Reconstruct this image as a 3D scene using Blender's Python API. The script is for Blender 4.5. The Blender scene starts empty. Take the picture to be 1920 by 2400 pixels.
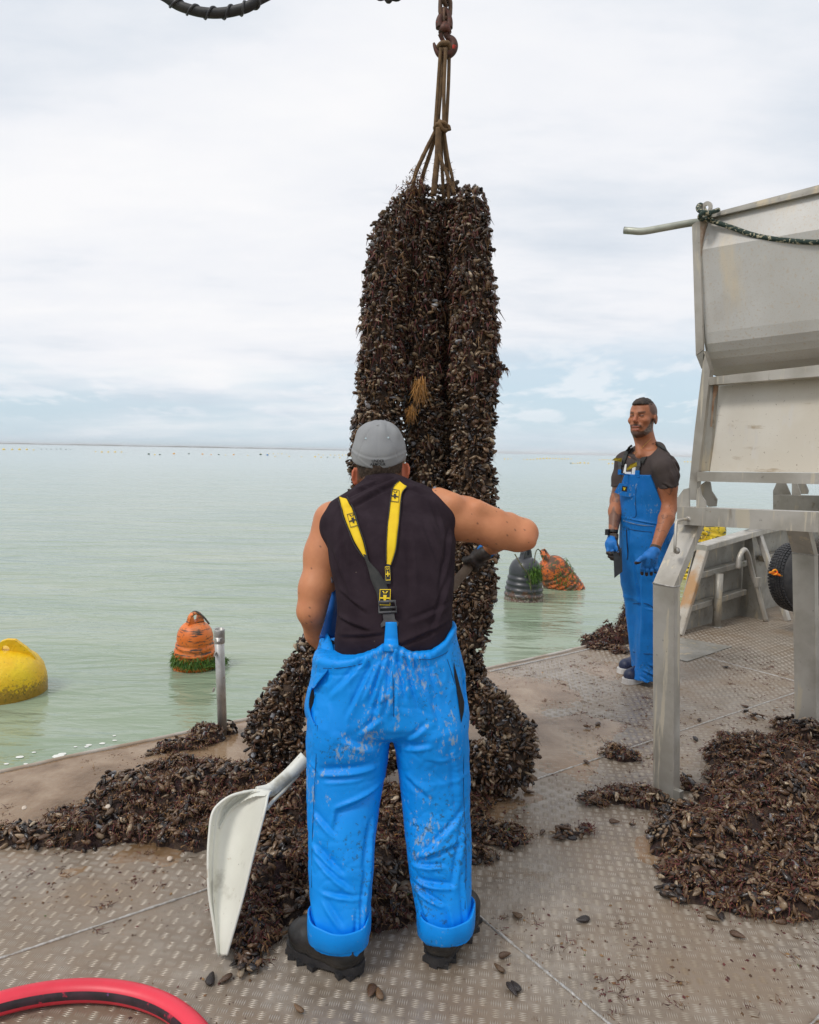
import bpy, math, random
import numpy as np
import openvdb as vdb
from mathutils import Vector, Matrix
from mathutils.bvhtree import BVHTree

rng = np.random.default_rng(7)
random.seed(7)
SC = bpy.context.scene
COL = SC.collection

# ------------------------------------------------------------------ camera
FPX, CAMH = 1700.0, 1.47            # focal length for a 2400 px tall frame, lens height above the deck
PITCH, ROLL = math.atan(142 / FPX), math.radians(1.1)
_fw = np.array([0, math.cos(PITCH), -math.sin(PITCH)])
_u0 = np.cross([1., 0, 0], _fw)
_X = math.cos(ROLL) * np.array([1., 0, 0]) + math.sin(ROLL) * _u0
_U = -math.sin(ROLL) * np.array([1., 0, 0]) + math.cos(ROLL) * _u0
cam_d = bpy.data.cameras.new('camera')
cam = bpy.data.objects.new('camera', cam_d)
COL.objects.link(cam)
cam.matrix_world = Matrix(((_X[0], _U[0], -_fw[0], 0), (_X[1], _U[1], -_fw[1], 0), (_X[2], _U[2], -_fw[2], CAMH), (0, 0, 0, 1)))
cam_d.sensor_fit = 'VERTICAL'
cam_d.sensor_height = 36
cam_d.lens = FPX / 2400 * 36
cam_d.clip_start = 0.05
cam_d.clip_end = 30000
SC.camera = cam

def _ray(px, py):
    return _fw + _X * (px - 960) / FPX + _U * (1200 - py) / FPX
def W(px, py, Y):
    """survey point: the place seen at that photo position, Y metres ahead"""
    d = _ray(px, py)
    return np.array([0, 0, CAMH]) + d * Y / d[1]
def G(px, py, z=0.0):
    d = _ray(px, py)
    return np.array([0, 0, CAMH]) + d * (z - CAMH) / d[2]

# ------------------------------------------------------------------ sky and light
SUN_EL, SUN_AZ = 52.0, 232.0      # azimuth clockwise from +Y
world = bpy.data.worlds.new('World')
SC.world = world
world.use_nodes = True
nt = world.node_tree
nt.nodes.clear()
def N(t, typ, **kw):
    n = t.nodes.new(typ)
    for k, v in kw.items():
        if k in ('inp',):
            for a, b in v.items():
                n.inputs[a].default_value = b
        else:
            setattr(n, k, v)
    return n
out = N(nt, 'ShaderNodeOutputWorld')
bg = N(nt, 'ShaderNodeBackground', inp={'Strength': 1.0})
sky = N(nt, 'ShaderNodeTexSky')
sky.sky_type = 'NISHITA'
sky.sun_disc = False
sky.sun_elevation = math.radians(SUN_EL)
sky.sun_rotation = math.radians(SUN_AZ)
sky.air_density = 1.0
sky.dust_density = 1.5
L = nt.links.new
skys = N(nt, 'ShaderNodeVectorMath', operation='SCALE')
skys.inputs['Scale'].default_value = 0.10
L(sky.outputs[0], skys.inputs[0])
geo = N(nt, 'ShaderNodeTexCoord')
sep = N(nt, 'ShaderNodeSeparateXYZ')
L(geo.outputs['Generated'], sep.inputs[0])
def math_(t, op, a, b=None, clamp=False):
    n = t.nodes.new('ShaderNodeMath'); n.operation = op; n.use_clamp = clamp
    for i, v in ((0, a), (1, b)):
        if v is None: continue
        if isinstance(v, (int, float)): n.inputs[i].default_value = v
        else: t.links.new(v, n.inputs[i])
    return n.outputs[0]
def ramp_(t, src, stops, interp='LINEAR'):
    n = t.nodes.new('ShaderNodeValToRGB'); n.color_ramp.interpolation = interp
    e = n.color_ramp.elements
    while len(e) > 1: e.remove(e[-1])
    e[0].position = stops[0][0]; e[0].color = (*stops[0][1], 1) if len(stops[0][1]) == 3 else stops[0][1]
    for p, c in stops[1:]:
        x = e.new(p); x.color = (*c, 1) if len(c) == 3 else c
    t.links.new(src, n.inputs[0])
    return n.outputs[0]
def mix_(t, fac, a, b, blend='MIX'):
    n = t.nodes.new('ShaderNodeMix'); n.data_type = 'RGBA'; n.blend_type = blend
    for s, v in ((n.inputs[0], fac), (n.inputs[6], a), (n.inputs[7], b)):
        if isinstance(v, (int, float)): s.default_value = v
        elif isinstance(v, (tuple, list)): s.default_value = (*v[:3], 1)
        else: t.links.new(v, s)
    return n.outputs[2]
zz = math_(nt, 'MAXIMUM', sep.outputs['Z'], 0.0)
den = math_(nt, 'ADD', zz, 0.16)
cx = math_(nt, 'DIVIDE', sep.outputs['X'], den)
cy = math_(nt, 'DIVIDE', sep.outputs['Y'], den)
cmb = N(nt, 'ShaderNodeCombineXYZ')
L(cx, cmb.inputs[0]); L(cy, cmb.inputs[1])
def sky_noise(scale, detail, rough, off, sx=1.0):
    mp = N(nt, 'ShaderNodeMapping'); mp.inputs['Location'].default_value = off; mp.inputs['Scale'].default_value = (sx, 1, 1)
    L(cmb.outputs[0], mp.inputs[0])
    n = N(nt, 'ShaderNodeTexNoise'); n.inputs['Scale'].default_value = scale; n.inputs['Detail'].default_value = detail; n.inputs['Roughness'].default_value = rough
    L(mp.outputs[0], n.inputs[0])
    return n.outputs[0]
n_big = sky_noise(0.62, 6, 0.52, (3.1, 1.7, 0), 0.75)
n_mid = sky_noise(1.9, 8, 0.56, (8.3, 2.2, 4), 0.5)
n_sm = sky_noise(0.9, 7, 0.55, (1.3, 7.7, 2), 0.6)
# how much cloud: nearly closed high up, thinner and bluer low down
cov = ramp_(nt, zz, [(0.0, (0.26,) * 3), (0.10, (0.42,) * 3), (0.20, (0.72,) * 3), (0.34, (1.05,) * 3), (1, (1.15,) * 3)])
mask0 = math_(nt, 'ADD', math_(nt, 'MULTIPLY', n_big, 1.3), cov)
mask = ramp_(nt, math_(nt, 'SUBTRACT', mask0, 0.75), [(0.05, (0,) * 3), (0.55, (1,) * 3)], 'EASE')
# low cumulus puffs near the horizon
n_cu = sky_noise(2.2, 8, .55, (5.2, 3.1, 1), 1.6)
shade = ramp_(nt, math_(nt, 'ADD', math_(nt, 'MULTIPLY', n_mid, 0.45), math_(nt, 'MULTIPLY', n_sm, 0.55)),
              [(0.33, (0.54, 0.61, 0.70)), (0.44, (0.70, 0.75, 0.82)), (0.53, (0.85, 0.865, 0.905)), (0.63, (0.92, 0.92, 0.935))])
haze = ramp_(nt, zz, [(0.0, (0.62, 0.755, 0.85)), (0.05, (0.60, 0.745, 0.85)), (0.16, (0.64, 0.77, 0.88)), (0.5, (0.8, 0.88, 0.95))])
clear = mix_(nt, 0.84, skys.outputs[0], haze)
cu = math_(nt, 'MULTIPLY', ramp_(nt, n_cu, [(.50, (0,)*3), (.60, (1,)*3)]), ramp_(nt, zz, [(.02, (0,)*3), (.06, (1,)*3), (.20, (.9,)*3), (.30, (0,)*3)]))
clear = mix_(nt, math_(nt, 'MULTIPLY', cu, .62), clear, (.86, .89, .93))
cloudy = mix_(nt, mask, clear, shade)
L(cloudy, bg.inputs[0])
L(bg.outputs[0], out.inputs[0])

sun_d = bpy.data.lights.new('sun', 'SUN')
sun_d.energy = 1.5
sun_d.angle = math.radians(14)
sun_d.color = (1.0, 0.96, 0.90)
sun = bpy.data.objects.new('sun', sun_d)
COL.objects.link(sun)
_az, _el = math.radians(SUN_AZ), math.radians(SUN_EL)
sdir = Vector((math.sin(_az) * math.cos(_el), math.cos(_az) * math.cos(_el), math.sin(_el)))
sun.rotation_euler = sdir.to_track_quat('Z', 'Y').to_euler()
SC.view_settings.view_transform = 'Standard'
SC.view_settings.look = 'None'
SC.view_settings.exposure = 0.07
SC.view_settings.gamma = 1.0
SC.view_settings.use_curve_mapping = False

# ------------------------------------------------------------------ object helpers
def tag(o, label=None, cat=None, group=None, kind=None):
    if label: o['label'] = label
    if cat: o['category'] = cat
    if group: o['group'] = group
    if kind: o['kind'] = kind
    return o
def empty(name, loc, label, cat, group=None):
    o = bpy.data.objects.new(name, None)
    o.empty_display_size = 0.1
    COL.objects.link(o)
    o.location = loc
    return tag(o, label, cat, group)
def link(name, me, mat=None, parent=None):
    o = bpy.data.objects.new(name, me)
    COL.objects.link(o)
    if mat is not None and len(me.materials) == 0: me.materials.append(mat)
    if parent is not None:
        o.parent = parent
        loc = Vector((0, 0, 0)); q = parent
        while q is not None:
            loc += q.location; q = q.parent
        o.location = -loc
    return o
def child(o, parent, loc, rot=None, scale=None):
    """parent o (own local mesh) so that it stands at world place loc; parents here carry translation only"""
    o.parent = parent
    base = Vector((0, 0, 0)); q = parent
    while q is not None:
        base += q.location; q = q.parent
    o.location = Vector(loc) - base
    if rot is not None: o.rotation_euler = rot
    if scale is not None: o.scale = scale
    return o
def mesh_np(name, V, F, col=None, smooth=True):
    V = np.ascontiguousarray(V, dtype=np.float32); F = np.ascontiguousarray(F, dtype=np.int32)
    me = bpy.data.meshes.new(name)
    k = F.shape[1]
    me.vertices.add(len(V)); me.vertices.foreach_set('co', V.ravel())
    me.loops.add(F.size); me.loops.foreach_set('vertex_index', F.ravel())
    me.polygons.add(len(F)); me.polygons.foreach_set('loop_start', np.arange(0, F.size, k, dtype=np.int32))
    try: me.polygons.foreach_set('loop_total', np.full(len(F), k, dtype=np.int32))
    except Exception: pass
    me.update(calc_edges=True)
    if smooth: me.polygons.foreach_set('use_smooth', np.ones(len(F), dtype=bool))
    if col is not None:
        a = me.color_attributes.new('col', 'FLOAT_COLOR', 'POINT')
        c = np.ones((len(V), 4), dtype=np.float32); c[:, :3] = col
        a.data.foreach_set('color', c.ravel())
    me.validate()
    return me

class MB:
    """collects shapes, then links them as one mesh object"""
    def __init__(s): s.v = []; s.f = []; s.sm = []
    def add(s, V, F, smooth=False):
        o = len(s.v)
        s.v += [tuple(map(float, p)) for p in V]
        s.f += [tuple(i + o for i in f) for f in F]
        s.sm += [smooth] * len(F)
        return s
    def hexa(s, P):
        """8 corners: bottom 4 (ccw) then top 4"""
        return s.add(P, [(3, 2, 1, 0), (4, 5, 6, 7), (0, 1, 5, 4), (1, 2, 6, 5), (2, 3, 7, 6), (3, 0, 4, 7)])
    def box(s, c, size, ax=None):
        ax = ax if ax is not None else np.eye(3)
        c = np.array(c, float); h = np.array(size) / 2.
        P = [c + ax[0] * h[0] * i + ax[1] * h[1] * j + ax[2] * h[2] * k for k in (-1, 1) for i, j in ((-1, -1), (1, -1), (1, 1), (-1, 1))]
        return s.hexa(P)
    def beam(s, a, b, w, h, side, bev=0.12):
        """box section from a to b; w along side, h along the third axis; small chamfers"""
        a = np.array(a, float); b = np.array(b, float)
        d = b - a; d /= np.linalg.norm(d)
        sd = np.array(side, float); sd -= d * sd.dot(d); sd /= np.linalg.norm(sd)
        t = np.cross(d, sd)
        c = bev * min(w, h)
        prof = [(-w/2+c, -h/2), (w/2-c, -h/2), (w/2, -h/2+c), (w/2, h/2-c), (w/2-c, h/2), (-w/2+c, h/2), (-w/2, h/2-c), (-w/2, -h/2+c)]
        V = [q + sd * x + t * y for q in (a, b) for x, y in prof]
        n = 8
        F = [(i, (i+1) % n, n + (i+1) % n, n + i) for i in range(n)] + [tuple(range(n))[::-1], tuple(range(n, 2*n))]
        return s.add(V, F)
    def tube(s, path, r, n=10, cap=True, smooth=True, sq=None):
        path = [np.array(p, float) for p in path]; m = len(path)
        rs = r if hasattr(r, '__len__') else [r] * m
        V = []; up = None
        for i, p in enumerate(path):
            d = path[min(i+1, m-1)] - path[max(i-1, 0)]; d = d / (np.linalg.norm(d) + 1e-12)
            if up is None:
                up = np.array([0, 0, 1.]) if abs(d[2]) < .9 else np.array([1., 0, 0])
            up = up - d * up.dot(d); up /= np.linalg.norm(up); sd = np.cross(d, up)
            for k in range(n):
                a = 2 * math.pi * k / n
                V.append(p + rs[i] * (math.cos(a) * up + math.sin(a) * sd * (sq or 1)))
        F = [(i*n + k, i*n + (k+1) % n, (i+1)*n + (k+1) % n, (i+1)*n + k) for i in range(m-1) for k in range(n)]
        if cap: F += [tuple(range(n))[::-1], tuple(range((m-1)*n, m*n))]
        s.add(V, F, smooth)
        if cap: s.sm[-1] = s.sm[-2] = False
        return s
    def lathe(s, prof, c, ax, n=28, smooth=True):
        """prof: (radius, height) along ax[2]"""
        c = np.array(c, float); V = []
        for r, h in prof:
            for k in range(n):
                a = 2 * math.pi * k / n
                V.append(c + ax[2] * h + r * (ax[0] * math.cos(a) + ax[1] * math.sin(a)))
        F = [(i*n + k, i*n + (k+1) % n, (i+1)*n + (k+1) % n, (i+1)*n + k) for i in range(len(prof)-1) for k in range(n)]
        F += [tuple(range(n))[::-1], tuple(range((len(prof)-1)*n, len(prof)*n))]
        return s.add(V, F, smooth)
    def prism(s, poly, thick):
        """poly: 3-D outline; thick: offset vector"""
        n = len(poly); P = [np.array(p, float) for p in poly]; T = np.array(thick, float)
        V = P + [p + T for p in P]
        F = [tuple(range(n))[::-1], tuple(range(n, 2*n))] + [(i, (i+1) % n, n + (i+1) % n, n + i) for i in range(n)]
        return s.add(V, F)
    def mesh(s, name):
        me = bpy.data.meshes.new(name)
        me.from_pydata(s.v, [], s.f)
        me.polygons.foreach_set('use_smooth', s.sm)
        me.update()
        import bmesh
        bm = bmesh.new(); bm.from_mesh(me)
        bmesh.ops.recalc_face_normals(bm, faces=bm.faces[:])
        bm.to_mesh(me); bm.free()
        return me
    def build(s, name, mat, parent=None):
        return link(name, s.mesh(name), mat, parent)

def axes_from(z, x=(1, 0, 0)):
    z = np.array(z, float); z /= np.linalg.norm(z)
    x = np.array(x, float); x -= z * x.dot(z); x /= np.linalg.norm(x)
    return np.array([x, np.cross(z, x), z])
def spline(pts, n):
    """Catmull-Rom through 3-D points"""
    P = [np.array(p, float) for p in pts]
    P = [2*P[0] - P[1]] + P + [2*P[-1] - P[-2]]
    out = []
    segs = len(P) - 3
    for i in range(segs):
        m = max(2, n // segs)
        for k in range(m):
            t = k / m
            a, b, c, d = P[i:i+4]
            out.append(.5 * ((2*b) + (c-a)*t + (2*a-5*b+4*c-d)*t*t + (3*b-a-3*c+d)*t**3))
    out.append(P[-2])
    return out

# smooth numpy value noise
_perm = rng.random((64, 64, 64)).astype(np.float32)
def vnoise(P, scale):
    q = np.asarray(P, float) * scale; i = np.floor(q).astype(int); f = q - i; f = f*f*(3-2*f); r = 0
    for dx in (0, 1):
        for dy in (0, 1):
            for dz in (0, 1):
                w = (f[..., 0] if dx else 1-f[..., 0]) * (f[..., 1] if dy else 1-f[..., 1]) * (f[..., 2] if dz else 1-f[..., 2])
                r = r + w * _perm[(i[..., 0]+dx) % 64, (i[..., 1]+dy) % 64, (i[..., 2]+dz) % 64]
    return r * 2 - 1

# ------------------------------------------------------------------ signed distance modelling
class SDF:
    def __init__(s, lo, hi, h):
        s.lo = np.array(lo, float); s.h = h
        s.n = np.ceil((np.array(hi) - s.lo) / h).astype(int) + 1
        s.d = np.full(s.n, 9.0, dtype=np.float32)
    def sub(s, lo, hi):
        a = np.maximum(np.floor((np.array(lo) - s.lo) / s.h).astype(int), 0)
        b = np.minimum(np.ceil((np.array(hi) - s.lo) / s.h).astype(int) + 1, s.n)
        b = np.maximum(b, a)
        sl = tuple(slice(x, y) for x, y in zip(a, b))
        g = [(s.lo[i] + s.h * np.arange(a[i], b[i])).astype(np.float32) for i in range(3)]
        return sl, g[0][:, None, None], g[1][None, :, None], g[2][None, None, :]
    def merge(s, sl, v, k=0.0, mode='u'):
        o = s.d[sl]
        if mode == 's': v = -v
        if mode == 'u':
            r = np.minimum(o, v)
            if k > 0:
                hh = np.maximum(k - np.abs(o - v), 0) / k; r = r - hh*hh*k*0.25
        else:
            r = np.maximum(o, v)
            if k > 0:
                hh = np.maximum(k - np.abs(o - v), 0) / k; r = r + hh*hh*k*0.25
        s.d[sl] = r
    def cone(s, a, b, ra, rb, k=0.02, mode='u', sq=None):
        a = np.array(a, float); b = np.array(b, float); R = max(ra, rb) + k + 2*s.h + .01
        sl, x, y, z = s.sub(np.minimum(a, b) - R, np.maximum(a, b) + R)
        ab = b - a; L2 = ab.dot(ab) + 1e-12
        t = np.clip(((x-a[0])*ab[0] + (y-a[1])*ab[1] + (z-a[2])*ab[2]) / L2, 0, 1)
        dx, dy, dz = x-a[0]-t*ab[0], y-a[1]-t*ab[1], z-a[2]-t*ab[2]
        v = np.sqrt(dx*dx + dy*dy + dz*dz) - (ra + (rb-ra)*t)
        s.merge(sl, v, k, mode)
    def limb(s, pts, rs, k=0.02):
        for i in range(len(pts)-1): s.cone(pts[i], pts[i+1], rs[i], rs[i+1], k)
    def ell(s, c, r, ax=None, k=0.02, mode='u'):
        c = np.array(c, float); r = np.array(r, float); ax = np.eye(3) if ax is None else ax
        R = r.max() + k + 2*s.h
        sl, x, y, z = s.sub(c - R, c + R)
        q = [(x-c[0])*ax[i][0] + (y-c[1])*ax[i][1] + (z-c[2])*ax[i][2] for i in range(3)]
        m = np.sqrt((q[0]/r[0])**2 + (q[1]/r[1])**2 + (q[2]/r[2])**2)
        g = np.sqrt((q[0]/r[0]**2)**2 + (q[1]/r[1]**2)**2 + (q[2]/r[2]**2)**2) + 1e-6
        s.merge(sl, m*(m-1)/g, k, mode)
    def loft(s, rows, k=0.02, yaw=0.0, p=2.0, mode='u', pad=.02, ends=True):
        """rows (z, cx, cy, a, b), z rising: elliptical sections"""
        rows = sorted([tuple(map(float, r)) for r in rows]); R = np.array(rows)
        m = R[:, 3:5].max() + k + pad
        lo = [R[:, 1].min()-m, R[:, 2].min()-m, R[0, 0]-k-pad]; hi = [R[:, 1].max()+m, R[:, 2].max()+m, R[-1, 0]+k+pad]
        sl, x, y, z = s.sub(lo, hi)
        zs = z.ravel()
        def ip(c):
            zf = np.linspace(R[0, 0], R[-1, 0], 160); v = np.interp(zf, R[:, 0], R[:, c])
            ker = np.hanning(13); ker /= ker.sum(); v2 = np.convolve(np.pad(v, 6, mode='reflect', reflect_type='odd'), ker, 'valid')
            return np.interp(zs, zf, v2)[None, None, :].astype(np.float32)
        cx_, cy_, a, b = ip(1), ip(2), ip(3), ip(4)
        cw, sw = math.cos(yaw), math.sin(yaw)
        X = (x-cx_)*cw + (y-cy_)*sw; Y = -(x-cx_)*sw + (y-cy_)*cw
        m_ = ((np.abs(X)/a)**p + (np.abs(Y)/b)**p)**(1/p)
        v = (m_ - 1) * np.minimum(a, b)*.9
        if ends: v = np.maximum(v, np.maximum(R[0, 0] - z, z - R[-1, 0]))
        s.merge(sl, v, k, mode)
    def box(s, c, h, ax=None, k=0.0, mode='u', rnd=0.0):
        c = np.array(c, float); ax = np.eye(3) if ax is None else ax; R = np.linalg.norm(h) + k + .02
        sl, x, y, z = s.sub(c-R, c+R)
        q = [np.abs((x-c[0])*ax[i][0] + (y-c[1])*ax[i][1] + (z-c[2])*ax[i][2]) - h[i] + rnd for i in range(3)]
        v = np.sqrt(sum(np.maximum(t, 0)**2 for t in q)) + np.minimum(np.maximum(np.maximum(q[0], q[1]), q[2]), 0) - rnd
        s.merge(sl, v, k, mode)
    def field(s, fn, mode='s', k=0.0, lo=None, hi=None):
        sl, x, y, z = s.sub(s.lo if lo is None else lo, s.lo + s.h*s.n if hi is None else hi)
        s.merge(sl, fn(x, y, z).astype(np.float32) + 0*(x+y+z), k, mode)
    def surf(s):
        g = vdb.FloatGrid(background=9.0)
        d = np.clip(s.d, -4*s.h, 4*s.h)
        g.copyFromArray(np.pad(d, 1, constant_values=4*s.h))
        P, Q = g.convertToQuads(isovalue=0.0)
        P = (np.array(P) - 1) * s.h + s.lo; Q = np.array(Q)
        # outward winding
        v = P[Q[:, :3]]; vol = np.einsum('ij,ij->i', v[:, 0], np.cross(v[:, 1], v[:, 2])).sum()
        if vol < 0: Q = Q[:, ::-1]
        return P, Q
def vnormals(P, Q):
    n = np.cross(P[Q[:, 2]] - P[Q[:, 0]], P[Q[:, 3]] - P[Q[:, 1]])
    N_ = np.zeros_like(P)
    for i in range(4): np.add.at(N_, Q[:, i], n)
    return N_ / (np.linalg.norm(N_, axis=1)[:, None] + 1e-12)
def relax(P, Q, it=2, w=.5):
    for _ in range(it):
        S = np.zeros_like(P); c = np.zeros(len(P))
        for i in range(4):
            for j in ((i+1) % 4, (i-1) % 4):
                np.add.at(S, Q[:, i], P[Q[:, j]]); np.add.at(c, Q[:, i], 1)
        P = P*(1-w) + w*S/c[:, None]
    return P

# ------------------------------------------------------------------ materials
def new_mat(name):
    m = bpy.data.materials.new(name); m.use_nodes = True
    t = m.node_tree; b = t.nodes['Principled BSDF']
    return m, t, b
def noise_(t, scale, detail=4, rough=.55, vec=None, coord='Object', stretch=None, dist=0.0):
    tc = t.nodes.new('ShaderNodeTexCoord'); src = tc.outputs[coord] if vec is None else vec
    if stretch:
        mp = t.nodes.new('ShaderNodeMapping'); mp.inputs['Scale'].default_value = stretch
        t.links.new(src, mp.inputs[0]); src = mp.outputs[0]
    n = t.nodes.new('ShaderNodeTexNoise'); n.inputs['Scale'].default_value = scale; n.inputs['Detail'].default_value = detail
    n.inputs['Roughness'].default_value = rough; n.inputs['Distortion'].default_value = dist
    t.links.new(src, n.inputs[0])
    return n.outputs[0]
def bump_(t, b, h, strength, dist, prev=None):
    n = t.nodes.new('ShaderNodeBump'); n.inputs['Strength'].default_value = strength; n.inputs['Distance'].default_value = dist
    t.links.new(h, n.inputs['Height'])
    if prev is not None: t.links.new(prev, n.inputs['Normal'])
    t.links.new(n.outputs[0], b.inputs['Normal'])
    return n.outputs[0]
def mat(name, c1, c2=None, scale=8, rough=.5, metal=0., bump=0., bscale=60, bdist=.002, layers=(), lo=.4, hi=.62, rvar=0., stretch=None, spec=None):
    """two-tone base; layers of (colour, noise scale, threshold, softness, stretch)"""
    m, t, b = new_mat(name)
    c = c1
    if c2 is not None:
        f = ramp_(t, noise_(t, scale, 5, stretch=stretch), [(lo, (0,)*3), (hi, (1,)*3)])
        c = mix_(t, f, c1, c2)
    for ly in layers:
        lc, ls, th, so = ly[:4]; st = ly[4] if len(ly) > 4 else None
        f = ramp_(t, noise_(t, ls, 6, .6, stretch=st), [(th, (0,)*3), (min(1, th+so), (1,)*3)])
        c = mix_(t, f, c, lc)
    if isinstance(c, tuple): b.inputs['Base Color'].default_value = (*c, 1)
    else: t.links.new(c, b.inputs['Base Color'])
    b.inputs['Metallic'].default_value = metal
    b.inputs['Roughness'].default_value = rough
    if rvar:
        r = ramp_(t, noise_(t, scale*1.7, 4), [(.3, (max(0, rough-rvar),)*3), (.7, (min(1, rough+rvar),)*3)])
        t.links.new(r, b.inputs['Roughness'])
    if spec is not None: b.inputs['Specular IOR Level'].default_value = spec
    if bump: bump_(t, b, noise_(t, bscale, 5, .6), bump, bdist)
    return m
def vcol_mat(name, rough=.4, dirt=None, bump=.3, bscale=90, bdist=.003, spec=.5, dirtth=.52):
    m, t, b = new_mat(name)
    a = t.nodes.new('ShaderNodeVertexColor'); a.layer_name = 'col'
    c = a.outputs[0]
    if dirt is not None:
        f = ramp_(t, noise_(t, 45, 5, .6), [(dirtth, (0,)*3), (dirtth+.15, (.8,)*3)])
        c = mix_(t, f, c, dirt)
        rr = ramp_(t, noise_(t, 45, 5, .6), [(dirtth, (rough,)*3), (dirtth+.15, (.8,)*3)])
        t.links.new(rr, b.inputs['Roughness'])
    else: b.inputs['Roughness'].default_value = rough
    t.links.new(c, b.inputs['Base Color'])
    b.inputs['Specular IOR Level'].default_value = spec
    if bump: bump_(t, b, noise_(t, bscale, 5, .6), bump, bdist)
    return m
RUST = (.16, .065, .025)
STEEL = mat('weathered_aluminium', (.52, .49, .44), (.38, .35, .30), 5, rough=.5, metal=.35, bump=.12, bscale=150, bdist=.0008,
            layers=[((.60, .54, .43), 12, .575, .05, (2, 2, .16)), ((.30, .26, .21), 9, .62, .10, (2, 2, .22)), ((.22, .20, .17), 38, .66, .08), ((.28, .17, .09), 60, .70, .06)], rvar=.14)
STEEL_D = mat('dark_aluminium', (.35, .33, .29), (.26, .245, .21), 6, rough=.5, metal=.3, bump=.12, bscale=150, bdist=.0008,
              layers=[((.45, .38, .27), 12, .55, .10, (1, 1, .25)), ((.2, .17, .13), 30, .6, .1), ((.10, .10, .03), 5, .68, .1)], rvar=.12)  # darker, blotchier aluminium for sides, rear members and some gussets
SHEET = mat('speckled_sheet', (.60, .585, .555), (.53, .51, .475), 2.5, rough=.52, metal=.25, bump=.10, bscale=90, bdist=.001,
            layers=[((.53, .45, .36), 95, .56, .14), ((.66, .58, .46), 6, .60, .14, (1, 1, .2)), ((.46, .39, .31), 200, .60, .10), ((.50, .46, .41), 3, .58, .2)], rvar=.1)
PANEL = mat('stained_panel', (.68, .64, .565), (.60, .545, .455), 2.2, rough=.55, metal=.2, bump=.08, bscale=90, bdist=.001,
            layers=[((.36, .27, .17), 10, .62, .12, (.6, .6, 3)), ((.62, .58, .52), 14, .60, .08, (1, 1, .3)), ((.2, .13, .08), 90, .66, .05)], rvar=.1)
RUBBER = mat('black_rubber', (.018, .018, .02), (.035, .033, .033), 20, rough=.55, bump=.25, bscale=80)
BLACKP = mat('black_plastic', (.03, .03, .035), (.05, .05, .055), 40, rough=.4)
WELD = mat('weld_bead', (.52, .50, .47), (.35, .32, .28), 80, rough=.4, metal=.5, bump=.6, bscale=220, bdist=.002)
# ================================================================== SETTING
A = np.array([.821, .571, 0.]); C_ = np.array([.571, -.821, 0.]); ZV = np.array([0, 0, 1.])   # along the hull / inboard
WATER_Z = -0.35

# ---- water
m, t, b = new_mat('sea_water')
tc = t.nodes.new('ShaderNodeTexCoord')
pos = tc.outputs['Object']
sp = t.nodes.new('ShaderNodeSeparateXYZ'); t.links.new(pos, sp.inputs[0])
turb = noise_(t, .35, 5, .6, vec=pos, stretch=(.5, 1.6, 1))
base = ramp_(t, turb, [(.3, (.20, .27, .18)), (.5, (.25, .315, .215)), (.72, (.30, .34, .24))])
# silt stirred up along the hull
dist = math_(t, 'SUBTRACT', math_(t, 'SUBTRACT', sp.outputs['Y'], math_(t, 'MULTIPLY', sp.outputs['X'], .70)), 4.45)
silt = ramp_(t, math_(t, 'ADD', math_(t, 'MULTIPLY', dist, .32), math_(t, 'MULTIPLY', noise_(t, .9, 5, .6, vec=pos, stretch=(.6, 1.3, 1), dist=.6), 1.3)),
             [(.30, (1,)*3), (1.05, (0,)*3)])
base = mix_(t, math_(t, 'MULTIPLY', silt, .85), base, (.40, .345, .215))
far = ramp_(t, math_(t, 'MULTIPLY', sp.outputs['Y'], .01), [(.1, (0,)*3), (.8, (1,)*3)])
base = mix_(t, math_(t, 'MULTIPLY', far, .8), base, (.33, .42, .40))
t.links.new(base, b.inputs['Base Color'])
b.inputs['Roughness'].default_value = .09
b.inputs['IOR'].default_value = 1.33
b.inputs['Specular IOR Level'].default_value = .62
w1 = noise_(t, 1.1, 6, .52, vec=pos, stretch=(.55, 1.7, 1), dist=.5)
w2 = noise_(t, 4.2, 4, .5, vec=pos, stretch=(.5, 1.6, 1), dist=.3)
w3 = noise_(t, .25, 3, .5, vec=pos, stretch=(.5, 1.5, 1))
h = math_(t, 'ADD', math_(t, 'ADD', math_(t, 'MULTIPLY', w1, .75), math_(t, 'MULTIPLY', w2, .16)), math_(t, 'MULTIPLY', w3, 1.2))
bump_(t, b, h, .9, .125)
WATER = m
def grid(x0, x1, y0, y1, nx, ny, z=0., fn=None):
    X, Y = np.meshgrid(np.linspace(x0, x1, nx), np.linspace(y0, y1, ny), indexing='ij')
    V = np.stack([X, Y, np.full_like(X, z)], -1).reshape(-1, 3)
    if fn is not None: V[:, 2] += fn(V)
    i = np.arange((nx-1)*(ny-1)); r, c = i // (ny-1), i % (ny-1)
    a = r*ny + c
    return V, np.stack([a, a+ny, a+ny+1, a+1], -1)
s = 9000.
wv = MB().add([(-s, -60, WATER_Z), (s, -60, WATER_Z), (s, s, WATER_Z), (-s, s, WATER_Z)], [(0, 1, 2, 3)])
o = wv.build('sea', WATER); tag(o, kind='structure')

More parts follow.
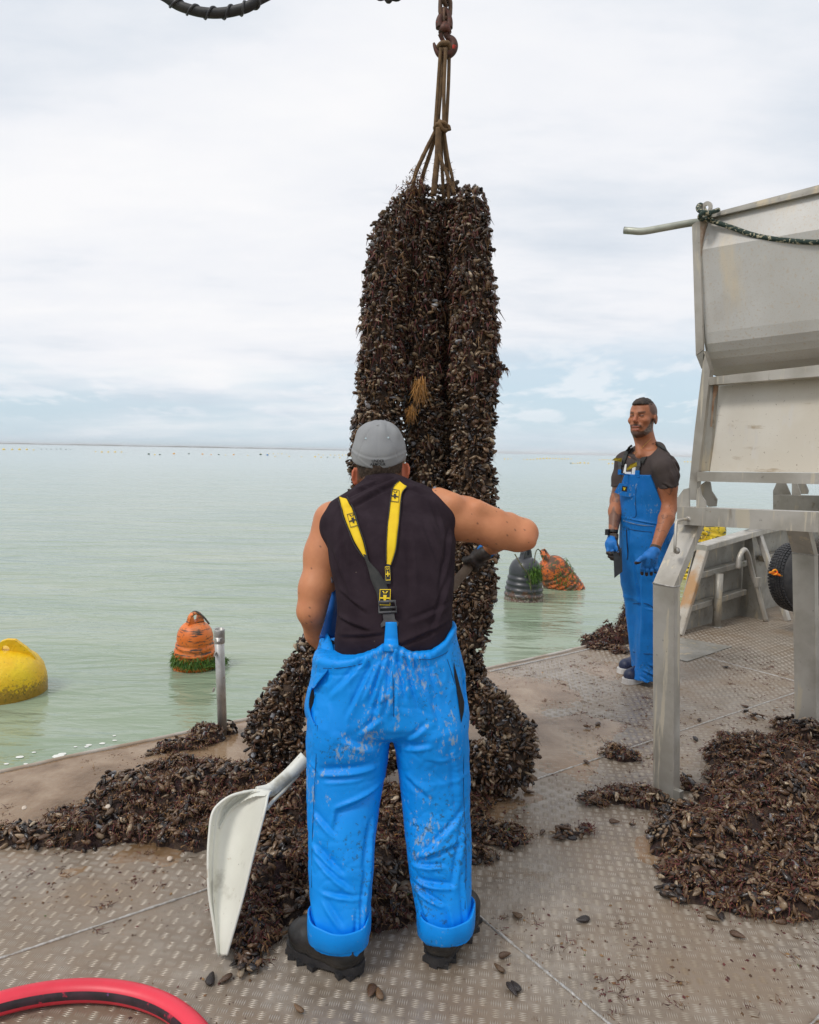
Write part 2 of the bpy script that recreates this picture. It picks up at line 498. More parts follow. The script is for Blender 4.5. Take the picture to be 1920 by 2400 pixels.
# ---- far shore
SHORE = mat('far_wooded_shore', (.035, .055, .03), (.07, .085, .05), .01, rough=.9)
V = []; F = []
n = 150
for i in range(n+1):
    x = -4600 + 4500 * i / n
    hgt = (5.5 + 1.6*math.sin(i*.21) + 1.6*math.sin(i*.63+1) + 2.4*random.random()) * (1 if i < 110 else max(.1, (n-i)/40))
    y = 6000 + 250*math.sin(i*.05)
    V += [(x, y, WATER_Z-1), (x, y, WATER_Z + max(1.5, hgt)), (x, y+120, WATER_Z + max(1.5, hgt)*1.1), (x, y+240, WATER_Z-1)]
for i in range(n):
    a = 4*i
    F += [(a, a+4, a+5, a+1), (a+1, a+5, a+6, a+2), (a+2, a+6, a+7, a+3)]
o = MB().add(V, F).build('far_shore', SHORE); tag(o, kind='structure')

# ---- deck: slab, plates, weld seams, raised tread
m, t, b = new_mat('muddy_tread_plate')
tc = t.nodes.new('ShaderNodeTexCoord'); pos = tc.outputs['Object']
sp = t.nodes.new('ShaderNodeSeparateXYZ'); t.links.new(pos, sp.inputs[0])
n1 = noise_(t, 1.6, 7, .62, vec=pos); n2 = noise_(t, 9, 6, .65, vec=pos); n3 = noise_(t, 55, 5, .6, vec=pos)
metal_c = ramp_(t, n2, [(.32, (.165, .130, .098)), (.5, (.232, .19, .148)), (.68, (.32, .277, .23))])
film = ramp_(t, n1, [(.42, (0,)*3), (.60, (1,)*3)])
c = mix_(t, math_(t, 'MULTIPLY', film, .72), metal_c, (.235, .17, .115))
edge = math_(t, 'SUBTRACT', math_(t, 'SUBTRACT', sp.outputs['Y'], math_(t, 'MULTIPLY', sp.outputs['X'], .72)), 3.35)
# silty water lies along the outer edge, more so beyond the worker
e2 = math_(t, 'ADD', math_(t, 'MULTIPLY', edge, .9), math_(t, 'MULTIPLY', math_(t, 'SUBTRACT', n1, .5), 2.2))
left = ramp_(t, math_(t, 'ADD', math_(t, 'MULTIPLY', sp.outputs['X'], -.45), .5), [(.15, (0,)*3), (.65, (1,)*3)])
mud = ramp_(t, e2, [(.0, (0,)*3), (.55, (1,)*3)])
mud = math_(t, 'MULTIPLY', mud, math_(t, 'ADD', math_(t, 'MULTIPLY', left, .70), .26))
mudc = ramp_(t, n2, [(.3, (.24, .155, .095)), (.7, (.36, .26, .18))])
c = mix_(t, mud, c, mudc)
st = ramp_(t, noise_(t, 2.3, 6, .6, vec=pos, stretch=(1, 1, 1)), [(.60, (0,)*3), (.72, (1,)*3)])
c = mix_(t, math_(t, 'MULTIPLY', st, .75), c, (.19, .115, .05))
gr = ramp_(t, n3, [(.62, (0,)*3), (.70, (1,)*3)])
c = mix_(t, math_(t, 'MULTIPLY', gr, .5), c, (.08, .055, .04))
t.links.new(c, b.inputs['Base Color'])
rr = ramp_(t, n1, [(.35, (.22,)*3), (.6, (.46,)*3)])
rr2 = mix_(t, mud, rr, (.16, .16, .16))
t.links.new(rr2, b.inputs['Roughness'])
b.inputs['Metallic'].default_value = .12
bump_(t, b, math_(t, 'ADD', n3, math_(t, 'MULTIPLY', n2, 2)), .25, .003)
DECK = m
m2 = mat('worn_tread_bar', (.42, .37, .31), (.34, .29, .23), 7, rough=.38, metal=.25, layers=[((.27, .20, .13), 1.6, .56, .12), ((.22, .16, .11), 30, .60, .08)])
BAR = m2
edge_pts = [G(x, y) for x, y in ((-500, 1905), (0, 1808), (180, 1768), (350, 1734), (600, 1680), (850, 1627), (1130, 1568), (1300, 1531), (1430, 1500))]
edge_pts = [np.array([p[0], p[1], 0]) for p in edge_pts]
far_pts = [np.array(p) for p in ((1.82, 5.76, 0), (2.12, 6.02, 0), (3.2, 6.95, 0), (5.1, 8.5, 0))]
near_pts = [np.array(p) for p in ((6.5, 3.0, 0), (5.0, -1.2, 0), (-1.0, -1.6, 0), (-4.2, 1.2, 0))]
outline = edge_pts + far_pts + near_pts
deck = empty('deck', (0, 0, 0), None, None); deck['kind'] = 'structure'
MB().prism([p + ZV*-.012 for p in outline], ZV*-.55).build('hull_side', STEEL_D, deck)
# plates clipped from the outline by the seam grid, a recessed joint between neighbours
def clip(poly, n_, d):
    out_ = []
    for i, p in enumerate(poly):
        q = poly[(i+1) % len(poly)]; a_, b_ = p.dot(n_)-d, q.dot(n_)-d
        if a_ >= 0: out_.append(p)
        if (a_ >= 0) != (b_ >= 0): out_.append(p + (q-p)*a_/(a_-b_))
    return out_
cS = C_.dot(np.array([-.46, 2.44, 0]))          # long seam
aS = A.dot(np.array([.40, 1.97, 0]))           # cross seam below the worker's boot
cb = [cS-4.2, cS-2.8, cS-1.4, cS, cS+1.42, cS+2.84, cS+4.3, cS+8]
g_ = .002
inner = outline
for j in range(len(cb)-1):
    off = 0 if cb[j] >= cS-.01 else .85
    for k in range(-4, 4):
        a0, a1 = aS + off + k*2.5, aS + off + (k+1)*2.5
        poly = [p for p in inner]
        for n_, d in ((C_, cb[j]+g_), (-C_, -(cb[j+1]-g_)), (A, a0+g_), (-A, -(a1-g_))):
            poly = clip(poly, n_, d) if poly else poly
        if len(poly) > 2:
            MB().prism([p - ZV*.010 for p in poly], ZV*.010).build('deck_plate', DECK, deck)
def seam(p, q, r=.0045):
    p = np.array(p); q = np.array(q); L_ = np.linalg.norm(q-p); n_ = int(L_/.018)
    tt = np.linspace(0, 1, n_)[:, None]
    P = p + (q-p)*tt; P[:, 2] = .0006
    MB().tube(P, list(r*(1+.25*rng.standard_normal(n_).clip(-1.5, 1.5))), n=6, sq=1).build('weld_seam', WELD, deck)
ln = lambda c0, a0: C_*c0 + A*a0
seam(ln(cS, A.dot(np.array([-1.9, 1.45, 0]))), ln(cS, A.dot(np.array([3.6, 5.3, 0]))))
seam(ln(cS, aS), ln(cS+1.42, aS)); seam(ln(cS, aS+2.5), ln(cS+1.42, aS+2.5))
seam(ln(cS+1.42, aS-2), ln(cS+1.42, aS+3))
seam(ln(cS-1.4, aS+.85+2.5), ln(cS, aS+.85+2.5))
# rounded gunwale lip
lip = [p + ZV*.0 - np.array([-.571, .821, 0])*.012 for p in edge_pts] + [far_pts[0]]
MB().tube(spline(lip, 60), .012, n=10).build('gunwale_lip', mat('silty_lip', (.46, .42, .37), (.33, .25, .18), 5, rough=.4), deck)
lip2 = [p + ZV*.000 - np.array([-.571, .821, 0])*.075 for p in edge_pts[6:]]
MB().tube(spline(lip2, 30), .008, n=6).build('weld_seam', WELD, deck)
# tread bars, checkerboard of five-bar groups
ang = math.radians(-8); e1 = np.array([math.cos(ang), math.sin(ang), 0]); e2_ = np.array([-math.sin(ang), math.cos(ang), 0])
P_ = .0355
ii, jj = np.meshgrid(np.arange(-160, 220), np.arange(20, 262), indexing='ij')
cen = ii[..., None]*P_*e1 + jj[..., None]*P_*e2_
cen = cen.reshape(-1, 3); kind = ((ii + jj) % 2).reshape(-1)
Y_ = cen[:, 1]; X_ = cen[:, 0]
inside = (Y_ > 1.35) & (Y_ < 7.3) & (np.abs(X_) < .62*Y_ + .35)
def inpoly(P, poly):
    r = np.zeros(len(P), bool)
    for i in range(len(poly)):
        a_, b_ = poly[i], poly[(i+1) % len(poly)]
        c_ = (a_[1] > P[:, 1]) != (b_[1] > P[:, 1])
        with np.errstate(divide='ignore', invalid='ignore'):
            xx = (b_[0]-a_[0])*(P[:, 1]-a_[1])/(b_[1]-a_[1]+1e-12)+a_[0]
        r ^= c_ & (P[:, 0] < xx)
    return r
shr = [p - np.array([-.571, .821, 0])*.10 for p in edge_pts] + far_pts + near_pts
inside &= inpoly(cen, shr)
smooth_plate = [G(*q) for q in ((1560, 1493), (1602, 1497), (1716, 1517), (1610, 1552), (1545, 1535))]
inside &= ~inpoly(cen, smooth_plate)
# seams are free of tread
inside &= (np.abs(cen @ C_ - cS) > .02) & (np.abs(cen @ C_ - cS - 1.42) > .02)
# silty water standing on the plates along the outer edge: a low uneven sheet the bars poke through
m, t, b = new_mat('silty_water_film')
pos = t.nodes.new('ShaderNodeTexCoord').outputs['Object']
c = ramp_(t, noise_(t, 3.5, 6, .62, vec=pos, dist=.8), [(.32, (.15, .09, .045)), (.5, (.245, .16, .095)), (.68, (.35, .255, .17))])
t.links.new(c, b.inputs['Base Color']); b.inputs['Roughness'].default_value = .10; b.inputs['IOR'].default_value = 1.33
bump_(t, b, noise_(t, 26, 4, .55, vec=pos), .35, .004)
SILT = m
V, F = grid(-2.6, 2.6, 2.0, 5.8, 330, 250)
pools = [(G(x, y)[:2], rx, ry, amp) for x, y, rx, ry, amp in ((120, 1850, .75, .42, 1.2), (430, 1790, .6, .35, 1.3), (640, 1780, .5, .4, 1.4), (760, 1880, .45, .3, 1.0), (1180, 1720, .35, .5, 1.1), (1150, 1870, .3, .22, .9), (1230, 1620, .3, .4, .8), (1060, 1640, .4, .5, 1.1), (1370, 1700, .22, .22, .8), (330, 1995, .4, .08, .62), (1540, 2010, .25, .2, .5), (1400, 1560, .4, .3, .5), (900, 1950, .4, .25, .7), (1640, 1960, .2, .2, .55))]
fld = np.zeros(len(V))
for (c_p, rx, ry, amp) in pools:
    dx, dy = V[:, 0]-c_p[0], V[:, 1]-c_p[1]
    u = dx*.82 + dy*.57; v = -dx*.57 + dy*.82
    fld = np.maximum(fld, amp*np.exp(-(u/rx)**2-(v/ry)**2))
fld += .30*vnoise(V, 2.3) + .22*vnoise(V, 6) + .10*vnoise(V, 15) - .42
V[:, 2] = np.clip(fld*.006, -.003, .0015)
inn = inpoly(V, [p - np.array([-.571, .821, 0])*.02 for p in edge_pts] + far_pts + near_pts)
keep = (V[F][:, :, 2] > -.0005).any(1) & inn[F].all(1)
us_, iv_ = np.unique(F[keep], return_inverse=True)
o = link('silty_puddle', mesh_np('silty_puddle', V[us_], iv_.reshape(-1, 4)), SILT, deck); o['kind'] = 'stuff'
cen = cen[inside]; kind = kind[inside]
bars = []
for k5 in range(5):
    off = (k5-2)*.0062
    ln_ = .0145 - abs(k5-2)*.0012
    bars.append((cen + np.where(kind[:, None] == 0, e1, e2_)*off, kind, np.full(len(cen), ln_)))
bc = np.concatenate([x[0] for x in bars]); bk = np.concatenate([x[1] for x in bars]); bl = np.concatenate([x[2] for x in bars])
dirs = np.where(bk[:, None] == 0, e2_, e1); sid = np.where(bk[:, None] == 0, e1, -e2_)
dq = np.linalg.norm(bc - np.array([.15, 1.35, 0]), axis=1)
order = np.argsort(dq); vis = order[(bc[order, 1] > 1.62)]
ind, rest = vis[:300], np.concatenate([vis[300:], order[bc[order, 1] <= 1.62]])
hb, wb = .0017, .0018
def bar_geo(c, d, s_, l):
    V = np.stack([c - d*l[:, None], c + s_*wb, c + d*l[:, None], c - s_*wb, c - d*(l*.45)[:, None] + ZV*hb, c + d*(l*.45)[:, None] + ZV*hb], 1)
    F = np.array([(0, 1, 4), (1, 5, 4), (1, 2, 5), (2, 3, 5), (3, 4, 5), (3, 0, 4)])
    return V.reshape(-1, 3), (F[None] + 6*np.arange(len(c))[:, None, None]).reshape(-1, 3)
V, F = bar_geo(bc[rest], dirs[rest], sid[rest], bl[rest])
o = link('tread_bars', mesh_np('tread_bars', V, F, smooth=False), BAR, deck); o['kind'] = 'stuff'
V, F = bar_geo(np.zeros((1, 3)), np.array([[1., 0, 0]]), np.array([[0, 1., 0]]), np.array([.0143]))
bme = mesh_np('tread_bar', V, F, smooth=False); bme.materials.append(BAR)
for i in ind:
    o = bpy.data.objects.new('tread_bar', bme); COL.objects.link(o)
    child(o, deck, bc[i], (0, 0, math.atan2(dirs[i][1], dirs[i][0])), (bl[i]/.0143, 1, 1))
MB().prism([p + ZV*.0028 for p in smooth_plate], ZV*.004).build('smooth_corner_plate', STEEL_D, deck)

# ================================================================== BULWARK, TYRE, TUBE POSTS
def PB(u, z, out_=0.):           # u metres along the bulwark from its foot, z up, out_ outward
    B0 = np.array([2.26, 5.86, 0]); ub = np.array([.775, .632, 0]); nb = np.array([-.632, .775, 0])
    return B0 + ub*u + nb*out_ + ZV*z
UB = np.array([.775, .632, 0]); NB = np.array([-.632, .775, 0])
bw = empty('bulwark', PB(0, 0), 'low grey aluminium bulwark with ribs and a slanting end at the deck corner', 'bulwark')
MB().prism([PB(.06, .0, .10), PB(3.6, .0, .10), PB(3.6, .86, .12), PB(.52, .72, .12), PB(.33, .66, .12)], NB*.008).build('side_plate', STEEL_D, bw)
MB().beam(PB(.34, .70, .07), PB(1.42, .79, .07), .12, .055, NB).beam(PB(1.42, .79, .07), PB(3.6, .90, .07), .12, .055, NB).build('top_rail', STEEL, bw)
MB().beam(PB(.02, .0, .05), PB(.38, .70, .06), .09, .05, NB).build('slanted_end_rail', mat('rust_streaked_rail', (.50, .46, .40), (.42, .37, .30), 6, rough=.5, metal=.2, layers=[((.42, .24, .11), 3.2, .50, .15), ((.3, .22, .15), 30, .62, .08)]), bw)
for z0, z1, u0, u1 in ((.20, .24, .16, 1.12), (.47, .51, .30, 1.10)):
    MB().beam(PB(u0, z0, .06), PB(u1, z1, .06), .07, .055, NB).build('stringer', STEEL_D, bw)
MB().prism([PB(1.18, 0, -.16), PB(1.18, 0, .10), PB(1.18, .78, .10), PB(1.18, .78, .04), PB(1.18, .3, -.05)], UB*.008).build('knee_plate', STEEL_D, bw)
MB().beam(PB(1.34, .0, -.26), PB(1.34, .77, .05), .06, .045, UB).build('brace', STEEL, bw)
MB().beam(PB(2.6, .0, -.26), PB(2.6, .86, .05), .06, .045, UB).build('brace', STEEL, bw)
MB().beam(PB(1.45, .52, .06), PB(3.4, .62, .06), .07, .055, NB).build('stringer', STEEL_D, bw)
MB().box(PB(-.12, .19, .10), (.30, .09, .012), axes_from(ZV, UB)).box(PB(-.12, .145, .06), (.30, .012, .09), axes_from(ZV, UB)).build('end_bracket', STEEL, bw)
MB().tube(spline([PB(.78, .50, -.05), PB(.79, .60, -.05), PB(.87, .66, -.05), PB(.95, .60, -.05), PB(1.02, .45, -.06), PB(1.08, .2, -.12), PB(1.13, 0, -.16)], 40), .022, n=10).build('bent_pipe', STEEL, bw)
MB().box(PB(1.06, .36, -.10), (.07, .03, .08), axes_from(ZV, UB)).build('pipe_clamp', STEEL, bw)
tp = empty('tube_post', G(1679, 1470), 'short upright grey tube post standing in front of the ribbed bulwark', 'post')
q = G(1679, 1470)
MB().tube([q, q+ZV*.47], .034, n=16).build('tube', STEEL_D, tp)
MB().tube([q+ZV*.002, q+ZV*.008], .043, n=16).build('weld_ring', WELD, tp)
# coiled mooring rope on the rail
ROPE_DK = mat('dark_rope', (.05, .045, .04), (.12, .10, .085), 90, rough=.9, bump=.6, bscale=150)
rc = PB(1.28, .825, .07)
mb = MB()
path = [rc + UB*(.14*math.cos(a)) + NB*(.05*math.sin(a)) + ZV*(.008+.004*a/6.28) for a in np.linspace(0, 6.28*3, 70)]
mb.tube(path, .012, n=7)
tag(mb.build('mooring_rope', ROPE_DK), 'dark mooring rope coiled on top of the aluminium bulwark rail', 'rope')
# tyre
ty = empty('tyre', W(1893, 1352, 6.0), 'big black rubber tyre leaning inside the bulwark, tied with orange rope', 'tyre')
tc_ = W(1872, 1352, 6.08); tax = axes_from(np.array([.42, -.90, 0.10]), ZV)
prof = []
R0 = .285
for a in np.linspace(-2.5, 2.5, 22):
    prof.append((R0 - .115 + .125*math.cos(a), .115*math.sin(a)))
prof.append((prof[0][0]-.008, prof[0][1]+.02)); prof = prof + [prof[0]]
mb = MB()
n = 56; V = []
for r, h in prof:
    for k in range(n):
        a = 2*math.pi*k/n
        V.append(tc_ + tax[2]*h + r*(tax[0]*math.cos(a)+tax[1]*math.sin(a)))
F = [(i*n+k, i*n+(k+1) % n, (i+1)*n+(k+1) % n, (i+1)*n+k) for i in range(len(prof)-1) for k in range(n)]
mb.add(V, F, True).build('tyre_body', RUBBER, ty)
for hh in (-.06, -.035, -.012, .012, .035, .06):
    mb = MB()
    for k in range(64):
        a = 2*math.pi*(k + (.5 if hh > 0 else 0))/64
        rr_ = R0 + .010 - 1.1*hh*hh*2
        d1 = tax[0]*math.cos(a)+tax[1]*math.sin(a); d2 = -tax[0]*math.sin(a)+tax[1]*math.cos(a)
        mb.box(tc_ + tax[2]*hh + d1*(rr_-.001), (.010, .021, .019), np.array([d1, d2, tax[2]]))
    mb.build('tread_block_row', RUBBER, ty)['kind'] = 'stuff'
ORROPE = mat('orange_yellow_rope', (.85, .13, .01), (.85, .42, .02), 70, rough=.8, bump=.5, bscale=200, lo=.47, hi=.53)
mb = MB().tube(spline([W(1804, 1342, 5.98), W(1815, 1343, 5.93), W(1835, 1351, 5.92), W(1862, 1361, 5.92), W(1890, 1372, 5.94)], 24), .010, n=8)
kn = W(1816, 1341, 5.92)
mb.tube([kn + .02*np.array([math.cos(a), .3*math.sin(2*a), math.sin(a)]) for a in np.linspace(0, 6.3, 18)], .008, n=6)
tag(mb.build('tyre_rope', ORROPE), 'orange and yellow rope tied round the big tyre', 'rope')
mb = MB().tube(spline([W(1925, 1265, 5.6), W(1917, 1275, 5.6), W(1914, 1310, 5.6), W(1919, 1345, 5.6)], 20), .02, n=8)
tag(mb.build('hanging_rope', ROPE_DK), 'thick dark rope hanging beside the tyre at the picture edge', 'rope')

# ================================================================== MOORING POST (near, left)
pb_ = G(522, 1722); pt_ = W(514, 1474, 3.56)
POSTM = mat('scuffed_tube', (.40, .39, .37), (.52, .51, .49), 12, rough=.42, metal=.4, layers=[((.30, .20, .10), 40, .62, .08), ((.06, .05, .04), 90, .67, .04)])
po = empty('mooring_post', pb_, 'slim scuffed metal tube post standing at the deck edge by the small mussel heap', 'post')
MB().tube([pb_, pt_ - ZV*.03], .0235, n=20).build('tube', POSTM, po)
ax = axes_from(pt_-pb_)
MB().lathe([(.0235, -.075), (.0265, -.072), (.0265, -.045), (.0255, -.04), (.027, -.036), (.027, -.004), (.025, 0), (.021, -.001), (.021, -.03)], pt_, ax, n=20).build('collar', POSTM, po)
for py, dz in ((1529, 0), (1612, 0)):
    q = W(508 if py < 1600 else 505, py, 3.57)
    MB().box(q + np.array([0, -.03, 0]), (.007, .02, .02), axes_from((.25, 0, 1))).build('pin', STEEL, po)

# ================================================================== BUOYS
def buoy_axes(tilt):
    return axes_from(tilt)
YEL = mat('fouled_yellow_plastic', (.86, .60, .010), (.80, .47, .010), 3, rough=.45, bump=.7, bscale=26, bdist=.012,
          layers=[((.30, .22, .02), 70, .62, .06), ((.05, .045, .01), 130, .66, .05)])
def height_fouling(m, col, z0, z1, scale, th=.5):
    """growth that thickens towards the waterline (object z)"""
    t = m.node_tree; b = t.nodes['Principled BSDF']
    src = b.inputs['Base Color'].links[0].from_socket if b.inputs['Base Color'].links else tuple(b.inputs['Base Color'].default_value)[:3]
    tc = t.nodes.new('ShaderNodeTexCoord'); sp = t.nodes.new('ShaderNodeSeparateXYZ')
    t.links.new(tc.outputs['Object'], sp.inputs[0])
    mr = t.nodes.new('ShaderNodeMapRange'); mr.inputs[1].default_value = z0; mr.inputs[2].default_value = z1; mr.inputs[3].default_value = .28; mr.inputs[4].default_value = -.25
    t.links.new(sp.outputs[2], mr.inputs[0])
    f = ramp_(t, math_(t, 'ADD', noise_(t, scale, 6, .7), mr.outputs[0]), [(th, (0,)*3), (th+.12, (1,)*3)])
    t.links.new(mix_(t, f, src, col), b.inputs['Base Color'])
height_fouling(YEL, (.16, .12, .02), WATER_Z, WATER_Z+.24, 60, .56)
height_fouling(YEL, (.38, .22, .02), WATER_Z, WATER_Z+.30, 46, .58)
bc_ = G(6, 1622, WATER_Z)
byo = empty('mooring_buoy', bc_, 'large bright yellow buoy with dark speckles floating off the deck, cut by the picture border', 'buoy')
ax = axes_from((.05, -.10, 1))
R_ = .30
prof = [(R_*.93, -.12), (R_, 0.0), (R_*1.0, .07), (R_*.985, .12), (R_*.93, .19), (R_*.82, .245), (R_*.66, .285), (R_*.46, .31), (R_*.25, .322), (.02, .327)]
MB().lathe(prof, bc_, ax, n=48).build('buoy_body', YEL, byo)
# lug fin with two ears and rope hole
fx = axes_from(ax[2], (1, .25, 0))
o0 = bc_ + ax[2]*.27
def fin(pts, th):
    return [o0 + fx[0]*x + ax[2]*z - fx[1]*th/2 for x, z in pts], fx[1]*th
def ring_fin(cx_, cz_, r_in, outer):
    """plate with a round hole: outer outline sampled at the same angles as the hole"""
    k = len(outer); V = []; F = []
    for sgn in (-1, 1):
        for x, z in outer: V.append(o0 + fx[0]*x + ax[2]*z + fx[1]*sgn*.017)
        for x, z in outer:
            a = math.atan2(z-cz_, x-cx_); V.append(o0 + fx[0]*(cx_+r_in*math.cos(a)) + ax[2]*(cz_+r_in*math.sin(a)) + fx[1]*sgn*.017)
    for i in range(k):
        j = (i+1) % k
        F += [(i, j, k+j, k+i), (2*k+i, 2*k+j, 3*k+j, 3*k+i), (i, j, 2*k+j, 2*k+i), (k+i, k+j, 3*k+j, 3*k+i)]
    return MB().add(V, F)
outer = []
tri = [(-.02, .0), (.24, -.02), (.215, .02), (.17, .075), (.10, .135), (.045, .14), (.005, .125), (-.015, .10), (-.025, .05)]
ring_fin(.035, .07, .026, tri).build('lug', YEL, byo)
MB().prism(*fin([(-.28, -.03), (-.025, -.01), (-.03, .09), (-.055, .118), (-.10, .12), (-.14, .09)], .034)).build('lug', YEL, byo)

def ribbed_buoy(c, tilt, R, H_, body_mat, nr, name_label, lugm, lug_dir=(1, 0, 0), cat='buoy', dome=.36):
    e = empty('mussel_buoy', c, name_label, cat)
    ax = axes_from(tilt)
    prof = []
    zs = np.linspace(-.25*H_, H_*(1-dome), 60)
    for z in zs:
        u = z/(H_*(1-dome))
        r = R*(1.0 - .20*max(u, 0)**1.5)
        r *= 1 + .026*math.cos(2*math.pi*nr*u) if u > .05 else 1
        prof.append((r, z))
    r1 = prof[-1][0]
    for a in np.linspace(.12, math.pi/2-.05, 12):
        prof.append((r1*math.cos(a)**.8, H_*(1-dome) + H_*dome*math.sin(a)))
    MB().lathe(prof, c, ax, n=44).build('buoy_body', body_mat, e)
    ld = axes_from(ax[2], lug_dir)
    top = c + ax[2]*(H_*.93)
    MB().prism([top + ld[0]*x + ax[2]*z - ld[1]*R*.13 for x, z in ((-R*.5, -H_*.10), (-R*.30, H_*.20), (-R*.16, H_*.27), (-R*.10, H_*.10), (R*.10, H_*.10), (R*.16, H_*.27), (R*.30, H_*.20), (R*.5, -H_*.10))], ld[1]*R*.26).build('lug', lugm, e)
    MB().tube([top + ld[0]*(R*.28*math.cos(a)) + ax[2]*(H_*.13 + H_*.13*math.sin(a)) for a in np.linspace(0, math.pi, 14)], R*.085, n=8).build('lug_bar', lugm, e)
    return e, ax
ORG = mat('fouled_orange_plastic', (.80, .22, .05), (.72, .16, .02), 6, rough=.45, layers=[((.06, .04, .028), 11, .53, .07, (.55, .55, 3.4)), ((.10, .065, .04), 46, .58, .08), ((.50, .24, .12), 5, .55, .2)])
height_fouling(ORG, (.75, .13, .005), WATER_Z, WATER_Z+.30, 3, .52)
c1 = G(457, 1562, WATER_Z)
e, ax = ribbed_buoy(c1, (.06, -.16, 1), .178, .40, ORG, 5, 'weathered orange buoy with green weed skirt behind the slim post', ORG, (1, .9, 0))
MB().tube(spline([c1 + ax[2]*.455 + ax[0]*(-.045), c1 + ax[2]*.49 + ax[0]*.0, c1 + ax[2]*.455 + ax[0]*.06, c1 + ax[2]*.39 + ax[0]*.115], 16), .008, n=6).build('lug_line', ROPE_DK, e)
WEED = mat('green_weed', (.035, .10, .006), (.10, .20, .012), 30, rough=.6, bump=.5, bscale=200)
def tufts(name, P, Nn, length, width, m, parent=None, droop=.6, cols=None, segs=3, spread=.8, flat=None):
    """blades of weed as bent strips growing from points P along Nn"""
    n = len(P); P = np.asarray(P, float)
    d = Nn + spread*rng.standard_normal((n, 3))
    if flat is not None: d[:, 2] *= flat
    d /= np.linalg.norm(d, axis=1)[:, None]
    sd = np.cross(d, rng.standard_normal((n, 3))); sd /= np.linalg.norm(sd, axis=1)[:, None] + 1e-9
    ln_ = length*(.5 + rng.random(n))
    V = []; k = segs
    cur = rng.standard_normal((n, 3))*.35
    for i in range(k+1):
        t_ = i/k
        c = P + d*(ln_*t_)[:, None] + cur*(ln_*t_*t_)[:, None]; c[:, 2] -= droop*ln_*t_*t_
        w_ = width*(1-t_*.85)
        V += [c - sd*w_, c + sd*w_]
    V = np.stack(V, 1)
    F = []
    for i in range(k): F += [(2*i, 2*i+1, 2*i+3), (2*i, 2*i+3, 2*i+2)]
    F = (np.array(F)[None] + (2*(k+1))*np.arange(n)[:, None, None]).reshape(-1, 3)
    cc = None
    if cols is not None: cc = np.repeat(cols, 2*(k+1), axis=0)
    me = mesh_np(name, V.reshape(-1, 3), F, col=cc, smooth=True)
    o = link(name, me, m, parent)
    if parent is not None: o['kind'] = 'stuff'
    return o
a_ = rng.random(2600)*6.283; hz = rng.normal(.075, .026, 2600).clip(.0, .15)
Pn = np.stack([np.cos(a_), np.sin(a_), 0*a_], 1)
tufts('green_weed', c1 + Pn*.172 + hz[:, None]*ax[2], Pn, .022, .0045, WEED, e, droop=1.2)
a_ = rng.normal(-.15, .25, 500); r_ = rng.uniform(.2, .27, 500)
tufts('green_weed', c1 + np.stack([r_*np.cos(a_), r_*np.sin(a_), .03+.03*rng.random(500)], 1), np.tile([0, 0, 1.], (500, 1)), .03, .004, WEED, e)
# far pair
BLK = mat('fouled_black_buoy', (.035, .037, .042), (.05, .052, .058), 10, rough=.35)
height_fouling(BLK, (.11, .05, .03), WATER_Z, WATER_Z+.36, 14, .60)
height_fouling(BLK, (.30, .28, .22), WATER_Z, WATER_Z+.6, 42, .74)
c2 = G(1227, 1404, WATER_Z)
e, ax = ribbed_buoy(c2, (.02, -.02, 1), .245, .54, BLK, 5, 'black ribbed buoy crusted with brown growth just under the bent elbow', BLK, (.9, 1, 0))
a_ = rng.normal(-1.0, .32, 500); hz = rng.normal(.34, .06, 500)
Pn = np.stack([np.cos(a_), np.sin(a_), 0*a_], 1)
tufts('green_weed', c2 + Pn*.215 + hz[:, None]*ZV, Pn, .030, .006, WEED, e, droop=1.3)
ORG2 = mat('crusted_orange_buoy', (.70, .16, .03), (.60, .12, .015), 6, rough=.55, bump=.8, bscale=40, bdist=.01, layers=[((.11, .055, .03), 9, .46, .10, (1, 1, 1.6)), ((.10, .05, .03), 34, .52, .08), ((.055, .075, .02), 16, .56, .08), ((.40, .36, .28), 70, .67, .04)])
c3 = G(1332, 1376, WATER_Z)
e, ax = ribbed_buoy(c3 - ZV*.12, (-.62, -.12, 1), .26, .62, ORG2, 7, 'crusted orange buoy tilted over next to the black one', ORG2, (.3, 1, .2))
a_ = rng.random(600)*6.28; hz = rng.random(600)*.4+.1
Pn = ax[0]*np.cos(a_)[:, None] + ax[1]*np.sin(a_)[:, None]
k_ = Pn[:, 0] > -.2
tufts('green_weed', (c3 - ZV*.12 + Pn*.235 + hz[:, None]*ax[2])[k_], Pn[k_], .028, .006, WEED, e, droop=1.3)
THIN = mat('thin_weedy_line', (.12, .10, .05), (.05, .06, .02), 60, rough=.9)
mb = MB().tube(spline([W(1207, 1299, 8.8), W(1222, 1325, 8.65), W(1240, 1350, 8.65), W(1246, 1385, 8.65)], 20), .008, n=5)
mb.tube(spline([W(1253, 1318, 8.8), W(1255, 1298, 9.0), W(1261, 1287, 9.3), W(1270, 1297, 9.4)], 16), .007, n=5)
tag(mb.build('buoy_line', THIN), 'thin weedy line looped between the black buoy and tilted orange buoy', 'line')
# yellow pair behind the stand
YB = mat('weedy_yellow_buoy', (.75, .52, .01), (.55, .36, .01), 5, rough=.5, layers=[((.07, .065, .02), 6, .50, .05, (1, 1, 2.5)), ((.05, .08, .01), 25, .62, .06)])
c4 = G(1628, 1352, WATER_Z)
e, ax = ribbed_buoy(c4, (.10, -.05, 1), .36, .58, YB, 6, 'yellow buoy streaked with dark weed seen between bent leg and bulwark', YB, (1, .2, 0))
c5 = G(1650, 1300, WATER_Z)
e, ax = ribbed_buoy(c5, (.25, .1, 1), .34, .72, YB, 5, 'second yellow buoy peeping just above the slanted bulwark end', YB, (1, .2, 0))
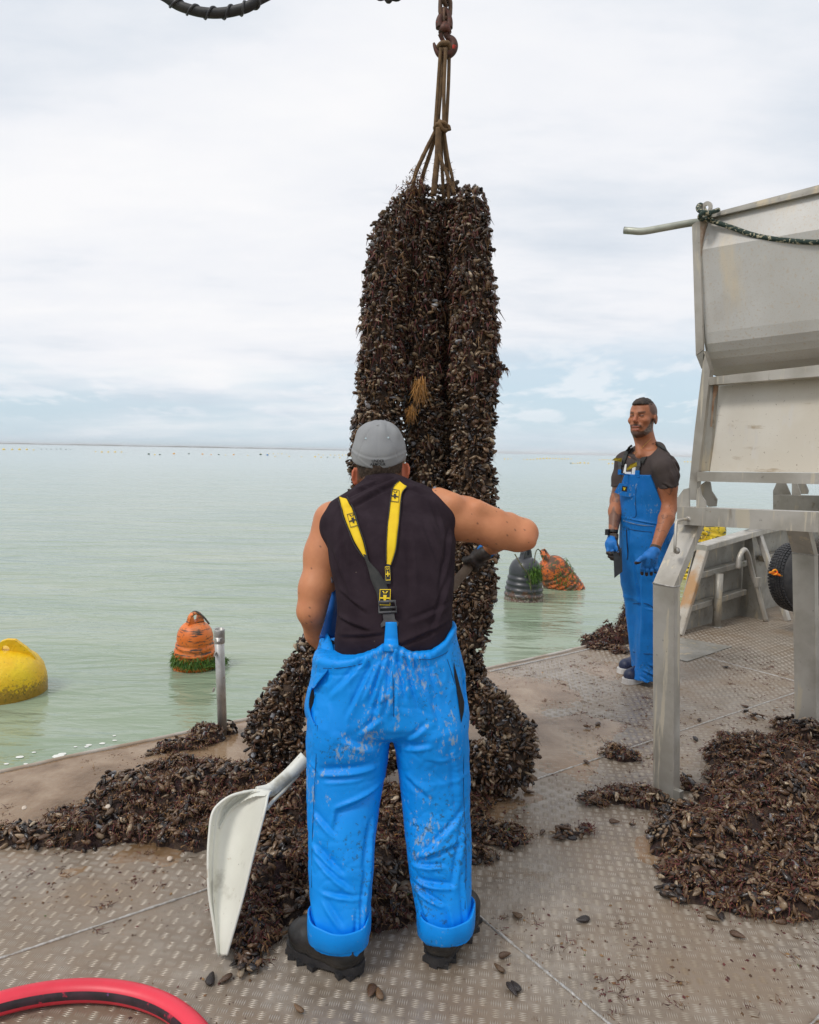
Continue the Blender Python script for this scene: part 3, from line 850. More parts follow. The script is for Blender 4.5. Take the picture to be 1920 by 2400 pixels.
# small floats far out
FLOATC = {'y': mat('float_yellow', (.80, .55, .10), rough=.5), 'o': mat('float_orange', (.75, .35, .06), rough=.5), 'g': mat('float_dark_green', (.04, .09, .05), rough=.5), 'b': mat('float_blue', (.02, .16, .42), rough=.5)}
def float_mesh(m):
    mb = MB(); mb.lathe([(.5, -.3), (1, -.05), (1.02, .25), (.82, .62), (.5, .85), (.2, .95), (.18, 1.2)], (0, 0, 0), np.eye(3), n=12)
    me = mb.mesh('distant_float'); me.materials.append(m); return me
FM = {k: float_mesh(v) for k, v in FLOATC.items()}
rows = {
 'far-left float row nearest the horizon': ('y', [(9, 1054, 3.2), (29, 1054, 2.4), (46, 1054, 3), (63, 1054, 2.6), (79, 1055, 1.8)]),
 'faint float row under the far shore': ('g', [(97, 1053, 1.4), (109, 1053, 1.4), (120, 1053, 1.4), (133, 1053, 1.4), (143, 1053, 1.6), (155, 1054, 1.6), (166, 1054, 1.2)]),
 'short pale yellow float row left of centre': ('y', [(224, 1059, 1.6), (239, 1060, 2.4), (254, 1060, 2.4), (270, 1060, 2.6), (285, 1060, 2)]),
 'longest float row left of the mussel bundle': ('y', [(349, 1065, 3), (363, 1066, 2), (375, 1066, 2.2), (408, 1064, 3), (443, 1064, 2.2), (475, 1065, 2.6), (495, 1066, 1.8), (513, 1066, 2.2), (529, 1067, 1.4), (548, 1066, 2.4), (581, 1068, 1.5), (611, 1066, 3.2), (627, 1067, 3), (645, 1070, 1.6), (678, 1070, 1.8), (707, 1071, 1.5), (739, 1071, 2.6), (753, 1072, 2), (768, 1072, 1.6), (783, 1072, 1.5), (797, 1073, 2)]),
 'tight float row touching the bundle at its left side': ('y', [(612, 1064, 1.5), (630, 1064, 1.5), (641, 1064, 1.5), (652, 1064, 1.4), (661, 1064, 1.6), (672, 1065, 1.2), (747, 1066, 1.6), (758, 1067, 1.4), (775, 1067, 1.6), (785, 1067, 1.6), (795, 1067, 1.8), (803, 1067, 1.8), (811, 1067, 1.8)]),
 'upper yellow float row between bundle and bearded man': ('y', [(1183, 1076, 1.9), (1191, 1076, 1.7), (1198, 1076, 1.4), (1228, 1077, 1.5), (1236, 1077, 2), (1244, 1077, 2), (1251, 1077, 2), (1259, 1076, 2.4), (1266, 1076, 2.6), (1274, 1075.5, 2.6), (1282, 1075, 2.6), (1289, 1075, 2.4), (1297, 1075, 2), (1304, 1075, 2), (1311, 1076, 2), (1318, 1076, 2), (1325, 1076, 2), (1332, 1076, 2), (1339, 1076, 1.5)]),
 'lower float row between bundle and bearded man': ('y', [(1338, 1086, 2), (1343, 1086, 2), (1348, 1086, 1.3), (1354, 1086, 2), (1360, 1085.5, 2.6), (1370, 1085.5, 2.5), (1379, 1086, 2.2), (1427, 1087, 2.2), (1436, 1087, 2.2), (1445, 1087, 2)]),
 'small float row beside the bearded man at shoulder height': ('y', [(1405, 1078, 1.6), (1412, 1078, 1.7), (1418, 1078, 1.7), (1424, 1078, 1.7), (1430, 1078, 1.7), (1605, 1083, 1.8), (1612, 1083, 2), (1619, 1083, 1.8)]),
}
dark = {(349, 1065): 'g', (375, 1066): 'g', (443, 1064): 'g', (513, 1066): 'g', (408, 1064): 'o', (475, 1065): 'o', (548, 1066): 'o', (611, 1066): 'g', (627, 1067): 'b', (1338, 1086): 'g', (495, 1066): 'o', (768, 1072): 'g', (783, 1072): 'g'}
special = {(627, 1067): 'small blue drum float in the longest row left of the bundle', (1338, 1086): 'dark green float heading the lower row between bundle and bearded man'}
for lab, (k, pts) in rows.items():
    ORD = 'first second third fourth fifth sixth seventh eighth ninth tenth eleventh twelfth thirteenth fourteenth fifteenth sixteenth seventeenth eighteenth nineteenth twentieth last'.split()
    for qi, q in enumerate(pts):
        kk = dark.get(q[:2], k); p = G(q[0], q[1], WATER_Z)
        o = bpy.data.objects.new('distant_float', FM[kk]); COL.objects.link(o)
        o.location = p; sc = q[2]*np.linalg.norm(p[:2])/1700*.95
        o.scale = (sc*1.0, sc, sc*.85); o.rotation_euler = (0, 0, q[0])
        l_ = special.get(q[:2])
        if l_ is None:
            adj = {'y': 'yellow', 'o': 'orange', 'g': 'dark green', 'b': 'blue'}[kk]
            l_ = ORD[min(qi, 20)] + ' tiny ' + adj + ' float in the ' + lab.replace('float row', 'row')
        tag(o, l_, 'float', 'floats in the ' + lab.replace('float row', 'row'))

# ================================================================== TRESTLE AND HOPPER
U_ = np.array([.60, -.80, 0]); V_ = np.array([.80, .60, 0])      # across the boat / away
L0 = G(1562, 1869)
tr = empty('trestle', L0, 'welded aluminium trestle with bent square legs carrying the hopper', 'trestle')
def T(u, v, z): return L0*[1, 1, 0] + U_*u + V_*v + ZV*z
LEGW, LEGD = .086, .058
kn1 = T(0, 0, .885)
def leg(u, v, kz, dv, tz, mat_=STEEL):
    a0, a1, a2 = T(u, v, 0), T(u, v, kz), T(u, v+dv, tz)
    o1 = MB().beam(a0, a1, LEGD*1.25, LEGW*.9, V_, .06); o1.build('leg', mat_, tr)
    MB().beam(a1, a2, LEGD*1.25, LEGW*.9, V_, .06).build('leg_upper', mat_, tr)
    ax = axes_from(ZV, V_)
    MB().box(a1, (LEGD*1.25+.006, LEGW*.9+.006, .006), ax).build('weld_bead', WELD, tr)
    MB().box(a0 + ZV*.004, (LEGD*1.25+.014, LEGW*.9+.014, .006), ax).build('weld_bead', WELD, tr)
ZB = np.array([-.045, .03, 1.0])          # the boat lists a little towards the water
def T(u, v, z): return L0*[1, 1, 0] + U_*u + V_*v + ZB*z + ZV*(.05*u)
def HL(pl, YL, pr):
    """edge of the frame that runs across the boat, measured at two photo points"""
    a_ = W(*pl, YL); q_ = W(*pr, 1.0); k_ = q_[0]/q_[1]
    u_ = (k_*YL - a_[0]) / (.6 + .8*k_)
    b_ = W(*pr, YL - .8*u_)
    d_ = (b_ - a_)/u_
    return lambda u: a_ + d_*u
def rail(name, e_top, e_bot, u0, u1, dv, mat_, off=0.0):
    """bar between two measured edges, dv deep away from the viewer"""
    P = [e_bot(u0), e_bot(u1), e_bot(u1)+V_*dv, e_bot(u0)+V_*dv, e_top(u0), e_top(u1), e_top(u1)+V_*dv, e_top(u0)+V_*dv]
    P = [p - V_*off for p in P]
    return MB().hexa(P).build(name, mat_, hp if name.startswith('hopper') else tr)
bend = W(1562, 1370, 3.04)
foot = L0
top = W(1621, 1229, 3.16)
BX = axes_from(ZB, U_)
def lg(a0, a1, a2, tz=0):
    MB().beam(a0, a1, LEGD*1.3, LEGW, U_*-1, .06).build('leg', STEEL, tr)
def sqleg(a0, a1, a2, wu, wv):
    """bent box leg: foot, bend, head; wu across, wv deep"""
    def ring(p): return [p + U_*wu/2*i + V_*wv/2*j for i, j in ((-1, -1), (1, -1), (1, 1), (-1, 1))]
    MB().hexa(ring(a0) + ring(a1)).build('leg', STEEL, tr)
    MB().hexa(ring(a1 + ZV*.001) + ring(a2)).build('leg_upper', STEEL, tr)
    V = []
    mb = MB(); r4 = [p for p in ring(a1)]
    mb.tube(r4 + [r4[0]], .0035, n=6); mb.build('weld_bead', WELD, tr)
# front faces of the legs look along -V; measured face about 45 px wide, side 14 px
sqleg(foot, bend, top, .10, .045)
r_foot = G(1893, 1705); r_bend = W(1887, 1298, r_foot[1]-.0); r_top = W(1872, 1238, r_foot[1]-.10)
sqleg(r_foot, r_bend, r_top, .115, .045)
f2 = T(1.35, 0, 0); sqleg(f2*[1, 1, 0], T(1.35, 0, .9), T(1.35, .12, 1.1), .10, .045)
f3 = T(1.35, 1.38, 0); sqleg(f3*[1, 1, 0], T(1.35, 1.38, .9), T(1.35, 1.26, 1.1), .10, .045)
mb = MB(); mb.box(foot + U_*.062 - V_*.01 + ZV*.03, (.03, .03, .06), axes_from(ZV, U_)); mb.build('foot_cleat', STEEL_D, tr)
# front beam
bt = HL((1587, 1188), 3.13, (1920, 1201)); bb = HL((1587, 1229), 3.13, (1920, 1248))
rail('cross_beam', bt, bb, 0, 1.45, .085, STEEL)
# rear beam
rt = HL((1812, 1160), 4.15, (1920, 1162)); rb = HL((1812, 1195), 4.15, (1920, 1199))
rail('cross_beam', rt, rb, 0, 1.5, .085, STEEL_D)
for e_, v0 in ((bb, 0),):
    MB().beam(e_(1.4)+ZV*.03+V_*.05, e_(1.4)+V_*1.25+ZV*.03, .06, .08, U_).build('side_beam', STEEL, tr)
# grab handle at the leg head
hs = [W(1614, 1216, 3.09), W(1600, 1218, 3.05), W(1588, 1221, 3.03), W(1585, 1230, 3.02), W(1583, 1262, 3.0), W(1582, 1286, 3.0), W(1585, 1291, 3.03)]
MB().tube(spline(hs, 30), .0065, n=10).build('grab_handle', STEEL, tr)
for q in (hs[0], hs[-1]): MB().lathe([(.001, -.006), (.015, -.006), (.012, .004), (.006, .008)], q, axes_from(-V_), n=12).build('weld_bead', WELD, tr)
# hinge brackets
def bracket(pts, Y, parent, th=.008, m_=STEEL):
    MB().prism([W(x, y, Y) for x, y in pts], V_*th if th > 0 else -V_*th).build('bracket', m_, parent)
bracket([(1587, 1190), (1587, 1168), (1602, 1147), (1614, 1144), (1616, 1190)], 3.125, tr)
bracket([(1632, 1190), (1632, 1163), (1635, 1145), (1640, 1141), (1643, 1160), (1653, 1175), (1655, 1190)], 3.10, tr)
bracket([(1637, 1140), (1655, 1127), (1664, 1130), (1667, 1150), (1680, 1170), (1678, 1187), (1660, 1188), (1645, 1165)], 3.22, tr, m_=STEEL_D)
bracket([(1812, 1161), (1812, 1150), (1822, 1128), (1840, 1128), (1853, 1158), (1853, 1161)], 4.2, tr, m_=STEEL_D)
bracket([(1856, 1161), (1856, 1127), (1866, 1127), (1876, 1155), (1876, 1161)], 4.15, tr)
bracket([(1868, 1158), (1870, 1127), (1885, 1127), (1895, 1150), (1893, 1158)], 4.25, tr, m_=STEEL_D)

# ---- hopper
hp = empty('hopper', W(1620, 1176, 3.16), 'big aluminium tipping hopper with speckled rounded trough and stained front panel', 'hopper')
YH = 3.20
top_e = HL((1667, 506), YH, (1920, 440))       # sheet's top edge
f1 = HL((1660, 515), YH, (1920, 455))
bendl = HL((1642, 588), YH, (1920, 540))
c1_ = HL((1653, 780), YH, (1920, 747)); c2_ = HL((1655, 806), YH, (1920, 774)); c3_ = HL((1656, 825), YH+.01, (1920, 795))
c4_ = HL((1659, 843), YH+.05, (1920, 815)); c5_ = HL((1664, 862), YH+.11, (1920, 838)); c6_ = HL((1672, 877), YH+.20, (1920, 854))
u1 = 1.5
lines = [lambda u: top_e(u), lambda u: bendl(u) - V_*.015, c1_, lambda u: c2_(u)+V_*.006, lambda u: c3_(u)+V_*.015, c4_, c5_, c6_, lambda u: c6_(u)+V_*.16-ZV*.02]
ns = 12
V = []; F = []
for l_ in lines:
    for k in range(ns+1): V.append(l_(u1*k/ns))
nl = len(lines)
for l_ in lines:
    for k in range(ns+1): V.append(l_(u1*k/ns) + V_*.006 + ZV*.002)
n_ = ns+1
for off, rv in ((0, False), (nl*n_, True)):
    for i in range(nl-1):
        for k in range(ns):
            q = (off+i*n_+k, off+i*n_+k+1, off+(i+1)*n_+k+1, off+(i+1)*n_+k); F.append(q[::-1] if rv else q)
MB().add(V, F).build('trough_sheet', SHEET, hp)
# rear side of the trough and its end plates
rear = [p for p in ((.18, 0.0), (.9, .25), (1.0, .95))]
bp = c6_(0)
back = lambda u, d, z: c6_(u) + V_*d + ZV*z
MB().hexa([back(0, .16, -.02), back(u1, .16, -.02), back(u1, .17, -.02), back(0, .17, -.02), back(0, .95, .62), back(u1, .95, .62), back(u1, .96, .62), back(0, .96, .62)]).build('trough_back', SHEET, hp)
endp = [l_(0) for l_ in lines] + [back(0, .95, .62), back(0, .75, top_e(0)[2]-bp[2])]
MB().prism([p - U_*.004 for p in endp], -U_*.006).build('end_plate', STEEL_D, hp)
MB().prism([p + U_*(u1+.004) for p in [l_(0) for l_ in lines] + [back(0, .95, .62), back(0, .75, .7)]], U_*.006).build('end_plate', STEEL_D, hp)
# rolled top flange
MB().hexa([f1(0)-V_*.02, f1(u1)-V_*.02, f1(u1)+V_*.012, f1(0)+V_*.012, top_e(0)-V_*.02+ZV*.004, top_e(u1)-V_*.02+ZV*.004, top_e(u1)+V_*.012+ZV*.004, top_e(0)+V_*.012+ZV*.004]).build('top_flange', STEEL_D, hp)
# angle strip down the left end, split as in the picture: pale upright, knee, leaning post
YS = YH - .03
def strip(pts, name, m_, th=.012, Y=YS): return MB().prism([W(x, y, Y) for x, y in pts], V_*th).build(name, m_, hp)
strip([(1622, 528), (1633, 519), (1641, 519), (1642, 600), (1648, 820), (1631, 833)], 'end_flange', STEEL)
strip([(1641, 519), (1657, 508), (1645, 566), (1642, 600)], 'corner_gusset', mat('rusty_gusset', (.40, .34, .27), (.24, .12, .06), 18, rough=.6, metal=.2))
strip([(1632, 834), (1648, 822), (1652, 832), (1644, 864)], 'knee_gusset', STEEL_D)
strip([(1650, 822), (1664, 868), (1661, 900), (1637, 1106), (1630, 1172), (1612, 1171), (1628, 1010), (1646, 862)], 'frame_post', STEEL, .03)
strip([(1661, 898), (1679, 904), (1662, 1104), (1638, 1106)], 'frame_post_side', STEEL_D, .02, YS+.012)
strip([(1673, 902), (1684, 905), (1682, 915), (1674, 940), (1669, 1000), (1665, 1000), (1672, 915)], 'rust_run', mat('rust_bleed', (.24, .13, .07), (.33, .25, .18), 30, rough=.8), .002, YS+.006)
r1t = HL((1662, 884), YH-.03, (1920, 855)); r1b = HL((1662, 902), YH-.03, (1920, 882))
r1f = HL((1672, 902), YH-.02, (1920, 891))
rail('hopper_mid_rail', r1t, r1b, 0, u1, .07, STEEL)
pnl_t = HL((1681, 905), YH+.03, (1920, 886)); pnl_b = HL((1661, 1105), YH-.01, (1920, 1108))
MB().hexa([pnl_b(0), pnl_b(u1), pnl_b(u1)+V_*.006, pnl_b(0)+V_*.006, pnl_t(0), pnl_t(u1), pnl_t(u1)+V_*.006, pnl_t(0)+V_*.006]).build('front_panel', PANEL, hp)
r2t = HL((1634, 1106), YH-.06, (1920, 1109)); r2b = HL((1634, 1128), YH-.06, (1920, 1135))
rail('hopper_bottom_rail', r2t, r2b, 0, u1, .10, STEEL)
# bar handle, eye ring
MB().tube(spline([W(1465, 540, 3.30), W(1480, 541, 3.28), W(1508, 542, 3.26), W(1560, 533, 3.24), W(1610, 524, 3.22), W(1640, 520, 3.21)], 30), .0155, n=14).build('bar_handle', mat('galvanised_bar', (.44, .45, .38), (.33, .34, .29), 14, rough=.45, metal=.4), hp)
q = W(1465, 540, 3.30)
MB().tube([q + np.array([-.004, 0, 0]), q + np.array([.003, .0, 0])], .0155, n=14).build('handle_end', BLACKP, hp)
rc_ = W(1655, 488, YH-.02); er = []
mb = MB(); Vr = []; n = 26
for r_, dy in ((.026, 0), (.011, 0), (.011, .008), (.026, .008)):
    for k in range(n):
        a = 2*math.pi*k/n; Vr.append(rc_ + U_*r_*math.cos(a) + ZV*r_*math.sin(a)*1.1 + V_*dy)
Fr = [(i*n+k, i*n+(k+1) % n, ((i+1) % 4)*n+(k+1) % n, ((i+1) % 4)*n+k) for i in range(4) for k in range(n)]
mb.add(Vr, Fr).build('lifting_eye', STEEL, hp)
MB().prism([W(x, y, YH-.02) for x, y in ((1646, 500), (1664, 500), (1667, 520), (1642, 526))], V_*.008).build('eye_lug', STEEL, hp)
# rope on the hopper
m, t, b = new_mat('flecked_rope')
w_ = t.nodes.new('ShaderNodeTexChecker'); w_.inputs['Scale'].default_value = 70
tc = t.nodes.new('ShaderNodeTexCoord')
t.links.new(tc.outputs['Object'], w_.inputs[0])
f = math_(t, 'MULTIPLY', w_.outputs[1], ramp_(t, noise_(t, 70, 2), [(.50, (0,)*3), (.53, (1,)*3)]))
t.links.new(mix_(t, f, (.012, .03, .022), (.42, .38, .26)), b.inputs['Base Color'])
b.inputs['Roughness'].default_value = .75
bump_(t, b, noise_(t, 260, 2), .5, .002)
hrp = empty('tether_rope', W(1655, 500, YH-.05), 'dark green flecked rope knotted to the eye and sagging across the trough', 'rope')
rl = []
for x, y in ((1657, 512), (1670, 518), (1690, 525), (1720, 535), (1760, 549), (1800, 558), (1850, 564), (1890, 567), (1920, 567), (1990, 560)):
    k_ = W(x, y, 1.0); k_ = k_[0]/k_[1]; a0_ = top_e(0); u_ = (k_*a0_[1]-a0_[0])/(.6+.8*k_)
    rl.append(W(x, y, a0_[1]-.8*u_-.045))
MB().tube(spline(rl, 70), .0095, n=10).build('rope_run', m, hrp)
kc = W(1650, 505, YH-.06)
kp = [W(x, y, YH-dy) for x, y, dy in ((1684, 492, .06), (1672, 496, .08), (1655, 500, .09), (1640, 494, .07), (1636, 486, .03), (1642, 480, .0), (1650, 490, -.03), (1655, 503, .0), (1648, 514, .05), (1640, 508, .09), (1650, 498, .10), (1662, 503, .09), (1662, 513, .06), (1655, 516, .045))]
MB().tube(spline(kp, 90), .0095, n=9).build('knot', m, hrp)

# ================================================================== HOSES
# red hose loop near left
HY = .033
p1_, p2_, p3_ = G(0, 2352, HY)[:2], G(195, 2318, HY)[:2], G(455, 2412, HY)[:2]
def circ(a, b, c):
    d = 2*(a[0]*(b[1]-c[1])+b[0]*(c[1]-a[1])+c[0]*(a[1]-b[1]))
    ux = ((a@a)*(b[1]-c[1])+(b@b)*(c[1]-a[1])+(c@c)*(a[1]-b[1]))/d
    uy = ((a@a)*(c[0]-b[0])+(b@b)*(a[0]-c[0])+(c@c)*(b[0]-a[0]))/d
    return np.array([ux, uy]), np.hypot(a[0]-ux, a[1]-uy)
cc_, cr_ = circ(p1_, p2_, p3_)
print('hose circle', cc_, cr_)
HOSE = mat('red_pvc_hose', (.76, .035, .065), (.66, .025, .05), 8, rough=.42, bump=.15, bscale=30, bdist=.002, layers=[((.45, .02, .03), 18, .62, .08), ((.12, .02, .02), 50, .70, .04)])
hz_ = empty('red_hose', (cc_[0], cc_[1], 0), 'thick red hose loop with black inner stripe lying on the tread plate', 'hose')
aa = np.linspace(-.6, 3.7, 110)
path = [np.array([cc_[0]+cr_*math.cos(a), cc_[1]+cr_*math.sin(a), HY + .004*math.sin(3*a)]) for a in aa]
MB().tube(path, .0285, n=22).build('hose_tube', HOSE, hz_)
STR = mat('black_print_stripe', (.02, .012, .015), (.05, .02, .03), 30, rough=.5, layers=[((.45, .02, .05), 22, .60, .05), ((.13, .05, .15), 35, .66, .03)])
V = []; F = []
for i, a in enumerate(aa):
    ip_ = np.array([-math.cos(a), -math.sin(a), 0])
    for th in (-8, 6, 20, 34):
        tt_ = math.radians(th); V.append(path[i] + .0292*(ip_*math.cos(tt_) + ZV*math.sin(tt_)))
for i in range(len(aa)-1):
    for k in range(3): F.append((4*i+k, 4*i+k+1, 4*i+k+5, 4*i+k+4))
MB().add(V, F, True).build('black_stripe', STR, hz_)
# black hydraulic hose loop overhead
bh = empty('hydraulic_hose', W(500, 20, 2.0), 'black spiral-wrapped hydraulic hose drooping into view at the top', 'hose')
hp_ = spline([W(235, -1300, 2.0), W(235, -800, 2.0), W(262, -330, 2.0), W(330, -70, 2.0), W(395, -2, 2.0), W(445, 22, 2.0), W(500, 31, 2.0), W(555, 24, 2.0), W(600, 4, 2.0), W(680, -70, 2.02), W(742, -330, 2.03), W(765, -800, 2.04), W(765, -1300, 2.04)], 180)
MB().tube(hp_, .0125, n=14).build('hose_tube', RUBBER, bh)
mb = MB(); hel = []
cum = 0
for i in range(len(hp_)*5):
    f_ = i/5; j = min(int(f_), len(hp_)-2); p = hp_[j] + (hp_[j+1]-hp_[j])*(f_-j)
    d = hp_[j+1]-hp_[j]; d = d/np.linalg.norm(d); sd = np.cross(d, [0, 1, 0]); sd /= np.linalg.norm(sd)
    a = i*.11; hel.append(p + .0135*(sd*math.cos(a) + np.array([0, 1, 0])*math.sin(a)))
mb.tube(hel, .0034, n=6).build('spiral_wrap', BLACKP, bh)
tag(MB().tube(spline([W(845, -1300, 2.2), W(850, -500, 2.2), W(872, -60, 2.2), W(905, -8, 2.2), W(916, -6, 2.2), W(950, -60, 2.2), W(975, -500, 2.2), W(980, -1300, 2.2)], 90), .010, n=10).build('hydraulic_hose', RUBBER), 'tip of a second black hose barely entering at the top edge', 'hose')

# ---- sea air: far things fade
hzb = MB().box((0, 4000, 6.3), (16800, 8700, 15.4))
hm = bpy.data.materials.new('sea_air'); hm.use_nodes = True; hm.node_tree.nodes.clear()
ho = hm.node_tree.nodes.new('ShaderNodeOutputMaterial'); hv = hm.node_tree.nodes.new('ShaderNodeVolumePrincipled')
hv.inputs['Color'].default_value = (1, 1, 1, 1); hv.inputs['Density'].default_value = .00017
hm.node_tree.links.new(hv.outputs[0], ho.inputs['Volume'])
o = hzb.build('haze', hm); o['kind'] = 'stuff'
# ================================================================== MUSSELS
def mussel_proto(rings, sides):
    prof = {7: [(-.5, .02), (-.42, .085), (-.22, .17), (.02, .235), (.26, .25), (.42, .17), (.5, .02)],
            5: [(-.5, .02), (-.30, .14), (.05, .245), (.36, .22), (.5, .02)]}[rings]
    angs = {8: [0, 35, 90, 145, 180, 215, 270, 325], 6: [0, 55, 125, 180, 235, 305]}[sides]
    V = []
    for x, w in prof:
        for a in angs:
            a = math.radians(a)
            V.append((x, w*math.cos(a) + .10*(.25 - x*x), w*.60*math.sin(a)))
    n = sides; F = []
    for i in range(rings-1):
        for k in range(n):
            a, b_, c, d = i*n+k, i*n+(k+1) % n, (i+1)*n+(k+1) % n, (i+1)*n+k
            F += [(a, c, b_), (a, d, c)]
    for k in range(1, n-1):
        F += [(0, k, k+1), ((rings-1)*n, (rings-1)*n+k+1, (rings-1)*n+k)]
    V = np.array(V); 
    g = 1 + .35*np.clip((-.2-V[:, 0])*3, 0, 1) - .25*np.clip((V[:, 0]-.1)*2, 0, 1)
    return V, np.array(F), g
MV, MF, MG = mussel_proto(5, 6)
HV, HF, HG = mussel_proto(7, 8)
MUSSEL = vcol_mat('mussel_shell', rough=.24, dirt=(.095, .050, .025), bump=.5, bscale=130, bdist=.002, dirtth=.53)
m_, t_, b_ = MUSSEL, MUSSEL.node_tree, None
PAL = np.array([(.022, .018, .018), (.021, .014, .010), (.080, .042, .022), (.150, .088, .046), (.24, .17, .105), (.36, .28, .19), (.20, .20, .21)])
def mcols(n, w):
    w = np.array(w, float); w /= w.sum()
    c = PAL[rng.choice(len(PAL), n, p=w)]
    return c*(.7 + .6*rng.random((n, 1)))
W_ROPE = (.17, .18, .28, .18, .11, .05, .03)
W_HEAP = (.20, .17, .30, .20, .09, .025, .008)
def frames(ax, roll):
    ax = ax/np.linalg.norm(ax, axis=1)[:, None]
    r = rng.standard_normal(ax.shape) if roll is None else roll
    y = np.cross(ax, r); y /= np.linalg.norm(y, axis=1)[:, None] + 1e-9
    return np.stack([ax, y, np.cross(ax, y)], 2)       # columns
def mussel_mass(name, P, ax, size, cols, parent, roll=None):
    R = frames(ax, roll)*size[:, None, None]
    V = np.einsum('nij,vj->nvi', R, MV) + P[:, None]
    c = cols[:, None, :]*MG[None, :, None]
    F = (MF[None] + len(MV)*np.arange(len(P))[:, None, None]).reshape(-1, 3)
    o = link(name, mesh_np(name, V.reshape(-1, 3), F, c.reshape(-1, 3)), MUSSEL, parent); o['kind'] = 'stuff'
    return o
MVAR = []
for i in range(14):
    w = W_HEAP
    c = mcols(1, w)[0]
    me = mesh_np('mussel', HV*(1, .9+.2*random.random(), .85+.3*random.random()), HF, (c[None]*HG[:, None])); me.materials.append(MUSSEL)
    MVAR.append(me)
def single_mussel(P, R, size, parent=None, label=None, group=None):
    o = bpy.data.objects.new('mussel', random.choice(MVAR)); COL.objects.link(o)
    q = Matrix(R.tolist()).to_euler()
    if parent is not None: child(o, parent, P, q, (size,)*3)
    else: o.location = P; o.rotation_euler = q; o.scale = (size,)*3; tag(o, label, 'mussel', group)
    return o
FIB = vcol_mat('byssus_and_weed', rough=.75, bump=0)
WPAL = np.array([(.105, .022, .020), (.062, .016, .015), (.14, .07, .028), (.22, .125, .052), (.09, .045, .023), (.36, .17, .04), (.05, .10, .01)])
def wcols(n, w):
    w = np.array(w, float); w /= w.sum()
    return WPAL[rng.choice(len(WPAL), n, p=w)]*(.7+.6*rng.random((n, 1)))

# ---- the lifted bundle of mussel ropes
CORE = mat('matted_mussel_core', (.028, .017, .011), (.07, .04, .022), 40, rough=.8, bump=.8, bscale=60, bdist=.01)
bundle = empty('mussel_rope_bundle', G(1010, 1840), 'tall dark bundle of mussel-covered ropes hanging from the crane hook down to the deck', 'mussel bundle')
def Wp(l): return [W(x, y, Y) for x, y, Y in l]
ropes = [
 ([(948, 488, 3.22), (916, 560, 3.20), (906, 650, 3.19), (896, 750, 3.18), (891, 880, 3.18), (886, 1000, 3.19), (876, 1120, 3.20), (868, 1250, 3.20), (835, 1380, 3.18), (770, 1500, 3.15), (706, 1590, 3.12), (655, 1668, 3.10), (638, 1728, 3.06), (668, 1766, 3.05), (730, 1778, 3.07), (790, 1760, 3.10)],
  [.050, .076, .088, .096, .102, .104, .104, .102, .10, .098, .10, .104, .108, .108, .10, .09]),
 ([(985, 470, 3.26), (985, 560, 3.26), (986, 680, 3.27), (984, 800, 3.27), (988, 920, 3.27), (994, 1050, 3.28), (1004, 1200, 3.28), (998, 1380, 3.26), (985, 1540, 3.24), (960, 1680, 3.18), (900, 1765, 3.12), (840, 1775, 3.10)],
  [.060, .080, .090, .090, .088, .086, .085, .09, .09, .09, .09, .08]),
 ([(1105, 468, 3.15), (1103, 560, 3.15), (1108, 660, 3.15), (1113, 760, 3.15), (1116, 860, 3.15), (1112, 960, 3.15), (1108, 1050, 3.15), (1110, 1150, 3.15), (1112, 1260, 3.15), (1112, 1360, 3.14), (1106, 1450, 3.13), (1100, 1515, 3.12)],
  [.062, .070, .084, .092, .096, .088, .088, .092, .096, .098, .088, .070]),
 ([(1050, 470, 3.26), (1052, 560, 3.30), (1056, 700, 3.36), (1056, 860, 3.38), (1056, 1050, 3.38), (1060, 1250, 3.34), (1068, 1420, 3.28), (1082, 1540, 3.20), (1106, 1625, 3.13), (1156, 1672, 3.08), (1200, 1728, 3.05), (1192, 1785, 3.02), (1130, 1792, 3.02), (1060, 1770, 3.06)],
  [.062, .072, .076, .078, .078, .078, .078, .070, .085, .104, .112, .112, .104, .09]),
]
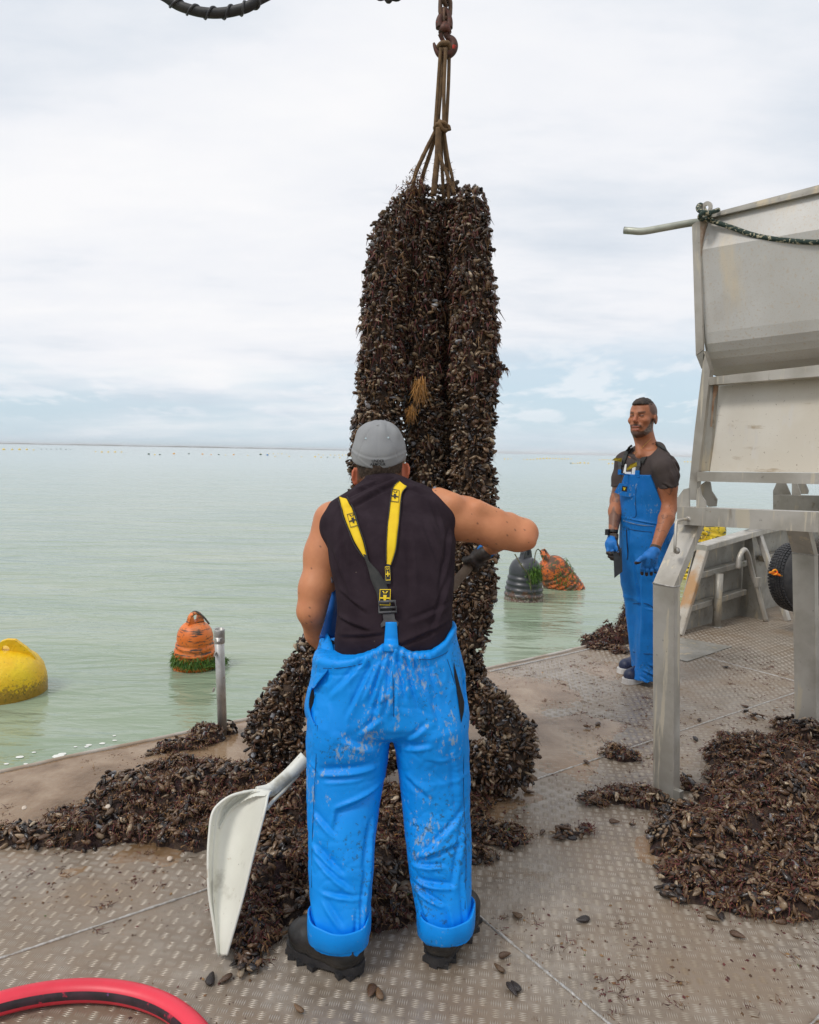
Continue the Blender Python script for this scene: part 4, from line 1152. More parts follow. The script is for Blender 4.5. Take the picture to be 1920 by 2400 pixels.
for ri, (pts, rr) in enumerate(ropes):
    P = spline(Wp(pts), len(pts)*9); P = np.array(P)
    r = np.interp(np.linspace(0, 1, len(P)), np.linspace(0, 1, len(rr)), rr)
    seg = np.linalg.norm(np.diff(P, axis=0), axis=1); cum = np.concatenate([[0], np.cumsum(seg)])
    s_ = cum
    wob = 1 + .10*vnoise(np.stack([s_*0+ri*7, s_*0, s_], 1), 7) + .07*vnoise(np.stack([s_*0+ri*9, s_*0, s_], 1), 17)
    r = r*wob
    core = MB().tube(P, list(r*.75), n=16).build('mussel_rope', CORE, bundle)
    area = np.concatenate([[0], np.cumsum(seg*(r[1:]+r[:-1])*math.pi)])
    n = int(area[-1]/.00023)
    a = rng.random(n)*area[-1]; s_at = np.interp(a, area, cum)
    # end caps
    ncap = 130
    s_at[:ncap] = cum[-1]*(rng.random(ncap) > .45)
    th = rng.random(n)*2*math.pi
    c = np.stack([np.interp(s_at, cum, P[:, i]) for i in range(3)], 1)
    d = np.stack([np.interp(s_at, cum, np.gradient(P[:, i], cum)) for i in range(3)], 1); d /= np.linalg.norm(d, axis=1)[:, None]
    rad = np.interp(s_at, cum, r)
    s1 = np.cross(d, [0, 1, 0]); s1 /= np.linalg.norm(s1, axis=1)[:, None]; s2 = np.cross(d, s1)
    nn = s1*np.cos(th)[:, None] + s2*np.sin(th)[:, None]
    nn[:ncap] = nn[:ncap]*.6 + d[:ncap]*np.where(s_at[:ncap] > 0, 1, -1)[:, None]*rng.random((ncap, 1))*1.2
    nn[:ncap] /= np.linalg.norm(nn[:ncap], axis=1)[:, None]
    bump = .013*vnoise(c + nn*.1, 12) + .010*vnoise(c + nn*.1, 24) + .006*vnoise(c+nn*.1, 45)
    pos = c + nn*(rad*.86 + bump - .001 + .008*rng.standard_normal(n))[:, None]
    pos[:, 2] = np.maximum(pos[:, 2], .015)
    axm = nn*.75 + .62*rng.standard_normal((n, 3)) + np.array([0, 0, -.12])
    lower = pos[:, 2] < .55
    size = rng.uniform(.027, .043, n)*np.where(lower, 1.12, 1)
    roll = rng.standard_normal((n, 3))*.6 + np.array([0, 0, 1.])*np.where(rng.random(n) < .6, 1, 0)[:, None]
    cols = mcols(n, W_ROPE)
    # the silty, brown-crusted upper part
    up = np.clip((pos[:, 2]-2.0)/.5, 0, 1)*.65
    pick = rng.random(n) < up
    cols[pick] = np.array([.06, .04, .026])*(.6+.8*rng.random((pick.sum(), 1)))
    toward = (nn[:, 1] < -.25) & (np.arange(n) > ncap) & (pos[:, 0] > -9)
    score = np.where(toward, size + .02*lower, 0)
    idx = np.argsort(-score)[:300]; idx = rng.choice(idx, 72, replace=False)
    mask_ = np.ones(n, bool); mask_[idx] = False
    mussel_mass('mussel_mass', pos[mask_], axm[mask_], size[mask_], cols[mask_], core, roll[mask_])
    R = frames(axm[idx], roll[idx])
    for j, i in enumerate(idx): single_mussel(pos[i], R[j], size[i]*1.02, core)
    k = int(n*1.1)
    q = rng.integers(0, n, k)
    tufts('byssus_fibre', pos[q]+nn[q]*.004, nn[q]*.7+np.array([0, 0, -.3]), .013, .0020, FIB, core, droop=1.2, spread=.6, cols=wcols(k, (.26, .14, .28, .16, .14, .015, 0)), segs=3)
    top = np.where(pos[:, 2] > 1.75)[0]
    if len(top):
        q = rng.choice(top, int(len(top)*1.1))
        tufts('maroon_weed', pos[q]+nn[q]*.006, nn[q]*.5+np.array([0, 0, -.6]), .015, .0036, FIB, core, droop=1.4, spread=.45, cols=wcols(len(q), (.40, .30, .16, .08, .06, .0, 0)), segs=3)
# ochre sponge lumps
for i_, (x, y, Y, sz) in enumerate(((983, 903, 3.10, .045), (964, 960, 3.14, .030), (728, 1632, 2.98, .036))):
    c = W(x, y, Y); k = 260
    P = c + rng.standard_normal((k, 3))*sz*np.array([.3, .2, .35])
    sp_ = tufts('ochre_sponge_tuft', P, np.tile([0, -.2, -1.], (k, 1)), sz*.8, .0022, FIB, bundle, droop=.3, spread=.22, cols=wcols(k, (0, 0, .1, .2, 0, 1, 0)))

# ---- slings, knot, hook, chain
ROPE = mat('brown_fouled_rope', (.17, .10, .045), (.10, .058, .026), 30, rough=.85, bump=.9, bscale=190, bdist=.003, layers=[((.05, .025, .015), 24, .60, .1)])
sl = empty('rope_sling', W(1035, 300, 3.2), 'brown rope sling with a knot fanning from the hook to the mussel ropes', 'rope')
KY = 3.2
ups = [((1033, 113), (1027, 200), (1020, 298), -.02), ((1040, 113), (1034, 200), (1026, 298), .015), ((1045, 113), (1041, 200), (1040, 298), -.03), ((1053, 128), (1051, 200), (1046, 298), .0)]
for a, b_, c, dy in ups:
    MB().tube(spline([W(*a, KY+dy), W(*b_, KY+dy), W(*c, KY+dy*.5)], 26), .0078, n=9).build('strand', ROPE, sl)
downs = [((1022, 305), (990, 370), (972, 415), (966, 470), 3.20, .0085), ((1024, 308), (1008, 360), (992, 410), (980, 468), 3.22, .0085), ((1028, 300), (1026, 360), (1022, 400), (1016, 458), 3.17, .0125),
         ((1034, 305), (1035, 370), (1037, 410), (1040, 465), 3.21, .007), ((1038, 308), (1045, 370), (1050, 420), (1052, 468), 3.20, .0075), ((1041, 308), (1050, 370), (1060, 415), (1066, 458), 3.19, .0065),
         ((1026, 350), (1036, 380), (1053, 420), (1066, 452), 3.15, .0065)]
for a, b_, c, d_, Y, r_ in downs:
    P = spline([W(*a, Y), W(*b_, Y), W(*c, Y), W(*d_, Y)], 40)
    rr_ = [r_*(1+.12*random.random()) for _ in P]
    o = MB().tube(P, rr_, n=9).build('strand', ROPE, sl)
    P = np.array(P)[16:]; q = rng.integers(0, len(P), 150)
    tufts('rope_fuzz', P[q]+rng.standard_normal((150, 3))*r_*.4, rng.standard_normal((150, 3)), .014, .0013, FIB, sl, droop=.3, cols=wcols(150, (.1, .1, .5, .3, .2, .05, 0)))
P = np.array(Wp([(974, 425, 3.2), (962, 452, 3.2), (952, 490, 3.2)])); q = rng.integers(0, 3, 500)
tufts('rope_fuzz', P[q]+rng.standard_normal((500, 3))*.022, rng.standard_normal((500, 3)), .03, .002, FIB, sl, droop=.5, cols=wcols(500, (.3, .2, .4, .3, .2, .05, 0)))
kc = W(1034, 300, 3.18)
kp = [kc + np.array(v)*.001 for v in ((-24, 10, -10), (-8, -14, 12), (14, -18, 12), (26, 0, 0), (10, 16, -12), (-14, 12, -14), (-26, -4, 0), (-10, -20, 8), (8, -16, -12), (24, -8, -10), (30, 4, 6), (10, 12, 22), (-6, -2, 26), (-4, -16, 14))]
MB().tube(spline(kp, 80), .0085, n=9).build('knot', ROPE, sl)
MB().tube(spline([kc+[.012, -.01, 0], kc+[.030, -.012, .004], kc+[.036, -.012, -.014]], 10), .007, n=8).build('knot_tail', ROPE, sl)
MB().tube(spline([W(1027, 112, 3.19), W(1033, 104, 3.18), W(1043, 101, 3.17), W(1052, 105, 3.18), W(1055, 128, 3.2)], 20), .011, n=9).build('hook_turns', ROPE, sl)
MB().tube(spline([W(1030, 114, 3.21), W(1036, 106, 3.22), W(1046, 106, 3.23), W(1052, 112, 3.22)], 20), .010, n=9).build('hook_turns', ROPE, sl)
HOOKM = mat('rusty_red_iron', (.12, .042, .028), (.075, .038, .028), 35, rough=.6, metal=.35, bump=.4, bscale=120, layers=[((.50, .035, .02), 26, .62, .05), ((.04, .025, .02), 60, .58, .1)])
CHM = mat('rusty_chain_iron', (.10, .06, .04), (.16, .09, .055), 40, rough=.6, metal=.4, bump=.4, bscale=120)
hk = empty('crane_hook', W(1043, 90, 3.2), 'rusty red crane hook with safety latch hanging on a short chain', 'hook')
Y = 3.2
hpts = [(1043, 66), (1044, 78), (1050, 87), (1060, 95), (1064, 106), (1061, 118), (1052, 127), (1041, 130), (1030, 127), (1023, 118), (1019, 108), (1017, 101)]
rad = [.018, .017, .020, .026, .029, .030, .028, .024, .021, .016, .012, .008]
P = spline([W(x, y, Y) for x, y in hpts], 66)
MB().tube(P, list(np.interp(np.linspace(0, 1, len(P)), np.linspace(0, 1, len(rad)), rad)*.62), n=14, sq=1.15).build('hook_body', HOOKM, hk)
MB().beam(W(1031, 79, Y-.02), W(1041, 101, Y-.01), .018, .006, (1, 0, 0)).build('safety_latch', HOOKM, hk)
ax = axes_from(W(1043, 40, Y) - W(1043, 75, Y))
MB().lathe([(.016, -.006), (.028, 0), (.026, .018), (.018, .03), (.013, .04)], W(1043, 76, Y), ax, n=16).build('swivel', HOOKM, hk)
sh = [W(x, y, Y) for x, y in ((1031, 66), (1030, 50), (1036, 34), (1040, 24), (1046, 24), (1051, 34), (1054, 50), (1053, 66))]
MB().tube(spline(sh, 40), list(np.interp(np.linspace(0, 1, 43), [0, .3, .5, .7, 1], [.017, .013, .010, .013, .017]))[:len(spline(sh, 40))] if len(spline(sh, 40)) <= 43 else .013, n=12).build('shackle', HOOKM, hk)
def link_(c, w, h, r, ax0, ax1):
    P = []
    for a in np.linspace(0, 2*math.pi, 33):
        x = w*math.cos(a); y = (h-w)*(1 if math.sin(a) > 0 else -1)*(abs(math.sin(a)) > .02) + w*math.sin(a)
        P.append(c + ax0*x + ax1*y)
    return MB().tube(P, r, n=10, cap=False).build('chain_link', CHM, hk)
x1, z1 = np.array([1., 0, 0]), ZV
link_(W(1044, 17, Y), .024, .042, .009, x1*.9+np.array([0, .3, 0]), z1)
link_(W(1044, -14, Y), .024, .042, .009, np.array([.35, .9, 0]), z1)
for k_ in range(1, 24): link_(W(1044, -14, Y) + ZV*.062*k_, .024, .042, .009, x1 if k_ % 2 else np.array([.35, .9, 0]), z1)
link_(W(1043, 38, Y), .012, .030, .006, np.array([.4, .9, 0]), z1)

# ---- heaps lying on the deck
MUDC = mat('matted_weed_and_silt', (.026, .012, .009), (.06, .034, .019), 40, rough=.75, bump=1, bscale=90, bdist=.012, layers=[((.025, .008, .008), 14, .5, .12)])
def heap(label, blobs, dens=1.0, ind=26, weed=1.0, maroon=.5, name='mussel_heap', cat='mussel heap', jag=.35):
    B = []
    for px, py, rx, ry, hh, *rot in blobs:
        c = G(px, py)[:2]; B.append((c[0], c[1], rx, ry, hh, math.radians(rot[0]) if rot else 0))
    def Hf(x, y):
        r = np.zeros_like(x)
        for cx_, cy_, rx, ry, hh, ro in B:
            u = ((x-cx_)*math.cos(ro) + (y-cy_)*math.sin(ro))/rx; v = (-(x-cx_)*math.sin(ro) + (y-cy_)*math.cos(ro))/ry
            d = np.sqrt(u*u+v*v)
            q = np.stack([x, y, 0*x], -1)
            d = d + jag*vnoise(q, 5) + .24*vnoise(q, 12) + .12*vnoise(q+3, 30)
            r = np.maximum(r, hh*np.clip(1-d, 0, 1)**.62)
        q = np.stack([x, y, 0*x], -1)
        return r*(1 + .30*vnoise(q+9, 9) + .2*vnoise(q+5, 22))
    x0 = min(b[0]-1.3*max(b[2], b[3]) for b in B); x1_ = max(b[0]+1.3*max(b[2], b[3]) for b in B)
    y0 = min(b[1]-1.3*max(b[2], b[3]) for b in B); y1_ = max(b[1]+1.3*max(b[2], b[3]) for b in B)
    e = empty(name, (B[0][0], B[0][1], 0), label, cat)
    nx, ny = int((x1_-x0)/.014)+2, int((y1_-y0)/.014)+2
    V, F = grid(x0, x1_, y0, y1_, nx, ny)
    Hh = Hf(V[:, 0], V[:, 1]); V[:, 2] = Hh - .020
    keep = (Hh[F] > .020).any(1); F = F[keep]
    used, inv = np.unique(F, return_inverse=True); V2 = V[used]; F2 = inv.reshape(F.shape)
    o = link('matted_base', mesh_np('matted_base', V2, F2), MUDC, e); o['kind'] = 'stuff'
    area = (Hh > .008).sum()*.014**2
    n = int(area/.00030*dens)
    x = rng.uniform(x0, x1_, n*6); y = rng.uniform(y0, y1_, n*6); hz = Hf(x, y)
    k = np.where(hz > .006)[0][:n]; x, y, hz = x[k], y[k], hz[k]; n = len(k)
    ep = .01
    gx = (Hf(x+ep, y)-Hf(x-ep, y))/(2*ep); gy = (Hf(x, y+ep)-Hf(x, y-ep))/(2*ep)
    nn = np.stack([-gx, -gy, np.ones(n)], 1); nn[:, :2] = nn[:, :2].clip(-2, 2); nn /= np.linalg.norm(nn, axis=1)[:, None]
    P = np.stack([x, y, hz + rng.uniform(-.004, .012, n)], 1); P[:, 2] = np.maximum(P[:, 2], .007)
    axm = rng.standard_normal((n, 3)); axm -= nn*(axm*nn).sum(1)[:, None]*.65
    thin = hz < .02; axm[thin, 2] *= .15
    size = rng.uniform(.026, .045, n); cols = mcols(n, W_HEAP)
    roll = rng.standard_normal((n, 3))*.5 + nn
    nind = min(ind, n//3)
    near = np.argsort(-(size*1.5 - P[:, 1]*.004 + P[:, 2]*.02))[:nind*5]; idx = rng.choice(near, nind, replace=False)
    mk = np.ones(n, bool); mk[idx] = False
    mussel_mass('mussel_mass', P[mk], axm[mk], size[mk], cols[mk], e, roll[mk])
    R = frames(axm[idx], roll[idx])
    for j, i in enumerate(idx): single_mussel(P[i]+[0, 0, .004], R[j], size[i]*1.03, e)
    kk = int(n*6.5*weed)
    # weed grows in patches
    q = rng.integers(0, n, kk*3); pn = vnoise(np.stack([P[q, 0], P[q, 1], 0*q], 1), 9)
    q = q[pn > -.35][:kk]
    tufts('weed_fibre', P[q]+nn[q]*.004+rng.standard_normal((len(q), 3))*[.012, .012, .004], nn[q], .016, .0023, FIB, e, droop=.8,
          cols=wcols(len(q), (.6*maroon, .35*maroon, .30, .20, .15, .015, .003)), segs=3, spread=1.1)
    return e
heap('broad dark mussel heap spread across the deck left of the white shovel', [
  (560, 1905, .38, .26, .15, 20), (420, 1880, .30, .20, .15, 30), (330, 1935, .28, .16, .11, 20), (420, 1815, .15, .09, .08), (520, 1835, .16, .09, .07), (250, 1960, .20, .10, .06, 10), (150, 1965, .20, .07, .040, 10), (40, 1965, .18, .07, .045, 5), (150, 1925, .07, .05, .045), (640, 1960, .14, .11, .07), (600, 1880, .14, .10, .06)], ind=46, maroon=.5)
heap('dark mussel heap in front of the worker\'s boots with shells spilling beside the white shovel', [
  (605, 2185, .10, .12, .10, 30), (640, 2090, .15, .15, .13), (715, 2050, .20, .15, .15), (800, 2120, .22, .20, .13), (880, 2060, .16, .18, .11), (930, 2120, .10, .10, .05), (590, 2245, .07, .06, .04), (570, 2275, .04, .03, .02), (680, 2130, .10, .09, .09)], ind=46, maroon=.7)
heap('strip of mussels and weed seen between and beside the blue trouser legs', [
  (680, 1985, .14, .10, .07), (760, 1990, .18, .10, .06), (880, 1960, .20, .12, .08), (900, 1880, .20, .10, .06), (1010, 1920, .20, .12, .06), (1110, 1900, .16, .10, .05), (1150, 1960, .16, .07, .05), (1190, 1975, .06, .04, .03), (1115, 2010, .10, .05, .035), (1140, 1875, .12, .06, .03), (960, 2010, .12, .10, .06)], ind=34, maroon=.5, jag=.45)
heap('largest mussel heap with red-brown weed spreading at the right side of the deck', [
  (1890, 1905, .50, .36, .15, 10), (1800, 1960, .40, .24, .12), (1700, 1960, .26, .16, .09), (1740, 2060, .22, .14, .09), (1860, 2085, .32, .20, .10), (1790, 1790, .24, .16, .12), (1900, 1760, .24, .16, .14), (1620, 1920, .16, .08, .06), (1650, 2110, .14, .045, .04, -10), (1740, 2130, .16, .06, .05), (1700, 1825, .09, .09, .06), (1850, 1710, .12, .07, .07), (2050, 1850, .5, .5, .2)], ind=60, maroon=.55)
heap('low strip of mussels piled around the foot of the bent near leg', [
  (1480, 1872, .14, .07, .05), (1420, 1875, .11, .055, .045), (1390, 1885, .07, .04, .035), (1540, 1880, .10, .06, .05), (1610, 1845, .05, .05, .06), (1590, 1890, .08, .05, .04)], ind=18, maroon=.5)
heap('small mussel heap at the deck edge beside the slim metal post', [
  (400, 1757, .12, .07, .085, 20), (435, 1752, .12, .065, .065, 20), (480, 1735, .075, .06, .105), (365, 1764, .05, .035, .035), (540, 1718, .035, .03, .05)], ind=18, maroon=.5)
heap('mound of dark weed and mussels behind the bearded man\'s legs', [
  (1475, 1500, .24, .18, .33, 30), (1430, 1508, .16, .13, .14, 30), (1420, 1520, .14, .06, .04), (1455, 1530, .10, .05, .04)], ind=14, maroon=1.6, weed=1.5)
heap('small clump of mussels on the deck left of the bent near leg', [(1445, 1772, .06, .045, .045), (1470, 1780, .06, .04, .035), (1430, 1765, .04, .03, .03)], ind=7, name='mussel_clump', cat='mussel clump')
heap('flat clump of red-brown weed on the deck right of the worker', [(1345, 1955, .08, .035, .035), (1320, 1962, .05, .025, .02)], ind=3, weed=3, maroon=3, name='weed_clump', cat='weed clump')
heap('tiny weed clump in a puddle on the open deck', [(1375, 1706, .05, .022, .022), (1355, 1700, .035, .015, .010)], ind=2, weed=3, maroon=3, name='weed_clump', cat='weed clump')
heap('pair of clumped mussels near the seam behind the near leg', [(1765, 1684, .07, .025, .02), (1745, 1680, .035, .02, .02)], ind=4, name='mussel_clump', cat='mussel clump')
# loose shells
LANDM = [(1366, 2160, 'lying alone on open tread plate below the weed clump'), (1688, 2152, 'touching a second one below the right-hand heap'), (1200, 2238, 'beside the cross seam right of the right boot'), (1208, 2318, 'paired with another near the bottom of the deck'),
 (565, 2280, 'among the spill between shovel tip and left boot'), (500, 2300, 'nearest the red hose, below the shovel tip'), (1130, 2000, 'at the right trouser leg, on the strip of mussels'), (1580, 1835, 'just behind the bent near leg'), (1260, 1958, 'left of the flat weed clump'), (1440, 1930, 'on the plate in front of the strip by the near leg'),
 (1745, 1658, 'on the far side of the long seam near the rear leg'), (1648, 1693, 'on the long seam right of the near leg'), (1240, 1860, 'right of the lowest loop of the mussel bundle'), (330, 1748, 'at the left end of the small heap by the post'), (300, 1815, 'in the silty water left of the broad heap'), (352, 1796, 'in the silty water above the broad heap'),
 (870, 2330, 'in front of the left boot heel'), (1630, 1735, 'between the near leg and the right-hand heap'), (1240, 1705, 'on bare plate right of the bundle'), (1375, 1790, 'left of the small mussel clump'), (1400, 1700, 'near the tiny weed clump in the puddle'), (700, 2370, 'at the very bottom beside the red hose')]
LOOSE = [(1212, 2150, 'loose mussel resting on the tread plate near the deck centre'), (1366, 2160, None), (1670, 2158, 'mussel stuck to another just below the right-hand heap'), (1688, 2152, None), (1728, 2197, 'single dark mussel with a tuft lying alone below the right-hand heap'),
         (1183, 2245, None), (1170, 2275, 'black mussel beside the cross seam near the right boot'), (1200, 2325, 'open pair of shells at the lower deck centre'), (1208, 2318, None), (495, 2300, 'black wet mussel below the shovel tip'), (528, 2300, None), (590, 2275, None),
         (1130, 2000, None), (1580, 1835, None), (1270, 1955, None), (1440, 1930, None), (1700, 1566, 'dark shell clump near the smooth corner plate'), (1745, 1658, None), (1640, 1690, None), (1240, 1860, None),
         (350, 1772, None), (300, 1815, None), (890, 2335, 'mussel fragment below the left boot'), (870, 2328, None), (1630, 1735, None), (1240, 1705, None), (1375, 1790, None), (1400, 1700, None), (700, 2370, None)]
for x, y, lab in LOOSE:
    p = G(x, y); p[2] = .0095
    a = rng.random()*6.28; axm = np.array([[math.cos(a), math.sin(a), .05*rng.standard_normal()]])
    R = frames(axm, np.array([[0, 0, 1.]]) + .25*rng.standard_normal((1, 3)))[0]
    if lab is None:
        lm = min(LANDM, key=lambda q_: (q_[0]-x)**2 + (q_[1]-y)**2)
        lab = 'loose mussel ' + lm[2]
    single_mussel(p, R, random.uniform(.040, .052), None, lab, 'loose mussels scattered on the deck')
# pale broken shells
PALE = mat('pale_shell', (.62, .52, .42), (.45, .36, .28), 60, rough=.4)
for x, y, lab in ((57, 1893, 'pale shell on the thin end of the broad left heap'), (253, 1890, 'pale shell half on top of the broad left heap'), (488, 1822, 'pale round shell high on the broad left heap'), (398, 2012, 'cream crusted shell lump below the broad left heap'), (908, 1912, 'pale shell between the blue trouser legs')):
    p = G(x, y); p[2] = .09 if y < 1900 else .015
    c = p + (W(x, y, p[1]) - p)*0
    d = _ray(x, y); z_ = .10 if y in (1890, 1822) else (.055 if y in (1893, 1912) else .012)
    c = np.array([0, 0, CAMH]) + d*(z_-CAMH)/d[2]
    mb = MB(); mb.lathe([(.002, .0015), (.006, .002), (.009, .0005), (.0095, -.001), (.006, .0), (.002, .0)], c, axes_from((.2, -.6, 1)), n=12)
    tag(mb.build('pale_shell', PALE), lab, 'shell')
# fine litter: crumbs of weed and shell over the plates
n = 5200
x = rng.uniform(-2.2, 3.6, n*4); y = rng.uniform(1.5, 5.6, n*4)
q = np.stack([x, y, 0*x], 1)
k = np.where((vnoise(q, 1.6) + .4*vnoise(q, 5) > -.25) & inpoly(q, shr) & (np.abs(x) < .62*y+.3))[0][:n]
P = q[k]; n = len(k); sz = rng.gamma(2.0, .0017, n).clip(.0012, .008)
octV = np.array([(1, 0, 0), (0, .6, 0), (-1, 0, 0), (0, -.6, 0), (0.1, 0, .5)]); octF = np.array([(0, 1, 4), (1, 2, 4), (2, 3, 4), (3, 0, 4)])
th = rng.random(n)*6.28
R = np.stack([np.stack([np.cos(th), -np.sin(th), 0*th], 1), np.stack([np.sin(th), np.cos(th), 0*th], 1), np.tile([0, 0, 1.], (n, 1))], 1)
V = np.einsum('nij,vj->nvi', R, octV)*sz[:, None, None] + P[:, None] + [0, 0, .0012]
o = link('shell_grit', mesh_np('shell_grit', V.reshape(-1, 3), (octF[None]+5*np.arange(n)[:, None, None]).reshape(-1, 3), np.repeat(wcols(n, (.25, .3, .3, .12, .2, .01, .01)), 5, 0), smooth=False), FIB)
o['kind'] = 'stuff'; o['label'] = 'fine crumbs of shell and weed littering the deck'
n = 5200
cl = rng.integers(0, len(P), 420); q = P[cl[rng.integers(0, 420, n)]] + rng.standard_normal((n, 3))*[.014, .012, 0]; q[:, 2] = .002
o = tufts('weed_shreds', q, np.tile([0, 0, .25], (n, 1)), .020, .0013, FIB, None, droop=.15, cols=wcols(n, (.4, .3, .3, .15, .1, .01, .01)), spread=.9, flat=.12)
o['kind'] = 'stuff'; o['label'] = 'thin shreds of weed stuck to the deck'
# foam flecks on the water by the hull
FOAM = mat('foam', (.75, .75, .70), rough=.6)
mb = MB()
for x, y, r_ in ((378*1, 1, 0),): pass
for x, y, r_ in ((208, 1746, .012), (203, 1750, .008), (177, 1750, .007), (240, 1742, .012), (269, 1735, .009), (137, 1772, .022), (146, 1767, .016), (171, 1771, .010), (183, 1773, .009), (46, 1774, .014), (80, 1763, .008), (268, 1724, .007), (15, 1790, .01), (60, 1790, .008)):
    c = G(x, y, WATER_Z+.003); k = 10
    mb.add([c + np.array([r_*1.4*math.cos(a)*(1+.3*random.random()), r_*math.sin(a)*(1+.3*random.random()), 0]) for a in np.linspace(0, 6.283, k, endpoint=False)] + [c+ZV*.003], [(i, (i+1) % k, k) for i in range(k)])
o = mb.build('foam_flecks', FOAM); o['kind'] = 'stuff'; o['label'] = 'small foam flecks on the water along the hull'
# ================================================================== PEOPLE: materials
SKIN1 = vcol_mat('tanned_skin', rough=.50, bump=.5, bscale=170, bdist=.0014, spec=.4)
def cloth_blue(name, c1, c2, dirtamt, spots=()):
    m, t, b = new_mat(name)
    n1 = noise_(t, 5, 5, .6); n2 = noise_(t, 70, 7, .70, stretch=(1, 1, .5)); n3 = noise_(t, 3.2, 4, .55)
    c = mix_(t, ramp_(t, n1, [(.35, (0,)*3), (.65, (1,)*3)]), c1, c2)
    # scuffs of dried silt, in patches
    dsum = math_(t, 'ADD', math_(t, 'MULTIPLY', n2, .8), math_(t, 'MULTIPLY', n3, .62))
    tcs = t.nodes.new('ShaderNodeTexCoord')
    for (cx_, cy_, cz_), r_, a_ in spots:
        vd = t.nodes.new('ShaderNodeVectorMath'); vd.operation = 'DISTANCE'; vd.inputs[1].default_value = (cx_, cy_, cz_)
        t.links.new(tcs.outputs['Object'], vd.inputs[0])
        dsum = math_(t, 'ADD', dsum, math_(t, 'MULTIPLY', math_(t, 'SUBTRACT', 1.0, math_(t, 'DIVIDE', vd.outputs['Value'], r_), clamp=True), a_))
    f = ramp_(t, dsum, [(dirtamt, (0,)*3), (dirtamt+.06, (.8,)*3)])
    c = mix_(t, math_(t, 'MULTIPLY', f, .85), c, (.34, .40, .38))
    f2 = ramp_(t, math_(t, 'ADD', math_(t, 'MULTIPLY', noise_(t, 75, 6, .7), .7), math_(t, 'MULTIPLY', noise_(t, 2.4, 3), .5)), [(.68, (0,)*3), (.74, (.8,)*3)])
    c = mix_(t, f2, c, (.02, .09, .17))
    f3 = ramp_(t, noise_(t, 130, 4, .6), [(.70, (0,)*3), (.74, (.85,)*3)])
    c = mix_(t, f3, c, (.10, .05, .03))
    t.links.new(c, b.inputs['Base Color'])
    b.inputs['Roughness'].default_value = .48
    b.inputs['Specular IOR Level'].default_value = .24
    bump_(t, b, math_(t, 'ADD', math_(t, 'MULTIPLY', noise_(t, 9, 5, .5), 1.), math_(t, 'MULTIPLY', noise_(t, 60, 4), .12)), .35, .012)
    return m
BLUE1 = cloth_blue('bright_blue_oilskin', (.002, .245, .76), (.003, .275, .80), .875, [(W(870, 1725, 2.04), .16, .22), (W(1010, 1640, 2.04), .17, .18), (W(1060, 1730, 2.04), .15, .20), (W(760, 1790, 2.06), .14, .16), (W(1000, 1830, 2.04), .15, .14), (W(730, 1880, 2.06), .12, .12), (W(1030, 1950, 2.04), .12, .10)])
BLUE2 = cloth_blue('worn_blue_oilskin', (.006, .15, .50), (.010, .18, .55), .85)
FLEECE = mat('dark_fleece', (.022, .014, .019), (.030, .020, .026), 18, rough=.95, bump=.35, bscale=320, bdist=.001, spec=.15, layers=[((.30, .24, .18), 85, .735, .02)])
CAPM = mat('grey_cap_cloth', (.295, .30, .305), (.265, .27, .28), 9, rough=.85, bump=.25, bscale=420, bdist=.0006, spec=.2)
BOOTM = mat('wet_black_boot', (.012, .012, .012), (.024, .021, .018), 14, rough=.46, bump=.35, bscale=70, layers=[((.14, .09, .05), 55, .68, .05)])
STRAP_Y = mat('yellow_webbing', (.80, .55, .005), (.74, .48, .004), 12, rough=.75, bump=.3, bscale=500, bdist=.0004)
STRAP_K = mat('black_webbing', (.022, .023, .022), (.032, .032, .03), 40, rough=.8, bump=.3, bscale=500, bdist=.0004)
PRINT_K = mat('black_print', (.012, .012, .012), rough=.7)
PRINT_Y = mat('yellow_print', (.80, .56, .01), rough=.7)
HAIR1 = mat('cropped_hair', (.040, .024, .015), (.075, .048, .032), 60, rough=.8, bump=.9, bscale=600, bdist=.001)
GLOVE_K = mat('black_glove_rubber', (.020, .018, .017), (.05, .035, .028), 30, rough=.55, bump=.4, bscale=200)
GLOVE_B = mat('blue_knit_glove', (.006, .17, .55), (.008, .13, .42), 18, rough=.7, bump=.4, bscale=300, layers=[((.03, .04, .05), 30, .62, .08)])
CUFF = mat('grey_brown_knit', (.11, .085, .07), (.07, .055, .045), 40, rough=.95, bump=.6, bscale=250)
def person(name_label, loc, group=None):
    return empty('person', loc, name_label, 'person', group)
def sdf_obj(name, S, mat_, parent, colfn=None, disp=None, rel=1):
    P, Q = S.surf()
    if disp is not None:
        Nn = vnormals(P, Q); P = P + Nn*disp(P, Nn)[:, None]
    if rel: P = relax(P, Q, rel, .4)
    col = None
    if colfn is not None: col = colfn(P, vnormals(P, Q))
    me = mesh_np(name, P, Q, col)
    o = link(name, me, mat_, parent)
    return o, P, Q
def bvh_of(P, Q): return BVHTree.FromPolygons([Vector(p) for p in P.tolist()], [tuple(q) for q in Q.tolist()])
ORG_ = Vector((0, 0, CAMH))
def hit(bv, x, y, off=.003, dflt=None):
    """place on a garment found from the survey view, lifted off it along the normal"""
    d = Vector(_ray(x, y).tolist()).normalized()
    loc, nor, idx, dist = bv.ray_cast(ORG_, d)
    if loc is None: return None if dflt is None else np.array(W(x, y, dflt))
    if nor.dot(d) > 0: nor = -nor
    return np.array(loc + nor*off)
